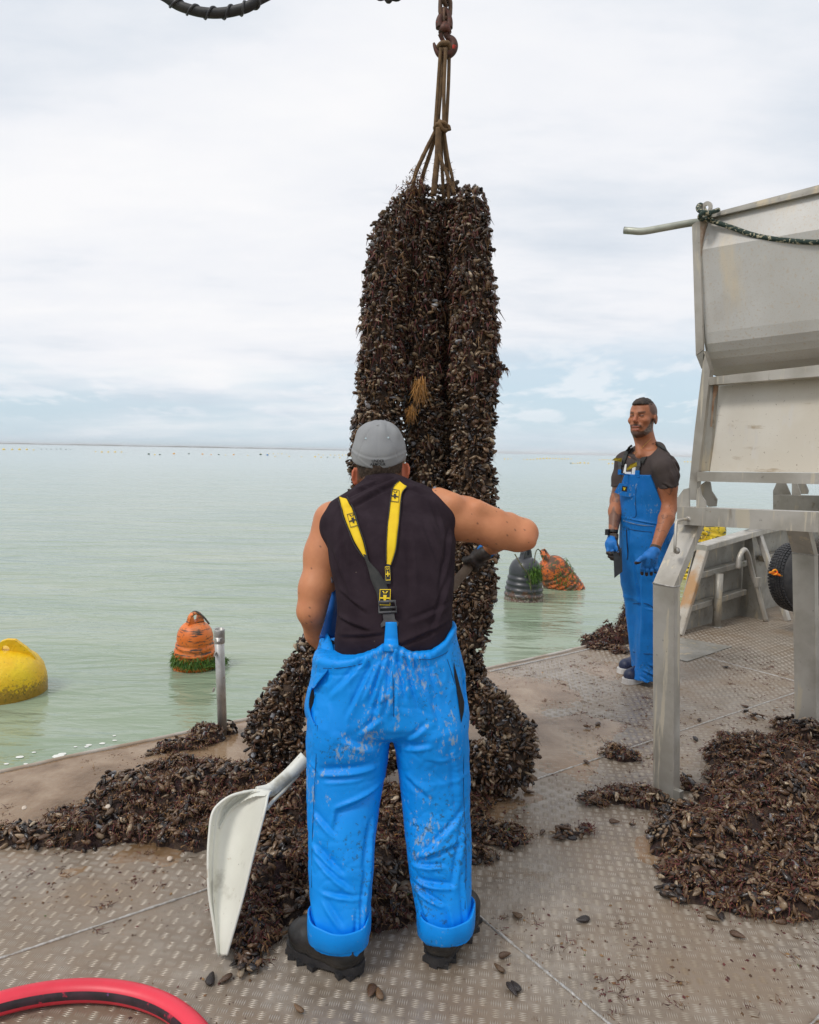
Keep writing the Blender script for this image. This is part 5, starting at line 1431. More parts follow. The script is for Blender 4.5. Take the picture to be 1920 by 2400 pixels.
def ribbon(bv, pts, off, th, mat_, name, parent, dflt=2.3, across=4, steps=10, holes=None):
    """pts: (x, y, half-width px, angle of the cross direction in degrees)"""
    K = []
    for i in range(len(pts)-1):
        for k in range(steps):
            f = k/steps; f2 = f
            K.append([pts[i][j]*(1-f2)+pts[i+1][j]*f2 for j in range(4)])
    K.append(list(pts[-1][:4]))
    G_ = []
    for x, y, hw, an in K:
        row = []
        for j in range(across+1):
            s_ = (j/across*2-1)*hw
            X_, Y_ = x + s_*math.cos(math.radians(an)), y + s_*math.sin(math.radians(an))
            p = hit(bv, X_, Y_, off, dflt); row.append(p)
        G_.append(row)
    G_ = np.array(G_)
    # keep the band taut: smooth depth along it
    for _ in range(3):
        G_[1:-1] = .5*G_[1:-1] + .25*(G_[:-2]+G_[2:])
    # push out so it never sinks
    V = []; n = across+1
    back_ = np.array([0, 1, 0])*th
    V = [p for row in G_ for p in row] + [p + back_ for row in G_ for p in row]
    m_ = len(G_)*n; F = []
    for i in range(len(G_)-1):
        for j in range(across):
            a = i*n+j; F.append((a, a+1, a+n+1, a+n)); F.append((m_+a, m_+a+n, m_+a+n+1, m_+a+1))
        F.append((i*n, (i+1)*n, m_+(i+1)*n, m_+i*n)); F.append((i*n+across, m_+i*n+across, m_+(i+1)*n+across, (i+1)*n+across))
    return MB().add(V, F, True).build(name, mat_, parent), K
def decal(bv, polys, cx_, cy_, sx, sy, rot, mat_, name, parent, off=.006, dflt=2.3, fine=1):
    """flat print: list of polygons in unit coordinates laid on the cloth"""
    mb = MB(); cr, sr = math.cos(math.radians(rot)), math.sin(math.radians(rot))
    for poly in polys:
        P = []
        for u, v in poly:
            X_, Y_ = u*sx, v*sy
            p = hit(bv, cx_ + X_*cr - Y_*sr, cy_ + X_*sr + Y_*cr, off, dflt)
            P.append(p)
        P = np.array(P)
        if len(P) > 2: mb.add(P, [tuple(range(len(P)))])
    return mb.build(name, mat_, parent)
def text_polys(s, bold=True):
    cu = bpy.data.curves.new('lettering', 'FONT'); cu.body = s; cu.align_x = 'CENTER'; cu.align_y = 'CENTER'; cu.size = 1; cu.space_line = .82; cu.offset = .012; cu.resolution_u = 2
    ob = bpy.data.objects.new('lettering', cu); COL.objects.link(ob)
    bpy.context.view_layer.update()
    me = bpy.data.meshes.new_from_object(ob)
    V = np.array([v.co[:] for v in me.vertices]); F = [tuple(p.vertices) for p in me.polygons]
    bpy.data.objects.remove(ob); bpy.data.meshes.remove(me)
    return V, F
def crease_fn(cr, Yref, back=True):
    """cr: list of (x0, y0, x1, y1, width px, depth m): fold ridges given where they run on the garment"""
    segs = []
    for x0, y0, x1, y1, w, a in cr:
        p, q = W(x0, y0, Yref), W(x1, y1, Yref)
        segs.append((p[[0, 2]], q[[0, 2]], w*Yref/FPX, a))
    def fn(P, Nn):
        d = np.zeros(len(P)); X_ = P[:, [0, 2]]
        for p, q, w, a in segs:
            v = q-p; L2 = v@v; t_ = ((X_-p)@v)/L2
            tt = np.clip(t_, 0, 1); c = X_ - p - tt[:, None]*v
            side = np.sign(v[0]*(X_[:, 1]-p[1]) - v[1]*(X_[:, 0]-p[0]))
            r = np.linalg.norm(c, axis=1)*side/w
            env = np.exp(-((np.clip(np.abs(t_-.5)-.42, 0, None))/.12)**2) * (.35+.65*np.sin(np.pi*np.clip(tt*.9+.05, 0, 1)))
            d += a*env*(1.15*np.exp(-np.abs(r-.45)*1.45) - 1.0*np.exp(-(r+.45)**2/.16))
        if back: d *= np.clip(.25 - Nn[:, 1]*1.6, 0, 1)
        return d
    return fn

# ================================================================== PERSON 1: worker seen from behind
p1 = person('worker seen from behind in grey cap, dark sleeveless fleece and bright blue bib trousers, shovelling', G(930, 2250))
# ---- skin body
S = SDF((-.42, 1.75, -.02), (.56, 3.05, 1.66), .0055)
hc = W(890, 1085, 2.50)                                  # head centre
S.ell(hc + [0, .02, .015], (.076, .098, .112), k=.0)
S.ell(hc + [0, .06, -.055], (.058, .055, .07), k=.03)
S.cone(hc + [0, .135, -.02], hc + [0, .15, -.035], .012, .016, k=.015)       # nose
S.cone(hc + [0, .10, -.105], hc + [0, .11, -.105], .024, .022, k=.03)       # chin
for sx, (ex, ey) in ((-1, (834, 1118)), (1, (951, 1106))):
    e_ = W(ex, ey, 2.505)
    ax = axes_from((.10*sx, .0, 1), (sx*.75, -.6, 0))
    S.ell(e_, (.0185, .0085, .0335), np.array([ax[0], ax[1], ax[2]]), k=.016)
    S.ell(e_ + np.array([-sx*.001, -.009, .003]), (.009, .006, .02), ax, k=.006, mode='s')
nk0, nk1 = W(893, 1120, 2.50), W(896, 1190, 2.43)
S.cone(nk0, nk1, .058, .068, k=.03)
# torso core under the clothes
def row(py, L_, R_, Y, b): a_ = W(L_, py, Y); c_ = W(R_, py, Y); return ((a_[2]+c_[2])/2, (a_[0]+c_[0])/2, Y, (c_[0]-a_[0])/2, b)
core_rows = [row(1640, 760, 1050, 2.20, .12), row(1480, 800, 1048, 2.24, .115), row(1350, 795, 1050, 2.31, .12), row(1240, 800, 1040, 2.37, .12), row(1190, 830, 1000, 2.41, .09)]
S.loft(core_rows, k=.03)
sr, el, wr = W(1012, 1205, 2.40), W(1212, 1257, 2.42), W(1152, 1281, 2.64)
S.limb([sr, W(1090, 1216, 2.41), W(1160, 1240, 2.41), el], [.078, .068, .058, .054], k=.035)
S.ell(W(1232, 1262, 2.405), (.030, .034, .028), k=.03)
S.limb([W(1228, 1250, 2.43), W(1192, 1244, 2.51), wr], [.050, .054, .031], k=.007)
S.cone(W(1120, 1190, 2.37), W(1168, 1208, 2.39), .026, .018, k=.02)
S.cone(W(1196, 1222, 2.42), W(1228, 1236, 2.43), .030, .026, k=.015)
S.ell(W(1243, 1270, 2.395), (.018, .02, .022), k=.015)
S.cone(W(1060, 1180, 2.36), W(1030, 1165, 2.38), .035, .03, k=.03)
sl_, ell_, wl = W(782, 1222, 2.40), W(731, 1432, 2.33), W(822, 1590, 2.50)
S.limb([sl_, W(758, 1300, 2.38), W(741, 1380, 2.345), ell_], [.068, .058, .051, .045], k=.035)
S.limb([ell_, W(745, 1482, 2.41), wl], [.047, .042, .030], k=.02)
# legs under the trousers
for hx, kx, fx_, yy in ((835, 800, 800, (1650, 1930, 2195)), (1000, 1030, 1040, (1650, 1920, 2170))):
    Y = 2.13 if hx < 900 else 2.14
    S.limb([W(hx, yy[0], 2.2), W(kx, yy[1], Y), W(fx_, yy[2], Y-.13)], [.08, .055, .04], k=.03)
def skin_cols1(P, Nn):
    n = vnoise(P, 16)*.6 + vnoise(P, 45)*.45 + vnoise(P, 95)*.4
    c = np.array([.56, .225, .105])*(1 + .13*n[:, None]*np.array([.6, 1, 1.1]))
    hd = np.linalg.norm((P-hc), axis=1) < .135
    ear = hd & (np.abs(P[:, 0]-hc[0]) > .078)
    c[ear] = np.array([.62, .17, .085])
    rd = np.exp(-(np.linalg.norm(P-W(1245, 1268, 2.40), axis=1)/.05)**2)[:, None]
    c = c*(1-rd*.35) + np.array([.50, .16, .085])*rd*.35
    tan = np.clip((vnoise(P, 9))*1.2, 0, 1)[:, None]*.15
    c = c*(1-tan) + np.array([.42, .15, .07])*tan
    sp = vnoise(P, 150) > .84
    c[sp] = (.16, .07, .04)
    hair = hd & (P[:, 2] > hc[2]-.10) & (np.abs(P[:, 0]-hc[0]) < .078) & (P[:, 1] < hc[1]+.04)
    st_ = np.clip((P[:, 2]-(hc[2]-.085))/.03, 0, 1)*hair
    c = c*(1-st_[:, None]*.85) + np.array([.06, .038, .025])*st_[:, None]*.85
    return c
body1, Pb, Qb = sdf_obj('body', S, SKIN1, p1, skin_cols1, rel=1)
# ---- cropped hair below the cap
S = SDF(hc-.16, hc+.16, .004)
S.ell(hc + [0, .015, .012], (.0795, .102, .114), k=0)
S.field(lambda x, y, z: (hc[2]-.078 - z) + (y-hc[1])*.55 + .012*np.abs(x-hc[0])/.08, 's') if False else None
S.field(lambda x, y, z: z - ((hc[2]-.080) + .30*(np.abs(x-hc[0])) + np.clip(y-hc[1], 0, 1)*.9), 's')
S.field(lambda x, y, z: .035 - (y - hc[1]) + 0*x + 0*z, 's')
def hair_d(P, Nn): return .0028*vnoise(P*[1, 1, .35], 240)
sdf_obj('cropped_hair', S, HAIR1, p1, disp=hair_d, rel=0)
# ---- cap
capc = W(888, 1060, 2.50)
S = SDF(capc-[.15, .17, .15], capc+[.15, .25, .15], .0035)
cax = axes_from((0.02, -.30, 1))
S.ell(capc + [0, .02, -.004], (.0945, .114, .107), cax, k=0)
S.ell(capc + [.0, .005, .058], (.064, .070, .046), k=.03)
brim_c = capc + np.array([0, .15, .01])
S.ell(brim_c, (.078, .075, .006), axes_from((0, .25, 1)), k=.01)
pl = np.array([0.06, .30, 1.]); pl /= np.linalg.norm(pl); c0 = W(888, 1099, 2.40)
S.field(lambda x, y, z: (z-c0[2]) - 3.2*((x-c0[0]-.003)**2) - (x-c0[0])*.10 + 0*y, 's', lo=capc-.2, hi=capc+[.2, .06, .2])
S.field(lambda x, y, z: (z - c0[2] - .012) + 0*x + 0*y, 's', lo=capc+[-.2, .055, -.2], hi=capc+.3)
def cap_d(P, Nn):
    q = P - capc
    d = -.0016*np.exp(-(q[:, 0]/.0022)**2)*(q[:, 1] < .02)           # centre seam
    s1_ = np.abs(q[:, 0]) - .028 - .55*np.clip(.075-q[:, 2], 0, .2)*np.clip(1-.25*(.075-q[:, 2])/.1, 0, 1)
    d += -.0016*np.exp(-(s1_/.0024)**2)*(q[:, 2] > -.02)
    r = np.hypot(q[:, 0], .6*q[:, 2]+.03)
    band = q[:, 2] + .026 - .35*q[:, 0]**2/.1
    d += .0012*np.exp(-(band/.004)**2) - .0012*np.exp(-((band-.007)/.004)**2)
    low = q[:, 2] + .060 - .62*(q[:, 0]**2)/.09 + .10*q[:, 0]
    d += .0014*np.exp(-((low-.003)/.003)**2)
    d += .0018*vnoise(P, 26) + .0028*np.exp(-((q[:, 2]-.075)/.03)**2)*np.sin(np.arctan2(q[:, 0], -q[:, 1])*7)
    return d
cap, Pc, Qc = sdf_obj('cap', S, CAPM, p1, disp=cap_d, rel=1)
bc = bvh_of(Pc, Qc)
ctop = hit(bc, 886, 997, .001, 2.5)
MB().lathe([(.0001, .0045), (.004, .004), (.0065, .002), (.007, -.001)], W(887, 997, ctop[1]+.004), axes_from((0, -.4, 1)), n=14).build('cap_button', CAPM, cap)
V, F = text_polys('UNDER\nARMOUR')
mb = MB(); w_ = V[:, 0].max()-V[:, 0].min(); h_ = V[:, 1].max()-V[:, 1].min()
P = [hit(bc, 886 + (v[0]-(V[:, 0].max()+V[:, 0].min())/2)/w_*36 - 0*v[1], 1084 - (v[1]-(V[:, 1].max()+V[:, 1].min())/2)/h_*14 - .03*v[0], .0018, 2.4) for v in V]
mb.add(P, F).build('cap_lettering', PRINT_K, cap)
for x, y in ((858, 1028), (910, 1026)):
    q = hit(bc, x, y, .001, 2.4)
    MB().lathe([(.0012, .0006), (.002, .0010), (.0032, .0008), (.0038, -.0006)], q, axes_from((0, -1, .3)), n=12).build('eyelet', mat('pale_eyelet', (.40, .50, .53)), cap)
# ---- vest
S = SDF((-.36, 1.95, .70), (.32, 2.70, 1.50), .004)
vr = [row(1560, 785, 1050, 2.225, .105), row(1525, 785, 1055, 2.222, .118), row(1490, 786, 1062, 2.222, .130), row(1440, 792, 1061, 2.238, .132), row(1380, 786, 1064, 2.265, .138), row(1320, 772, 1067, 2.30, .142), row(1260, 764, 1069, 2.335, .145), row(1215, 770, 1050, 2.365, .135), row(1180, 800, 1022, 2.395, .105), row(1150, 850, 975, 2.42, .075)]
S.loft(vr, k=.03, p=2.25)
S.cone(W(800, 1206, 2.39), W(868, 1166, 2.42), .052, .058, k=.04)
S.cone(W(1008, 1194, 2.39), W(935, 1162, 2.42), .066, .062, k=.04)
S.cone(W(960, 1190, 2.36), W(1035, 1210, 2.37), .06, .055, k=.03)
S.cone(W(850, 1200, 2.35), W(795, 1240, 2.36), .06, .06, k=.03)
# collar: open ring round the neck
cz = W(899, 1140, 2.445); cax2 = axes_from((.12, -.42, 1))
S.ell(cz + cax2[2]*.000, (.0680, .070, .048), cax2, k=.03)
# armholes
sh = lambda x, y, Y: W(x, y, Y)
S.cone(W(1062, 1196, 2.42), W(1120, 1215, 2.42), .079, .075, k=.006, mode='s')
S.cone(W(752, 1228, 2.43), W(728, 1330, 2.40), .066, .074, k=.006, mode='s')
S.cone(W(1085, 1236, 2.40), W(1100, 1250, 2.40), .066, .06, k=.006, mode='s')
vest_cr = crease_fn([
 (800, 1200, 930, 1135, 10, .010), (815, 1165, 900, 1128, 7, .007), (790, 1180, 850, 1150, 6, .006), (940, 1140, 1000, 1165, 9, .006),
 (1060, 1260, 1035, 1390, 12, .008), (1066, 1330, 1010, 1480, 12, .008), (775, 1300, 820, 1400, 12, .009), (795, 1390, 860, 1430, 10, .009), (790, 1450, 870, 1470, 9, .011),
 (800, 1490, 900, 1475, 9, .007), (935, 1500, 1050, 1460, 10, .008), (1055, 1420, 960, 1450, 12, .006), (1000, 1230, 1040, 1330, 14, .006), (860, 1240, 880, 1380, 16, .004), (960, 1250, 970, 1400, 18, .005), (1015, 1180, 1045, 1260, 9, .006), (800, 1240, 812, 1330, 12, .006)], 2.15)
vest, Pv, Qv = sdf_obj('vest', S, FLEECE, p1, disp=lambda P, N_: vest_cr(P, N_) + .004*vnoise(P, 7) + .002*vnoise(P, 18), rel=1)
bv = bvh_of(Pv, Qv)
cc3 = W(899, 1146, 2.440); cx3 = axes_from((.07, .16, 1))
MB().lathe([(.0600, -.012), (.0730, -.014), (.0725, .004), (.0690, .024), (.0660, .036), (.0625, .038), (.0600, .034), (.0590, .012)], cc3, cx3, n=40).build('collar', FLEECE, vest)
# grey lining at the armholes
LIN = mat('grey_lining', (.18, .18, .22), rough=.9)
def edge_line(pts, r_, mat_, name, par, bvh, off=.002, dflt=2.35):
    P = [hit(bvh, x, y, off, dflt) for x, y in pts]
    return MB().tube(spline(P, 40), r_, n=7).build(name, mat_, par)
P_ = [W(1018, 1143, 2.385), W(1030, 1162, 2.36), W(1040, 1185, 2.345), W(1050, 1212, 2.34)]
MB().tube(spline(P_, 30), .0055, n=8).build('armhole_lining', LIN, vest)
P_ = [W(765, 1214, 2.37), W(763, 1250, 2.345), W(763, 1290, 2.33), W(768, 1330, 2.325), W(779, 1366, 2.32)]
MB().tube(spline(P_, 30), .0045, n=8).build('armhole_lining', LIN, vest)
# ---- bib trousers
S = SDF((-.37, 1.78, -.03), (.32, 2.50, .97), .0045)
Yl, Yr = 2.12, 2.15
hip = [row(1712, 760, 1060, 2.175, .085), row(1695, 735, 1084, 2.175, .125), row(1670, 722, 1096, 2.18, .148), row(1640, 722, 1095, 2.19, .155), row(1590, 727, 1090, 2.20, .157), row(1540, 738, 1082, 2.215, .154), row(1500, 750, 1074, 2.222, .150), row(1460, 762, 1068, 2.232, .144)]
S.loft(hip, k=.03, p=2.3)
S.loft([row(2200, 729, 866, 1.975, .078), row(2130, 728, 870, 1.99, .082), row(2050, 726, 873, 2.025, .085), row(1960, 723, 879, 2.07, .095), row(1870, 720, 892, 2.115, .105), row(1780, 719, 909, 2.15, .118), row(1730, 719, 914, 2.16, .132), row(1690, 722, 917, 2.17, .140), row(1650, 732, 908, 2.18, .130), row(1590, 765, 890, 2.19, .095)], k=.022, p=2.35)
S.loft([row(2182, 978, 1105, 2.015, .074), row(2130, 974, 1106, 2.03, .078), row(2050, 960, 1106, 2.06, .085), row(1960, 950, 1104, 2.095, .092), row(1870, 942, 1101, 2.135, .102), row(1780, 931, 1098, 2.16, .115), row(1730, 925, 1098, 2.165, .132), row(1690, 922, 1096, 2.17, .140), row(1650, 930, 1086, 2.18, .130), row(1590, 950, 1050, 2.19, .095)], k=.022, p=2.35)
# cut the crotch open between the legs
# waist edge: rises to the centre back and the right flank
zc = lambda px, py: W(px, py, 2.10)[[0, 2]]
wp = np.array([zc(x, y) for x, y in ((715, 1556), (750, 1550), (790, 1548), (830, 1540), (870, 1522), (900, 1508), (915, 1502), (935, 1512), (965, 1528), (1010, 1527), (1045, 1508), (1068, 1484), (1090, 1475))])
S.field(lambda x, y, z: np.interp(x.ravel(), wp[:, 0], wp[:, 1]).reshape(x.shape) + .10*np.clip(y-2.15, 0, 1) - z, 's', k=.006)
# side pocket slit left and right
S.ell(W(735, 1634, 2.18), (.028, .07, .070), axes_from((.10, 0, 1)), k=.008, mode='s')
S.ell(W(1088, 1612, 2.14), (.009, .05, .062), axes_from((-.10, 0, 1)), k=.006, mode='s')
fold = crease_fn([
 # gathers running down from the waistband
 (905, 1540, 870, 1650, 9, .013), (893, 1545, 850, 1640, 8, .009), (880, 1550, 815, 1680, 12, .009), (860, 1550, 800, 1620, 9, .007), (920, 1530, 905, 1680, 10, .010), (935, 1540, 955, 1640, 10, .012), (950, 1540, 985, 1660, 10, .010),
 (970, 1545, 1010, 1640, 10, .009), (1000, 1545, 1030, 1640, 9, .007), (900, 1600, 875, 1700, 12, .010), (928, 1600, 925, 1690, 6, .008),
 (850, 1555, 770, 1640, 12, .006), (1025, 1700, 1000, 1620, 14, .007), (890, 1650, 915, 1630, 8, .008), (895, 1680, 840, 1720, 12, .008),
 # left leg
 (745, 1812, 880, 1800, 15, -.013), (760, 1830, 850, 1822, 10, -.006), (895, 1855, 790, 1890, 14, -.014), (790, 1890, 785, 1925, 10, -.008), (735, 1900, 790, 1940, 12, -.008), (740, 1965, 810, 2012, 13, -.013), (745, 1985, 835, 2045, 11, -.010),
 (765, 2045, 850, 2058, 9, -.008), (770, 2060, 810, 2105, 12, -.009), (865, 1975, 850, 2130, 9, .010), (872, 1920, 856, 2010, 10, .009), (735, 2080, 770, 2150, 13, .006), (845, 2080, 838, 2175, 7, .011), (800, 1730, 870, 1760, 16, -.008), (720, 1800, 745, 1815, 9, .008), (790, 2120, 845, 2150, 12, .005),
 # right leg
 (945, 1760, 1010, 1745, 12, -.008), (1000, 1700, 955, 1735, 12, .009), (1090, 1905, 990, 1990, 13, .009), (975, 2045, 1060, 2050, 12, -.012), (968, 2015, 1040, 2008, 9, -.009), (965, 2060, 1035, 2085, 10, -.012), (975, 2000, 1080, 1965, 12, .008),
 (1085, 1930, 1060, 2060, 12, .008), (1045, 2085, 1060, 2150, 10, .007), (980, 2080, 1010, 2140, 11, .008), (955, 1830, 1010, 1870, 14, .007), (1060, 1760, 1075, 1900, 14, .006), (975, 2120, 1000, 2180, 9, .006), (1080, 2040, 1090, 2150, 10, .005)], 2.04)
wz = lambda x: np.interp(x, wp[:, 0], wp[:, 1])
def trouser_d(P, Nn):
    d = fold(P, Nn)*.95
    t_ = wz(P[:, 0]) - P[:, 2]
    bk = np.clip(.3-Nn[:, 1]*1.5, 0, 1)
    # elastic gathers in the waistband, strongest beside the centre
    cxm = (P[:, 0]-W(915, 1500, 2.08)[0])
    amp = np.exp(-(np.abs(cxm)-.05)**2/.0035)
    ph = vnoise(np.stack([P[:, 0]*1.6, P[:, 0]*0, P[:, 2]*.5], 1), 26)*3.2
    d += bk*amp*.0052*np.sin(P[:, 0]*300+ph)*np.clip(1-np.abs(t_-.018)/.036, 0, 1)
    d += bk*.006*np.exp(-((t_-.012)/.012)**2)                      # rolled top
    d += bk*-.0026*np.exp(-((t_-.040)/.0035)**2)                   # stitch line
    d += bk*-.003*np.exp(-(cxm/.0022)**2)*(t_ < .19)*(t_ > .05)     # centre seam
    d += .0030*vnoise(P, 8) + .0018*vnoise(P, 19)
    rg = 1-np.abs(vnoise(P*[1, 1, .7]+4, 21)); d += .0030*np.clip(rg-.72, 0, 1)/.28*np.clip(.5+vnoise(P+8, 6)*1.5, 0, 1)
    rg = 1-np.abs(vnoise(P*[.8, 1, 1.3]+2, 34)); d -= .0022*np.clip(rg-.78, 0, 1)/.22*np.clip(.4+vnoise(P+3, 7)*1.5, 0, 1)
    return d
tro, Pt, Qt = sdf_obj('bib_trousers', S, BLUE1, p1, disp=trouser_d, rel=1)
bt_ = bvh_of(Pt, Qt)
INN = mat('trouser_opening_shade', (.006, .008, .012), rough=.9)  # near-black colour stands in for the shade inside the trouser openings
S = SDF((-.34, 1.9, .45), (.30, 2.4, .92), .008)
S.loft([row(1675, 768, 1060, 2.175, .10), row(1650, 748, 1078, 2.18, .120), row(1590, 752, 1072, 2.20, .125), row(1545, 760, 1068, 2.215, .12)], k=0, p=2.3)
sdf_obj('shade_lining', S, INN, tro)  # dark inner body, blackened so the slits read as shaded openings
# turned-up cuffs: rings standing off the leg
def cuff(py0, py1, L_, R_, Y, b_, tiltx):
    a_, b2 = W(L_, (py0+py1)/2, Y), W(R_, (py0+py1)/2, Y)
    z1_, z0_ = W((L_+R_)/2, py0, Y-b_)[2], W((L_+R_)/2, py1, Y-b_)[2]
    c = (a_+b2)/2; rx = (b2[0]-a_[0])/2 + .002
    V = []; n = 48; F = []
    prof = [(.0, z0_), (.006, z0_), (.010, z0_+.004), (.011, (z0_+z1_)/2), (.010, z1_-.004), (.007, z1_), (.003, z1_-.003), (.0, z1_-.01), (-.012, z1_-.02), (-.012, z0_+.006)]
    for r_, z in prof:
        for k in range(n):
            a = 2*math.pi*k/n; q = .88
            cx_ = math.copysign(abs(math.cos(a))**q, math.cos(a)); cy_ = math.copysign(abs(math.sin(a))**q, math.sin(a))
            wv_ = .0025*math.sin(3*a+c[0]*9)+.002*math.sin(7*a)
            V.append((c[0]+(rx-.009+r_*.8+wv_)*cx_, c[1]+(b_-.011+r_*.8+wv_)*cy_, z + tiltx*(cx_*rx) + .006*math.sin(2*a+1)*(z > (z0_+z1_)/2)))
    m_ = len(prof)
    F = [(i*n+k, i*n+(k+1) % n, ((i+1) % m_)*n+(k+1) % n, ((i+1) % m_)*n+k) for i in range(m_) for k in range(n)]
    return MB().add(V, F, True).build('turned_up_cuff', BLUE1, tro)
cuff(2188, 2240, 723, 869, 1.968, .090, .02)
cuff(2172, 2222, 976, 1110, 2.008, .088, .06)
# left flank: bib edge climbing over the side, seen from its inner face
def sheet(rows, name, mat_, par, th=.003, sub=4):
    R = [[np.array(W(x, y, Y)) for x, y, Y in r] for r in rows]
    nc = len(R[0]); cols_ = [spline([r[j] for r in R], (len(R)-1)*sub) for j in range(nc)]
    nr = len(cols_[0]); V = []; F = []
    for i in range(nr):
        for j in range(nc): V.append(cols_[j][i])
    V2 = [v + np.array([0, th, 0]) for v in V]; m_ = len(V)
    for i in range(nr-1):
        for j in range(nc-1):
            a = i*nc+j; F += [(a, a+1, a+nc+1, a+nc), (m_+a, m_+a+nc, m_+a+nc+1, m_+a+1)]
    for i in range(nr-1):
        a = i*nc; F.append((a, a+nc, m_+a+nc, m_+a)); a = i*nc+nc-1; F.append((a, m_+a, m_+a+nc, a+nc))
    for j in range(nc-1):
        F.append((j, m_+j, m_+j+1, j+1)); a = (nr-1)*nc+j; F.append((a, a+1, m_+a+1, m_+a))
    return MB().add(V+V2, F, True).build(name, mat_, par)
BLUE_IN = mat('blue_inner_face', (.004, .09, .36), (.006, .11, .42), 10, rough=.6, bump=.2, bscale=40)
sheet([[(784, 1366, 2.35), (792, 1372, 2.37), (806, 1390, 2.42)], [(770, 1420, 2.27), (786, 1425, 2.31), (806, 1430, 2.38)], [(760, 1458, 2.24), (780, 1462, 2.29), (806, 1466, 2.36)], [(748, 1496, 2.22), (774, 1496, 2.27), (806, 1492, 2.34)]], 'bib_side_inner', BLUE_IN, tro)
sheet([[(754, 1482, 2.265), (768, 1486, 2.25), (776, 1500, 2.235)], [(744, 1520, 2.225), (765, 1525, 2.20), (783, 1532, 2.175)], [(735, 1560, 2.195), (758, 1562, 2.155), (775, 1556, 2.12)], [(728, 1590, 2.18), (744, 1592, 2.13), (762, 1580, 2.085)], [(721, 1618, 2.17), (729, 1620, 2.13), (736, 1612, 2.09)]], 'side_flap', BLUE1, tro, th=.005)
sheet([[(722, 1610, 2.17), (726, 1612, 2.14), (731, 1610, 2.11)], [(714, 1650, 2.165), (718, 1652, 2.13), (724, 1650, 2.10)], [(716, 1678, 2.16), (722, 1682, 2.12), (731, 1684, 2.08)], [(727, 1700, 2.15), (733, 1702, 2.10), (740, 1700, 2.06)]], 'pocket_lip', BLUE1, tro, th=.005)
sheet([[(776, 1500, 2.26), (792, 1508, 2.25), (806, 1512, 2.24)], [(770, 1540, 2.22), (788, 1546, 2.20), (806, 1548, 2.19)]], 'waist_gap_shade', INN, tro, th=.004)  # dark sheet standing in for the shade in the waist gap
sheet([[(724, 1588, 2.225), (742, 1590, 2.225), (765, 1590, 2.225)], [(718, 1640, 2.22), (738, 1640, 2.22), (765, 1640, 2.22)], [(722, 1695, 2.215), (740, 1695, 2.215), (765, 1690, 2.215)]], 'pocket_shade', INN, tro, th=.004)  # dark sheet behind the left slit, coloured as the pocket's shade
Pp = [hit(bt_, x, y, .0022, 2.08) for x, y in ((1062, 1552), (1070, 1580), (1078, 1612), (1087, 1645), (1086, 1668), (1080, 1695), (1075, 1660), (1070, 1620), (1064, 1585))]
MB().add(Pp, [tuple(range(len(Pp)))]).build('pocket_slit_shade', INN, tro)  # flat dark patch on the cloth, painted as an open slit's shade
q = W(763, 1537, 2.165)
MB().lathe([(.0001, .003), (.004, .0028), (.0062, .0015), (.0066, -.001)], q, axes_from((-.2, -1, .1)), n=14).build('press_stud', mat('dull_stud', (.5, .5, .48), rough=.3, metal=.8), tro)
# blue tab at the centre back with its crossed stitching
tr_ = []
for y_, hw in ((1458, 13), (1474, 14), (1488, 15), (1500, 16), (1512, 17), (1528, 17)):
    yv = hit(bv, 917, y_, .0, 2.1)[1]; yt = hit(bt_, 917, y_, .0, 2.2)[1]
    Yt = min(yv, yt) - .008; tr_.append([(917-hw, y_, Yt+.002), (917, y_, Yt), (917+hw, y_, Yt+.002)])
sheet(tr_, 'strap_tab', BLUE1, tro, th=.004)
STI = mat('dark_stitching', (.004, .05, .16), rough=.8)
def stitch(pts, bvh, name='stitching', r_=.0009, par=None, dflt=2.1, off=.001):
    P = [hit(bvh, x, y, off, dflt) for x, y in pts]
    P = spline(P, max(12, len(P)*8))
    return MB().tube(P, r_, n=5).build(name, STI, par or tro)
stitch([(758, 1566), (790, 1566), (830, 1560), (865, 1550)], bt_); stitch([(978, 1545), (1010, 1545), (1045, 1530), (1066, 1508)], bt_)
stitch([(1048, 1545), (1062, 1590), (1076, 1650), (1082, 1690)], bt_); stitch([(1088, 1700), (1086, 1850), (1092, 2000), (1090, 2130)], bt_)
stitch([(918, 1545), (921, 1600), (924, 1680)], bt_); stitch([(745, 1700), (740, 1800), (733, 1950), (731, 2080)], bt_)
# ---- straps with their printed emblem
FISH = [[(-.20, .55), (-.62, .95), (-.30, .95), (-.05, .62)], [(.20, .55), (.62, .95), (.30, .95), (.05, .62)],          # flipped: boots up
        [(-.34, .35), (.34, .35), (.30, -.05), (-.30, -.05)], [(-.95, -.02), (.95, -.02), (.95, -.22), (-.95, -.22)],
        [(-.26, -.24), (.26, -.24), (.22, -.50), (0, -.62), (-.22, -.50)]]
FISH = [[(u, -v) for u, v in p] for p in FISH]
def frame_polys(t_=.12): return [[(-1.1, -1.25), (1.1, -1.25), (1.1, -1.25+t_), (-1.1, -1.25+t_)], [(-1.1, 1.25-t_), (1.1, 1.25-t_), (1.1, 1.25), (-1.1, 1.25)], [(-1.1, -1.25), (-1.1+t_, -1.25), (-1.1+t_, 1.25), (-1.1, 1.25)], [(1.1-t_, -1.25), (1.1, -1.25), (1.1, 1.25), (1.1-t_, 1.25)]]
EM = FISH + frame_polys()
sL, _ = ribbon(bv, [(806, 1170, 10, 20), (814, 1190, 12, 15), (820, 1212, 13, 12), (830, 1240, 13, 12), (842, 1272, 11, 15), (854, 1300, 5, 25), (860, 1312, 3, 30)], .0065, .002, STRAP_Y, 'strap', p1)
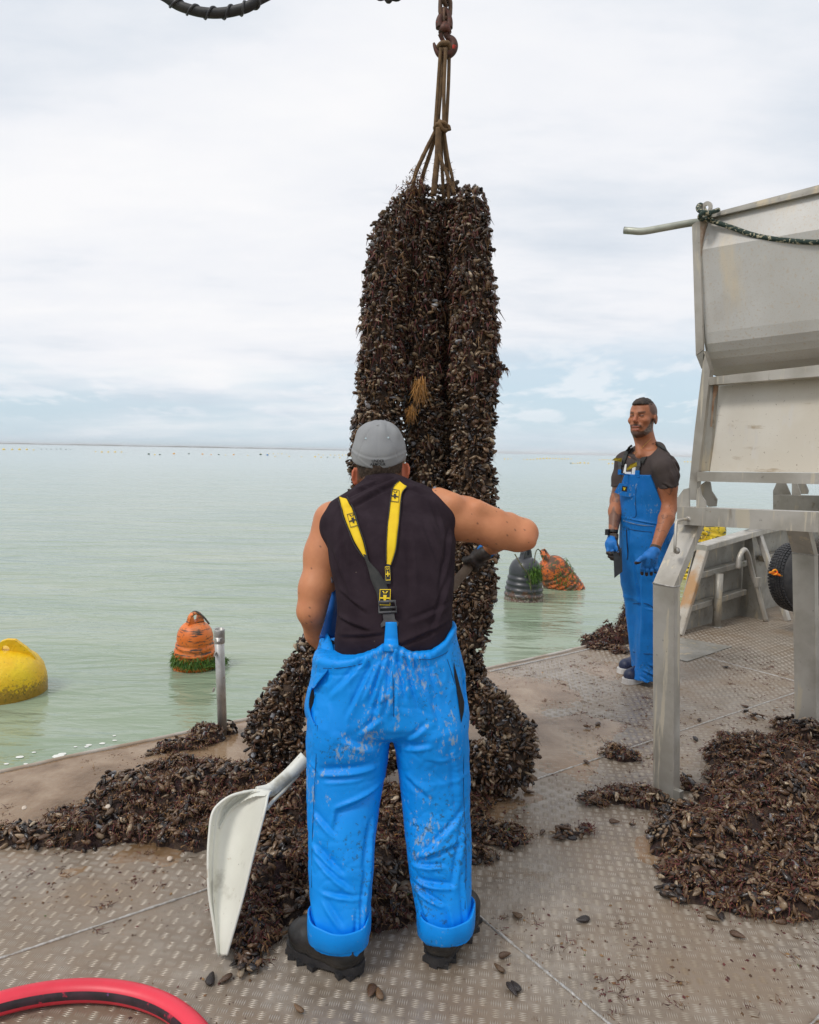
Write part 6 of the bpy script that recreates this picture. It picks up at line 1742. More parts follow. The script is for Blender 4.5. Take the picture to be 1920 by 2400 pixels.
sR, _ = ribbon(bv, [(944, 1136, 12, 35), (934, 1152, 12, 18), (928, 1178, 12, 5), (924, 1210, 12, 3), (920, 1250, 12, 5), (917, 1290, 11, 8), (912, 1320, 6, 20), (908, 1340, 3, 20)], .0065, .002, STRAP_Y, 'strap', p1)
for s_, pts in ((sL, [(816, 1168), (827, 1188), (834, 1212), (844, 1240), (854, 1272), (860, 1300), (862, 1314)]), (sL, [(796, 1176), (802, 1194), (806, 1214), (817, 1244), (831, 1276), (848, 1300), (858, 1312)]), (sR, [(954, 1146), (945, 1158), (940, 1180), (937, 1210), (933, 1252), (928, 1292), (918, 1324)]), (sR, [(934, 1128), (922, 1148), (915, 1178), (911, 1210), (907, 1250), (905, 1288), (905, 1320)])):
    MB().tube(spline([hit(bv, x, y, .0085, 2.3) for x, y in pts], 40), .0016, n=6).build('strap_edging', STRAP_K, s_)
sK, _ = ribbon(bv, [(857, 1302, 4, 25), (866, 1320, 9, 20), (878, 1345, 14, 14), (890, 1368, 15, 8), (900, 1392, 16, 3), (904, 1425, 15, 0), (906, 1440, 15, 0)], .0095, .002, STRAP_K, 'strap', p1)
sK2, _ = ribbon(bv, [(911, 1324, 5, 12), (910, 1345, 7, 5), (908, 1370, 8, 0)], .0080, .002, STRAP_K, 'strap', p1)
decal(bv, EM, 829, 1222, 9.5, 12.5, -16, PRINT_K, 'emblem', sL, .0092)
decal(bv, EM, 927, 1166, 9, 12, 6, PRINT_K, 'emblem', sR, .0092)
decal(bv, EM, 903, 1401, 11.5, 14.5, 2, PRINT_Y, 'emblem', sK, .0125)
decal(bv, [p for p in EM], 909, 1346, 5, 13, -4, PRINT_Y, 'emblem', sK2, .0108)
Yb = hit(bv, 908, 1425, .012, 2.1)[1]
# buckle: open frame, then clip
BUC = mat('dark_grey_buckle', (.07, .07, .075), (.10, .10, .105), 60, rough=.4)
bu = MB()
cor = [W(x, y, Yb-.004) for x, y in ((888, 1412), (927, 1407), (930, 1432), (891, 1438))]
cor = [W(889, 1411, Yb-.004), W(926, 1409, Yb-.004), W(930, 1434, Yb-.006), W(888, 1436, Yb-.006)]
bu.tube(cor + [cor[0], cor[1]], .0042, n=8); bu.tube([W(888, 1425, Yb-.002), W(930, 1423, Yb-.002)], .0035, n=8)
bu.build('buckle_frame', BUC, p1)
MB().prism([W(x, y, Yb-.006) for x, y in ((897, 1440), (924, 1438), (926, 1452), (934, 1460), (933, 1468), (925, 1465), (900, 1467), (894, 1471), (892, 1464), (899, 1454))], np.array([0, .009, 0])).build('buckle_clip', BUC, p1)
# ---- boots
def boot(heel, toe, ank, name='boot'):
    heel = np.array(heel); toe = np.array(toe); d = toe-heel; L_ = np.linalg.norm(d[:2]); d = d/np.linalg.norm(d); s_ = np.array([-d[1], d[0], 0])
    ax = np.array([d, s_, [0, 0, 1.]])
    S = SDF(np.minimum(heel, toe)-[.09, .09, .02], np.maximum(heel, toe)+[.09, .09, .26], .004)
    P0 = lambda u, z, v=0: heel + d*u + ZV*z + s_*v
    S.limb([P0(.045, .055), P0(.12, .058), P0(L_-.075, .056)], [.046, .048, .048], k=.03)
    S.ell(P0(L_-.055, .058), (.064, .050, .044), ax, k=.03)
    S.cone(P0(.060, .06), ank, .044, .040, k=.03)
    S.cone(P0(.125, .070), ank, .040, .036, k=.03)
    S.field(lambda x, y, z: z - .018 + 0*x + 0*y, 's', k=.004)
    def bd(P, Nn):
        q = P-heel; u = q@d; z = P[:, 2]
        e_ = -.0022*np.exp(-((z-.050-.02*np.clip((u-.15)/.1, 0, 1)*0)/.0028)**2)
        e_ += .0026*np.exp(-((u-(L_-.105)+.25*(z-.06))/.004)**2)*(z > .05) + .0020*np.exp(-((u-.105-.3*(z-.06))/.0035)**2)*(z > .045)
        return e_ + .0020*vnoise(P, 22) + .0010*vnoise(P, 60)
    ob, P, Q = sdf_obj(name, S, BOOTM, p1, disp=bd)
    # lugged sole
    n = 30; o_ = []
    for k in range(n):
        a = 2*math.pi*k/n; u = .5 - .5*math.cos(a); w_ = (.047 + .012*u)*abs(math.sin(a))**.55*(1 - .14*math.sin(math.pi*min(1, max(0, (u-.15)/.4))))
        o_.append(P0(-.004 + (L_+.010)*u, 0, w_*(1 if math.sin(a) >= 0 else -1)))
    MB().prism([p + ZV*.012 for p in o_], ZV*.024).build('sole', RUBBER, ob)
    mb = MB()
    for k in range(0, n, 1):
        p = o_[k]; c = heel + d*L_/2; q = p + (c-p)*.10
        u = (p-heel).dot(d)
        if .34*L_ < u < .46*L_: continue
        if k % 2 == 0: mb.box(q*[1, 1, 0] + ZV*.0085, (.022, .024, .014), axes_from(ZV, p-c))
    mb.build('sole_lugs', RUBBER, ob)['kind'] = 'stuff'
    return ob
hl_ = G(822, 2296); tl_ = G(672, 2228)
hl_ = np.array([-.112, 1.925, 0]); tl_ = np.array([-.322, 2.035, 0])
boot(hl_, tl_, W(796, 2180, 1.98))
hr_ = np.array([.092, 1.955, 0]); boot(hr_, hr_ + np.array([.125, .255, 0]), W(1043, 2155, 2.02))
# ---- gloves on the shovel shaft: five fingers round the handle
HS, HE = W(700, 1795, 2.30), W(1137, 1284, 2.76)
hd_ = (HE-HS)/np.linalg.norm(HE-HS)
def grip_glove(center, arm_from, shaft, r_shaft, mat_, par, name='glove', flip=1, sc=1.):
    """hand closed round a shaft: palm block, four unequal fingers hooked round it, thumb across"""
    c = np.array(center); f = shaft/np.linalg.norm(shaft)
    av = np.array(arm_from)-c; av = av - f*av.dot(f); av /= np.linalg.norm(av); bn = np.cross(f, av)*flip
    S = SDF(c-.13, c+.13, .0035)
    rr_ = r_shaft + .010*sc
    pal = c + av*(rr_+.012)
    S.box(pal + av*.018*0, (.040*sc, .012*sc, .030*sc), np.array([f, av, bn]), rnd=.010, k=.0)
    S.cone(pal, np.array(arm_from)*.55+c*.45 if False else pal + av*.055, .026*sc, .027*sc, k=.02)
    for i, (o_, ln_, fr) in enumerate(((-.033, 2.5, .0088), (-.011, 3.0, .0095), (.011, 2.9, .0092), (.032, 2.4, .0080))):
        pts = []
        for k in range(7):
            a = k/6*ln_
            pts.append(c + f*(o_*sc) + (av*math.cos(a) + bn*math.sin(a))*rr_)
        S.limb(pts, [fr*sc]*7, k=.006)
    pts = [pal - f*.030 - bn*.012, c - f*.040 + (av*math.cos(-.9)+bn*math.sin(-.9))*rr_*1.15, c - f*.030 + (av*math.cos(-1.8)+bn*math.sin(-1.8))*rr_*1.05, c - f*.012 + (av*math.cos(-2.4)+bn*math.sin(-2.4))*rr_*1.05]
    S.limb(pts, [.014*sc, .0125*sc, .011*sc, .0095*sc], k=.01)
    return sdf_obj(name, S, mat_, par, rel=1)[0]
hand_r = HE - hd_*.06
grip_glove(hand_r, wr, hd_, .017, GLOVE_K, p1)
MB().tube(spline([wr + (hand_r-wr)*.15, wr + (hand_r-wr)*.45], 6), .031, n=18).build('glove_cuff', GLOVE_B, p1)
t_l = (W(850, 1620, 2.5)-HS).dot(hd_); hand_l = HS + hd_*t_l
grip_glove(hand_l, wl, hd_, .017, GLOVE_K, p1, flip=-1)

# ================================================================== SHOVEL
WOOD = mat('weathered_ash_handle', (.20, .15, .11), (.12, .085, .06), 16, rough=.75, bump=.5, bscale=70, bdist=.002, stretch=(1, 1, .3), layers=[((.30, .25, .2), 30, .6, .1)])
WHITE = mat('scuffed_white_plastic', (.72, .715, .64), (.64, .635, .56), 4, rough=.42, bump=.08, bscale=40, layers=[((.36, .26, .14), 16, .66, .07), ((.40, .38, .31), 7, .60, .12), ((.05, .03, .02), 70, .715, .02)])
sv = empty('shovel', G(520, 2240), 'white plastic grain shovel on a weathered wooden handle held by the worker', 'shovel')
MB().tube([HS - hd_*.02, HS + hd_*.4, HE + hd_*.09], [.0165, .0175, .0185], n=16).build('handle', WOOD, sv)
# blade: lofted dished plate; stations from tip up, each with left edge, dish, right edge
sk = W(640, 1862, 2.20)
st_ = [  # (left xy, mid xy, right xy, Y edges, Y mid depth)
 ((512, 2236), (520, 2243), (531, 2238), 1.975, .008),
 ((500, 2160), (527, 2170), (552, 2165), 1.995, .028),
 ((490, 2090), (535, 2100), (572, 2092), 2.020, .050),
 ((488, 2010), (545, 2015), (592, 2010), 2.050, .072),
 ((491, 1955), (552, 1955), (609, 1945), 2.078, .085),
 ((497, 1910), (560, 1900), (622, 1895), 2.102, .088),
 ((513, 1885), (568, 1876), (627, 1870), 2.125, .075),
 ((545, 1864), (585, 1856), (632, 1858), 2.150, .040),
 ((590, 1853), (610, 1851), (636, 1856), 2.180, .012)]
V = []; F = []; nc = 41
for (l_, m_, r_, Ye, dp) in st_:
    for j in range(nc):
        f = j/(nc-1)
        # steep left wall, flat floor, low right wall
        x = (1-f)**2*l_[0] + 2*f*(1-f)*m_[0] + f*f*r_[0]; y = (1-f)**2*l_[1] + 2*f*(1-f)*m_[1] + f*f*r_[1]
        d_ = dp*(1 - abs(2*f-.95)**3.0) + .05*(1-f)*0
        V.append(W(x, y, Ye + d_ - .035*f))
nr = len(st_)
# denser by spline along the length
cols_ = [spline([V[i*nc+j] for i in range(nr)], (nr-1)*14) for j in range(nc)]
nr2 = len(cols_[0]); V = [cols_[j][i] for i in range(nr2) for j in range(nc)]
# pressed ridge across the upper blade
Vn = np.array(V).reshape(nr2, nc, 3)
for i in range(nr2):
    for j in range(nc):
        f = j/(nc-1); u = i/(nr2-1)
        arc = u - (.86 - .77*max(0, .75-f)**1.5); fd = min(1, max(0, (.955-u)/.06))*min(1, max(0, (f-.16)/.06))*min(1, max(0, (.98-f)/.05))
        Vn[i, j, 1] += fd*(-.022*math.exp(-(arc/.013)**2) + .016/(1+math.exp(-(arc-.02)/.007)) - .018*math.exp(-((arc-.060)/.011)**2))
        wl_ = abs(f-.13); Vn[i, j, 1] += -.012*math.exp(-(wl_/.028)**2)*min(1, max(0, (.80-u)/.1))
V = [Vn[i, j] for i in range(nr2) for j in range(nc)]
V2 = [v + np.array([0, .0045, -.001]) for v in V]; m0 = len(V); F = []
for i in range(nr2-1):
    for j in range(nc-1):
        a = i*nc+j; F += [(a, a+nc, a+nc+1, a+1), (m0+a, m0+a+1, m0+a+nc+1, m0+a+nc)]
for i in range(nr2-1):
    a = i*nc; F.append((a, m0+a, m0+a+nc, a+nc)); a = i*nc+nc-1; F.append((a, a+nc, m0+a+nc, m0+a))
for j in range(nc-1): F.append((j, j+1, m0+j+1, m0+j)); a = (nr2-1)*nc+j; F.append((a, m0+a, m0+a+1, a+1))
blade = MB().add(V+V2, F, True).build('blade', WHITE, sv)
rim = [Vn[i, 0] for i in range(nr2)] + [Vn[nr2-1, j] for j in range(nc)] + [Vn[i, nc-1] for i in range(nr2-1, -1, -1)]
MB().tube(rim, .0042, n=7).build('rim', WHITE, blade)
nk = [W(600, 1853, 2.20), W(632, 1852, 2.22), W(655, 1836, 2.25), W(682, 1812, 2.29), HS + hd_*.035]
nkr = [.012, .022, .0215, .0225, .0235]
P = spline(nk, 40); MB().tube(P, list(np.interp(np.linspace(0, 1, len(P)), np.linspace(0, 1, 5), nkr)), n=16).build('socket', WHITE, sv)
MB().tube(spline([W(626, 1895, 2.13), W(640, 1878, 2.19), W(668, 1850, 2.24), W(700, 1815, 2.30)], 20), .006, n=8).build('socket_rib', WHITE, sv)
# ================================================================== PERSON 2: bearded man in blue bib overalls
p2 = person('bearded man with short dark hair in grey T-shirt and blue bib overalls looking aside', G(1510, 1590))
YC = 4.64
YAW = math.radians(-36)
FW2 = np.array([-.59, -.81, 0]); LF2 = np.array([.81, -.59, 0])         # chest direction, his left
def B2(px, py, f=0.0, l=0.0): return W(px, py, YC) + FW2*f + LF2*l
def rw(px, py, a, b, Y=YC): c = W(px, py, Y); return (c[2], c[0], c[1], a, b)
# head frame
hf = np.array([-.68, -.73, .03]); hf /= np.linalg.norm(hf); hl = np.array([.73, -.68, 0]); hl /= np.linalg.norm(hl); hu = np.cross(hf, hl); hu = hu if hu[2] > 0 else -hu
HA = np.array([hf, hl, hu])
hc2 = W(1506, 981, YC)
HS = 1.06
Hp = lambda f, l, u: hc2 + (hf*f + hl*l + hu*u)*HS
s_lo, s_hi = W(1400, 1660, YC)-[.05, .45, .0], W(1610, 920, YC)+[.05, .45, .04]
s_lo[2] = -.01
S = SDF(s_lo, s_hi, .0042)
S.ell(Hp(-.012, 0, .035), np.array((.096, .074, .084))*HS, HA, k=0)
S.ell(Hp(.018, 0, -.030), np.array((.068, .059, .082))*HS, HA, k=.03)
S.ell(Hp(.030, 0, -.078), np.array((.044, .046, .034))*HS, HA, k=.025)                    # jaw
S.ell(Hp(.064, 0, -.098), np.array((.020, .022, .016))*HS, HA, k=.02)                      # chin
S.cone(Hp(.074, -.030, .030), Hp(.080, -.006, .026), .012, .011, k=.014); S.cone(Hp(.074, .030, .030), Hp(.080, .006, .026), .012, .011, k=.014)
for s_ in (-1, 1):
    S.ell(Hp(.090, s_*.031, .010), np.array((.014, .017, .0095))*HS, HA, k=.012, mode='s')
    S.ell(Hp(.071, s_*.030, .009), np.array((.0125, .014, .0105))*HS, HA, k=.002)
    S.ell(Hp(.052, s_*.043, -.016), np.array((.026, .020, .018))*HS, HA, k=.02)
    S.ell(Hp(-.012, s_*.078, -.004), np.array((.019, .0085, .032))*HS, axes_from(hu, hf) @ np.eye(3) if False else HA, k=.006)
    S.ell(Hp(-.008, s_*.086, .000), np.array((.010, .005, .018))*HS, HA, k=.004, mode='s')
    S.ell(Hp(.076, s_*.026, -.048), np.array((.010, .012, .014))*HS, HA, k=.012)
S.cone(Hp(.082, 0, .020), Hp(.103, 0, -.018), .0085, .0115, k=.010)
S.ell(Hp(.094, 0, -.024), np.array((.010, .0165, .008))*HS, HA, k=.008)
S.cone(Hp(.083, -.018, -.054), Hp(.086, .018, -.053), .0055, .0055, k=.006)
S.cone(Hp(.080, -.016, -.072), Hp(.082, .016, -.071), .0070, .0070, k=.006)
S.cone(Hp(.094, -.019, -.0625), Hp(.094, .019, -.0625), .0042, .0042, k=.003, mode='s')
nb = W(1520, 1062, YC+.01)
S.cone(Hp(-.028, 0, -.05), nb, .050, .062, k=.03)
S.cone(Hp(.00, -.03, -.09), W(1500, 1066, YC-.05), .022, .02, k=.03); 
# trunk
S.loft([rw(1517, 1340, .13, .09), rw(1517, 1290, .145, .10), rw(1517, 1220, .145, .10), rw(1518, 1150, .160, .11), rw(1520, 1100, .175, .11), rw(1520, 1075, .16, .09), rw(1520, 1058, .09, .07)], k=.03, yaw=YAW)
shL, shR = W(1554, 1094, YC-.15), W(1466, 1082, YC+.14)
elL, wrL = W(1570, 1186, YC-.14), W(1537, 1283, YC-.29)
elR, wrR = W(1447, 1172, YC+.12), W(1437, 1250, YC-.02)
S.cone(W(1528, 1048, YC+.01), shL + [0, .02, .01], .035, .045, k=.03)
S.limb([shL, W(1566, 1140, YC-.15), elL], [.052, .052, .046], k=.03)
S.limb([elL, W(1562, 1215, YC-.19), wrL], [.047, .046, .028], k=.02)
S.limb([shR, W(1455, 1128, YC+.13), elR], [.050, .046, .044], k=.03)
S.limb([elR, W(1443, 1198, YC+.07), wrR], [.045, .044, .028], k=.02)
for kx, fx, dy in ((1499, 1503, .06), (1526, 1518, -.05)):
    S.limb([W(kx+2, 1370, YC+dy*.6), W(kx, 1470, YC+dy), W(fx, 1578, YC+dy)], [.05, .045, .035], k=.02)
def skin_cols2(P, Nn):
    q = (P - hc2)/HS; f, l, u = q@hf, q@hl, q@hu
    c = np.tile(np.array([.40, .150, .072]), (len(P), 1))*(1 + .10*vnoise(P, 22)[:, None] + .06*vnoise(P, 60)[:, None])
    hd = np.linalg.norm(q, axis=1) < .16
    def paint(mask, colr, a=1.):
        nonlocal c
        m_ = np.clip(mask, 0, 1)[:, None]*a; c = c*(1-m_) + np.array(colr)*m_
    sm = lambda x, w: np.clip(.5 + x/w, 0, 1)
    paint(hd*np.exp(-((f-.1)/.03)**2-(l/.02)**2-((u+.015)/.02)**2), (.46, .14, .08), .7)
    paint(hd*np.exp(-((np.abs(l)-.045)/.02)**2-((u+.015)/.02)**2)*(f > .02), (.44, .15, .075), .5)
    # beard: along the jaw, chin and upper lip
    jaw = sm(-.042 - u - .35*np.clip(f-.03, -1, .1)*0 + .25*np.clip(np.abs(l)-.045, 0, .05), .012)*sm(f+.022, .014)*sm(u+.125, .012)
    jaw = jaw*sm(u + .078 + .9*np.clip(f-.0, 0, .06), .012)
    jaw = jaw*(1 - sm(.0155-np.abs(l), .006)*sm(u+.082, .006)*sm(-.045-u, .004)*(f > .07)*0)
    cheekcut = sm((-.030-u) - 1.15*np.clip(f-.020, 0, .05), .012)
    side = sm(-.000-u, .012)*sm(u+.070, .02)*sm(.030-f, .016)*sm(f+.004, .012)*(np.abs(l) > .045)
    must = np.clip(1.4*np.exp(-((u+.045+.18*np.abs(l))/.0070)**2), 0, 1)*(np.abs(l) < .036)*(f > .04)
    gotee = sm(-.080-u, .008)*sm(u+.114, .006)*(f > .035)*(np.abs(l) < .045)
    bmask = hd*np.clip(jaw*cheekcut + side + must + gotee, 0, 1)
    nz = vnoise(P, 190)*.5+.5
    paint(bmask, (.055, .034, .026), .88)
    grey = bmask*((np.abs(l) > .040) & (u < -.035))*sm(nz-.45, .2)
    paint(grey, (.26, .22, .20), .65)
    # stubbled skull and sideburn
    stb = hd*sm(u-.020-.9*np.clip(f-.02, 0, 1), .010)*sm(.040-f, .012)
    stb = np.maximum(stb, hd*sm(-f-.020, .01)*sm(u+.03, .01))
    paint(stb, (.075, .045, .032), .85)
    brow = hd*np.exp(-((u-.030-.15*(np.abs(l)-.03))/.0055)**2)*(np.abs(l) > .012)*(np.abs(l) < .048)*(f > .05)
    paint(brow, (.05, .028, .018), .85)
    eye = hd*np.exp(-((u-.0105)/.0042)**2)*(np.abs(np.abs(l)-.030) < .0135)*(f > .06)
    paint(eye, (.03, .015, .012), .95)
    lips = hd*(np.exp(-((u+.0555)/.005)**2)+np.exp(-((u+.0715)/.006)**2))*(np.abs(l) < .022)*(f > .06)
    paint(lips, (.42, .13, .095), .85)
    paint(hd*np.exp(-((u+.0630)/.0026)**2)*(np.abs(l) < .017)*(f > .06), (.12, .07, .055), .9)
    for u0 in (.062, .050, .073): paint(hd*np.exp(-((u-u0-.004*np.cos(l*60))/.0016)**2)*(np.abs(l) < .035)*(f > .05), (.28, .10, .05), .5)
    paint(hd*np.exp(-(np.hypot(np.abs(l)-.030, (u+.032)*.35)/.003)**2)*(f > .055)*(u > -.05)*(u < -.015), (.26, .095, .05), .5)
    # tattoos on both forearms
    arm = (~hd) & (P[:, 2] < W(1560, 1120, YC)[2]) & (P[:, 2] > W(1530, 1285, YC)[2])
    t1 = np.abs(vnoise(P, 26) + .4*vnoise(P, 60)); t2 = vnoise(P+5, 14)
    right_arm = P[:, 0] < W(1463, 1200, YC)[0]
    paint(arm*((t1 < .075) & (t2 > -.1)), (.09, .055, .045), .60)
    paint(arm*right_arm*sm(vnoise(P+2, 17)+.3*vnoise(P, 50)-.12, .2), (.10, .065, .052), .70)
    return c
body2, P2b, Q2b = sdf_obj('body', S, SKIN1, p2, skin_cols2, rel=1)
# hair on top
S = SDF(hc2-.16, hc2+.17, .0035)
S.ell(Hp(-.004, 0, .050), (.099, .070, .080), HA, k=0)
S.ell(Hp(.040, 0, .084), (.038, .044, .018), HA, k=.02)
S.field(lambda x, y, z: ((x-hc2[0])*hu[0]+(y-hc2[1])*hu[1]+(z-hc2[2])*hu[2]) - .082, 's', k=.006)
HAIR2 = mat('dark_swept_hair', (.022, .014, .010), (.05, .034, .025), 40, rough=.7, bump=.8, bscale=300, bdist=.002)
sdf_obj('swept_hair', S, HAIR2, p2, disp=lambda P, N_: .0030*vnoise((P-hc2)@HA.T*[.4, 1.4, 1], 150) + .002*vnoise(P, 60), rel=0)
# T-shirt
TEE = mat('grey_tshirt', (.085, .068, .064), (.070, .055, .053), 9, rough=.92, bump=.3, bscale=240, bdist=.0008, spec=.15, layers=[((.16, .135, .12), 40, .66, .06)])
S = SDF(W(1430, 1260, YC)-[0, .40, 0], W(1605, 1040, YC)+[.03, .40, .03], .0042)
S.loft([rw(1517, 1255, .158, .118), rw(1518, 1200, .162, .120), rw(1519, 1150, .172, .122), rw(1520, 1105, .184, .120), rw(1520, 1080, .180, .105), rw(1521, 1064, .120, .080)], k=.03, yaw=YAW)
S.cone(W(1540, 1056, YC-.03), shL + [0, 0, -.004], .056, .066, k=.03); S.cone(W(1500, 1060, YC+.05), shR + [0, 0, .0], .052, .064, k=.03); S.ell(W(1532, 1051, YC+.03), (.050, .045, .024), k=.02)
S.limb([shL, W(1564, 1118, YC-.155), W(1570, 1155, YC-.155)], [.064, .063, .060], k=.02); S.limb([shR, W(1456, 1120, YC+.135), W(1452, 1150, YC+.13)], [.062, .058, .056], k=.02)
nx = axes_from(np.array([-.22, -.30, 1.0]))
S.ell(W(1515, 1052, YC-.035), (.075, .075, .052), nx, k=.006, mode='s')
hem = W(1568, 1141, YC-.155); hd2 = axes_from(W(1572, 1186, YC-.14)-shL, (1, 0, 0)); S.box(hem + hd2[2]*.06, (.085, .085, .06), hd2, mode='s', k=.001)
hemr = W(1455, 1136, YC+.13); S.box(hemr + hd2[2]*.06, (.07, .085, .06), hd2, mode='s')
tee_cr = crease_fn([(1560, 1068, 1590, 1130, 5, .010), (1552, 1080, 1575, 1140, 5, .008), (1540, 1100, 1556, 1150, 5, .008), (1530, 1130, 1560, 1150, 5, .010), (1525, 1150, 1558, 1175, 5, .012), (1530, 1172, 1552, 1195, 5, .012), (1470, 1060, 1490, 1085, 5, .007), (1545, 1065, 1585, 1085, 5, .006)], YC)
tee, Pe, Qe = sdf_obj('tshirt', S, TEE, p2, disp=lambda P, N_: tee_cr(P, N_)+.0025*vnoise(P, 9)+.0012*vnoise(P, 22), rel=1)
be2 = bvh_of(Pe, Qe)
WHT = mat('white_print', (.75, .75, .74), rough=.8)
for poly in ([(1466, 1088), (1470, 1088), (1468, 1108), (1462, 1108)], [(1466, 1106), (1480, 1106), (1480, 1113), (1465, 1113)], [(1483, 1096), (1491, 1095), (1489, 1112), (1481, 1112)]):
    P = [hit(be2, x, y, .004, YC-.12) for x, y in poly]; MB().add(P, [tuple(range(len(P)))]).build('white_print', WHT, tee)
# overalls: bib, waist, legs
S = SDF(W(1430, 1625, YC)-[0, .35, .02], W(1600, 1105, YC)+[.02, .35, .02], .0042)
S.loft([rw(1512, 1395, .10, .07), rw(1514, 1370, .145, .105), rw(1516, 1335, .172, .128), rw(1518, 1270, .178, .134), rw(1518, 1232, .172, .130), rw(1518, 1180, .168, .126), rw(1519, 1150, .182, .132), rw(1519, 1108, .20, .134)], k=.02, yaw=YAW, p=2.2)
# everything above the waist goes except the bib panel on the chest
fwd = lambda x, y, z: (x-W(1518, 1150, YC)[0])*FW2[0] + (y-YC)*FW2[1]
lat = lambda x, y, z: (x-W(1518, 1150, YC)[0])*LF2[0] + (y-YC)*LF2[1]
zw, zt = W(1500, 1222, YC)[2], W(1490, 1112, YC-.1)[2]
S.field(lambda x, y, z: np.maximum(np.maximum(z - zt, 0*x+0*y-9), np.minimum(z-zw, np.maximum(np.abs(lat(x, y, z)+.010) - (.105 + .12*np.clip((zt+.06-z)/(zt-zw), 0, 1)**1.6*1.0), .035-fwd(x, y, z)))) * -1, 's', k=.004) if False else None
S.field(lambda x, y, z: -np.maximum(z-zt, np.minimum(z-zw, np.maximum(np.abs(lat(x, y, z)+.030) - (.086 + .125*np.clip((zt-z)/(zt-zw), 0, 1)**1.1), .02-fwd(x, y, z)))), 's', k=.004)
S.loft([rw(1503, 1562, .062, .066, YC+.07), rw(1499, 1500, .068, .076, YC+.06), rw(1496, 1440, .076, .086, YC+.06), rw(1494, 1370, .092, .105, YC+.05), rw(1499, 1310, .088, .108, YC+.04), rw(1504, 1260, .06, .08, YC+.03)], k=.045, yaw=YAW, p=2.2)
S.loft([rw(1512, 1590, .084, .086, YC-.05), rw(1518, 1560, .074, .078, YC-.05), rw(1522, 1500, .080, .086, YC-.05), rw(1526, 1440, .086, .092, YC-.05), rw(1532, 1370, .098, .110, YC-.04), rw(1531, 1310, .094, .112, YC-.03), rw(1528, 1260, .06, .08, YC-.02)], k=.045, yaw=YAW, p=2.2)
ov_cr = crease_fn([(1470, 1240, 1468, 1310, 4, .008), (1478, 1300, 1492, 1400, 6, .010), (1490, 1340, 1494, 1470, 6, .010), (1500, 1290, 1530, 1330, 7, -.006), (1492, 1400, 1488, 1520, 6, .008), (1505, 1545, 1535, 1560, 5, .012), (1495, 1560, 1530, 1575, 5, .012), (1488, 1575, 1520, 1592, 5, -.010), (1470, 1420, 1476, 1520, 6, .006), (1500, 1415, 1535, 1420, 5, -.005),
   (1490, 1130, 1500, 1200, 6, .004), (1462, 1215, 1530, 1226, 3, .006), (1530, 1150, 1550, 1210, 6, .005), (1545, 1260, 1560, 1330, 7, .007), (1510, 1350, 1540, 1380, 7, .006)], YC)
ov, Po, Qo = sdf_obj('bib_overalls', S, BLUE2, p2, disp=lambda P, N_: ov_cr(P, N_)+.003*vnoise(P, 9)+.0018*vnoise(P, 24), rel=1)
bo = bvh_of(Po, Qo)
def seam2(pts, name='stitching', r_=.0022, m_=STI): 
    P = [hit(bo, x, y, .001, YC-.12) for x, y in pts]; return MB().tube(spline(P, max(10, len(P)*6)), r_, n=6).build(name, m_, ov)
PSEAM = mat('scuffed_seam', (.18, .25, .32), (.01, .12, .4), 60, rough=.8)
seam2([(1461, 1220), (1480, 1226), (1505, 1231), (1532, 1233)], 'waist_seam', .003, PSEAM); seam2([(1461, 1236), (1480, 1241), (1505, 1245), (1528, 1247)], 'waist_seam')
seam2([(1491, 1145), (1490, 1180), (1489, 1212), (1462, 1207)]); seam2([(1452, 1111), (1475, 1113), (1499, 1118)], 'bib_hem', .004, BLUE2)
seam2([(1469, 1240), (1470, 1270), (1472, 1300), (1470, 1312)], 'fly_edge', .0035, mat('dark_fly', (.01, .02, .06), rough=.8)); seam2([(1485, 1415), (1510, 1414), (1526, 1420), (1534, 1430)]); seam2([(1484, 1528), (1510, 1532), (1534, 1534)])
# chest pocket flap and badge
fl = [(1457, 1133), (1475, 1135), (1492, 1139), (1492, 1148), (1486, 1160), (1478, 1165), (1462, 1162), (1448, 1155), (1452, 1145)]
cfl = hit(bo, 1473, 1148, .010, YC-.13); P = [cfl + LF2*((x-1473)/(.81*368)) - ZV*((y-1148)/368) for x, y in fl]
MB().prism(P, FW2*-.004).build('pocket_flap', BLUE2, ov)
fp = lambda x, y, o_: cfl + LF2*((x-1473)/(.81*368)) - ZV*((y-1148)/368) + FW2*o_
mb = MB(); P = [fp(x, y, .002) for x, y in ((1463, 1139), (1473, 1140), (1472, 1152), (1462, 1151))]; mb.add(P, [(0, 1, 2, 3)]); bdg = mb.build('badge', PRINT_K, ov)
for poly in ([(1465, 1142.5), (1470, 1143), (1470, 1145), (1465, 1144.6)], [(1466.3, 1144), (1468.8, 1144.3), (1468.6, 1149), (1466, 1148.7)]):
    P = [fp(x, y, .0035) for x, y in poly]; MB().add(P, [(0, 1, 2, 3)]).build('badge_emblem', PRINT_Y, bdg)
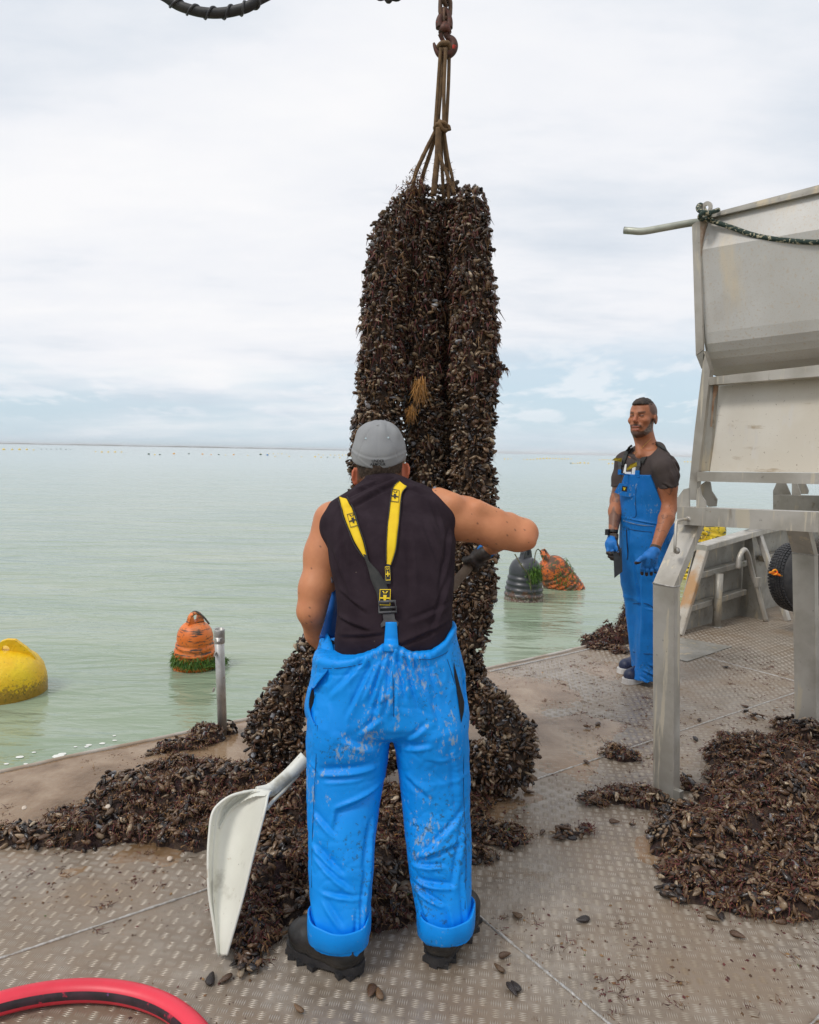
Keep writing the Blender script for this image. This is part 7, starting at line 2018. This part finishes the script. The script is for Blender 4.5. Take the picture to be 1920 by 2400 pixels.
# braces
b1, _ = ribbon(be2, [(1560, 1056, 5, 60), (1548, 1048, 5.5, 60), (1538, 1042, 6, 55), (1526, 1048, 6, 40), (1518, 1060, 6, 28), (1510, 1074, 5.5, 22), (1504, 1086, 5, 15)], .008, .003, STRAP_K, 'brace_strap', p2, dflt=YC-.05)
b2_, _ = ribbon(be2, [(1482, 1044, 3, 50), (1476, 1050, 4, 30), (1470, 1064, 4, 20), (1465, 1078, 4, 12), (1460, 1092, 4, 5)], .008, .003, STRAP_K, 'brace_strap', p2, dflt=YC-.02)
bz = [(1525, 1050)]
mb = MB(); P = [hit(be2, x, y, .0125, YC-.1) for x, y in ((1521, 1050), (1530, 1042), (1536, 1047), (1526, 1055))]
mb.add(P, [(0, 1, 2, 3)]).build('brace_emblem', PRINT_Y, b1)
mb = MB(); P = [hit(be2, x, y, .0135, YC-.1) for x, y in ((1523, 1050), (1526.5, 1047), (1529, 1049.5), (1526, 1052))]
mb.add(P, [(0, 1, 2, 3)]).build('brace_emblem', PRINT_K, b1)
for x, y, w_, h_ in ((1498, 1088, 12, 22), (1459, 1086, 9, 18)):
    yy = YC-.19 if x > 1480 else YC-.10
    c = hit(be2, x, y, .016, yy)
    MB().box(c, (w_*YC/FPX, .014, h_*.62*YC/FPX), np.array([LF2, -FW2, ZV])).box(c - ZV*.030, (w_*.7*YC/FPX, .011, .030), np.array([LF2, -FW2, ZV])).build('brace_buckle', BUC, p2)
    MB().box(c - ZV*.058 + FW2*.004, (w_*.85*YC/FPX, .008, .032), np.array([LF2, -FW2, ZV])).build('brace_tab', BLUE2, ov)
YST = mat('dirty_yellow_webbing', (.42, .30, .01), (.30, .21, .008), 40, rough=.8)
MB().prism([W(1434, 1079, YC-.22), W(1441, 1073, YC-.20), W(1458, 1074, YC-.15), W(1456, 1083, YC-.15), W(1444, 1080, YC-.20)], FW2*-.003).build('loose_strap_end', YST, p2)
MB().prism([W(1469, 1098, YC-.21), W(1478, 1088, YC-.23), W(1492, 1083, YC-.24), W(1493, 1092, YC-.24), W(1480, 1098, YC-.23), W(1470, 1103, YC-.21)], FW2*-.003).build('loose_strap_end', YST, p2)
GOLD = mat('gold_chain', (.7, .45, .12), rough=.3, metal=.9)
bb2 = bvh_of(P2b, Q2b)
P = [hit(bb2, x, y, .002, YC-.06) for x, y in ((1526, 1028), (1516, 1038), (1504, 1050), (1492, 1060), (1484, 1065))]
MB().tube(spline(P, 24), .0012, n=5).build('neck_chain', GOLD, p2)
# left glove, hand hanging open
S = SDF(W(1480, 1355, YC-.3)-[.02, .12, 0], W(1560, 1275, YC-.3)+[.02, .12, .02], .0028)
Yg = YC-.31
Wg = lambda x, y, d=0: W(x, y, Yg+d)
S.limb([Wg(1534, 1292, .01), Wg(1522, 1306), Wg(1518, 1320)], [.034, .036, .032], k=.02)
S.limb([Wg(1530, 1310), Wg(1532, 1322)], [.028, .022], k=.015); S.limb([Wg(1512, 1312), Wg(1510, 1322)], [.024, .018], k=.015)
for a, b_, c, r_ in (((1508, 1320), (1505, 1334), (1505, 1345), .0115), ((1517, 1323), (1516, 1337), (1515.5, 1347), .0118), ((1526, 1324), (1527, 1337), (1526.5, 1346), .0115), ((1534, 1320), (1537, 1332), (1536, 1341), .0105)):
    S.limb([Wg(*a), Wg(*b_, -.01), Wg(*c, .012)], [r_*1.15, r_, r_*.85], k=.003)
S.limb([Wg(1516, 1304, -.01), Wg(1504, 1309, -.03), Wg(1496, 1316, -.035), Wg(1491, 1319, -.03)], [.020, .016, .0135, .011], k=.008)
GLV = vcol_mat('dipped_glove', rough=.6, bump=.3, bscale=260, bdist=.0008)
def gcol(P, Nn):
    c = np.tile(np.array([.006, .16, .52]), (len(P), 1))*(1+.15*vnoise(P, 60)[:, None])
    zt_ = W(1515, 1340, Yg)[2]; tip = (P[:, 2] < zt_ + .004*vnoise(P, 80)) | (P[:, 1] > Yg+.022) | ((P[:, 0] < W(1500, 1315, Yg)[0]) & (P[:, 2] < W(1495, 1314, Yg)[2]))
    c[tip] = (.035, .022, .018)
    m_ = (np.abs(vnoise(P, 110)) < .06) & (P[:, 2] > W(1515, 1324, Yg)[2]) & (P[:, 2] < W(1515, 1306, Yg)[2]) & (P[:, 0] > W(1514, 1315, Yg)[0]); c[m_] = (.01, .04, .09)
    return c
gl, _, _ = sdf_obj('glove', S, GLV, p2, gcol, rel=1)
MB().tube(spline([Wg(1538, 1280, .025), Wg(1536, 1286, .02), Wg(1532, 1294, .012)], 12), .033, n=18).build('glove_cuff', CUFF, gl)
ringpts = [Wg(1527, 1315, -.040) + np.array([.020*math.cos(a), 0, .011*math.sin(a)]) for a in np.linspace(0, 6.283, 20)]
# right glove holding the scraper plate
S = SDF(W(1410, 1330, YC-.1)-[.02, .16, 0], W(1465, 1250, YC-.1)+[.02, .16, .02], .0028)
Yq = YC-.08
Wq = lambda x, y, d=0: W(x, y, Yq+d)
S.limb([Wq(1436, 1262, .04), Wq(1433, 1276, .01), Wq(1433, 1290)], [.034, .037, .032], k=.015)
for i, (x, y) in enumerate(((1425, 1296), (1429, 1304), (1434, 1309), (1439, 1310))):
    S.limb([Wq(x+2, y-12, -.01), Wq(x, y, -.02), Wq(x+9, y+2, -.035), Wq(x+12, y-5, -.030)], [.0125, .012, .011, .0095], k=.003)
S.limb([Wq(1441, 1272, -.02), Wq(1447, 1284, -.035), Wq(1449, 1296, -.045), Wq(1452, 1303, -.045)], [.018, .0145, .0125, .010], k=.006)
def gcol2(P, Nn):
    c = np.tile(np.array([.006, .16, .52]), (len(P), 1))*(1+.15*vnoise(P, 60)[:, None])
    dk = (P[:, 2] < W(1433, 1291, Yq)[2]) | ((P[:, 0] > W(1441, 1280, Yq)[0]) & (P[:, 0] > W(1445, 1290, Yq)[0] - .3*(P[:, 2]-W(1445, 1290, Yq)[2])))
    c[dk] = (.035, .024, .020); return c
gr_, _, _ = sdf_obj('glove', S, GLV, p2, gcol2, rel=1)
MB().tube(spline([Wq(1437, 1252, .05), Wq(1437, 1258, .045), Wq(1436, 1264, .035)], 10), .034, n=18).build('glove_cuff', CUFF, gr_)
MB().tube(spline([Wq(1436, 1243, .055), Wq(1436, 1249, .05)], 6), .034, n=18).box(Wq(1424, 1247, .03), (.02, .035, .036), np.array([LF2, -FW2, ZV])).build('wrist_watch', RUBBER, p2)
PLT = mat('dark_scraper_plate', (.045, .05, .058), (.07, .075, .08), 20, rough=.4, metal=.3)
sc_ = empty('scraper_plate', W(1447, 1320, Yq-.05), 'flat dark scraper plate held in the bearded man\'s blue glove', 'scraper')
MB().prism([W(x, y, Yq-.055) for x, y in ((1430, 1294), (1438, 1291), (1440, 1296), (1457, 1283), (1459, 1340), (1440, 1355), (1438, 1300))], np.array([.002, .005, 0])).build('plate', PLT, sc_)
# shoes
NAVY = mat('navy_canvas', (.010, .016, .05), (.016, .022, .06), 20, rough=.5, bump=.2, bscale=80)
WSOLE = mat('white_rubber_sole', (.66, .64, .62), (.5, .47, .44), 12, rough=.6)
def shoe(heel, d):
    d = np.array(d, float); d /= np.linalg.norm(d); s_ = np.array([-d[1], d[0], 0]); ax = np.array([d, s_, [0, 0, 1.]]); heel = np.array(heel); L_ = .30
    P0 = lambda u, z, v=0: heel + d*u + ZV*z + s_*v
    S = SDF(heel-[.38, .38, .01], heel+[.38, .38, .16], .0045)
    S.limb([P0(.05, .06), P0(.15, .055), P0(L_-.06, .048)], [.045, .047, .046], k=.02); S.cone(P0(.06, .07), P0(.07, .12), .045, .045, k=.02)
    S.field(lambda x, y, z: z - .030 + 0*x + 0*y, 's', k=.003)
    ob = sdf_obj('shoe', S, NAVY, p2)[0]
    n = 36; o_ = []
    for k in range(n):
        a = 2*math.pi*k/n; u = .5-.5*math.cos(a); o_.append(P0(-.004+(L_+.008)*u, .001, (.040+.014*u)*abs(math.sin(a))**.6*(1 if math.sin(a) >= 0 else -1)))
    MB().prism(o_, ZV*.034).build('sole', WSOLE, ob)
toe1, toe2 = G(1472, 1604), G(1457, 1577)
d1 = np.array([-.80, -.60, 0]); d2 = np.array([-.86, -.5, 0])
shoe(G(1471, 1602) - d1*.27, d1); shoe(G(1459, 1577) - d2*.27, d2)
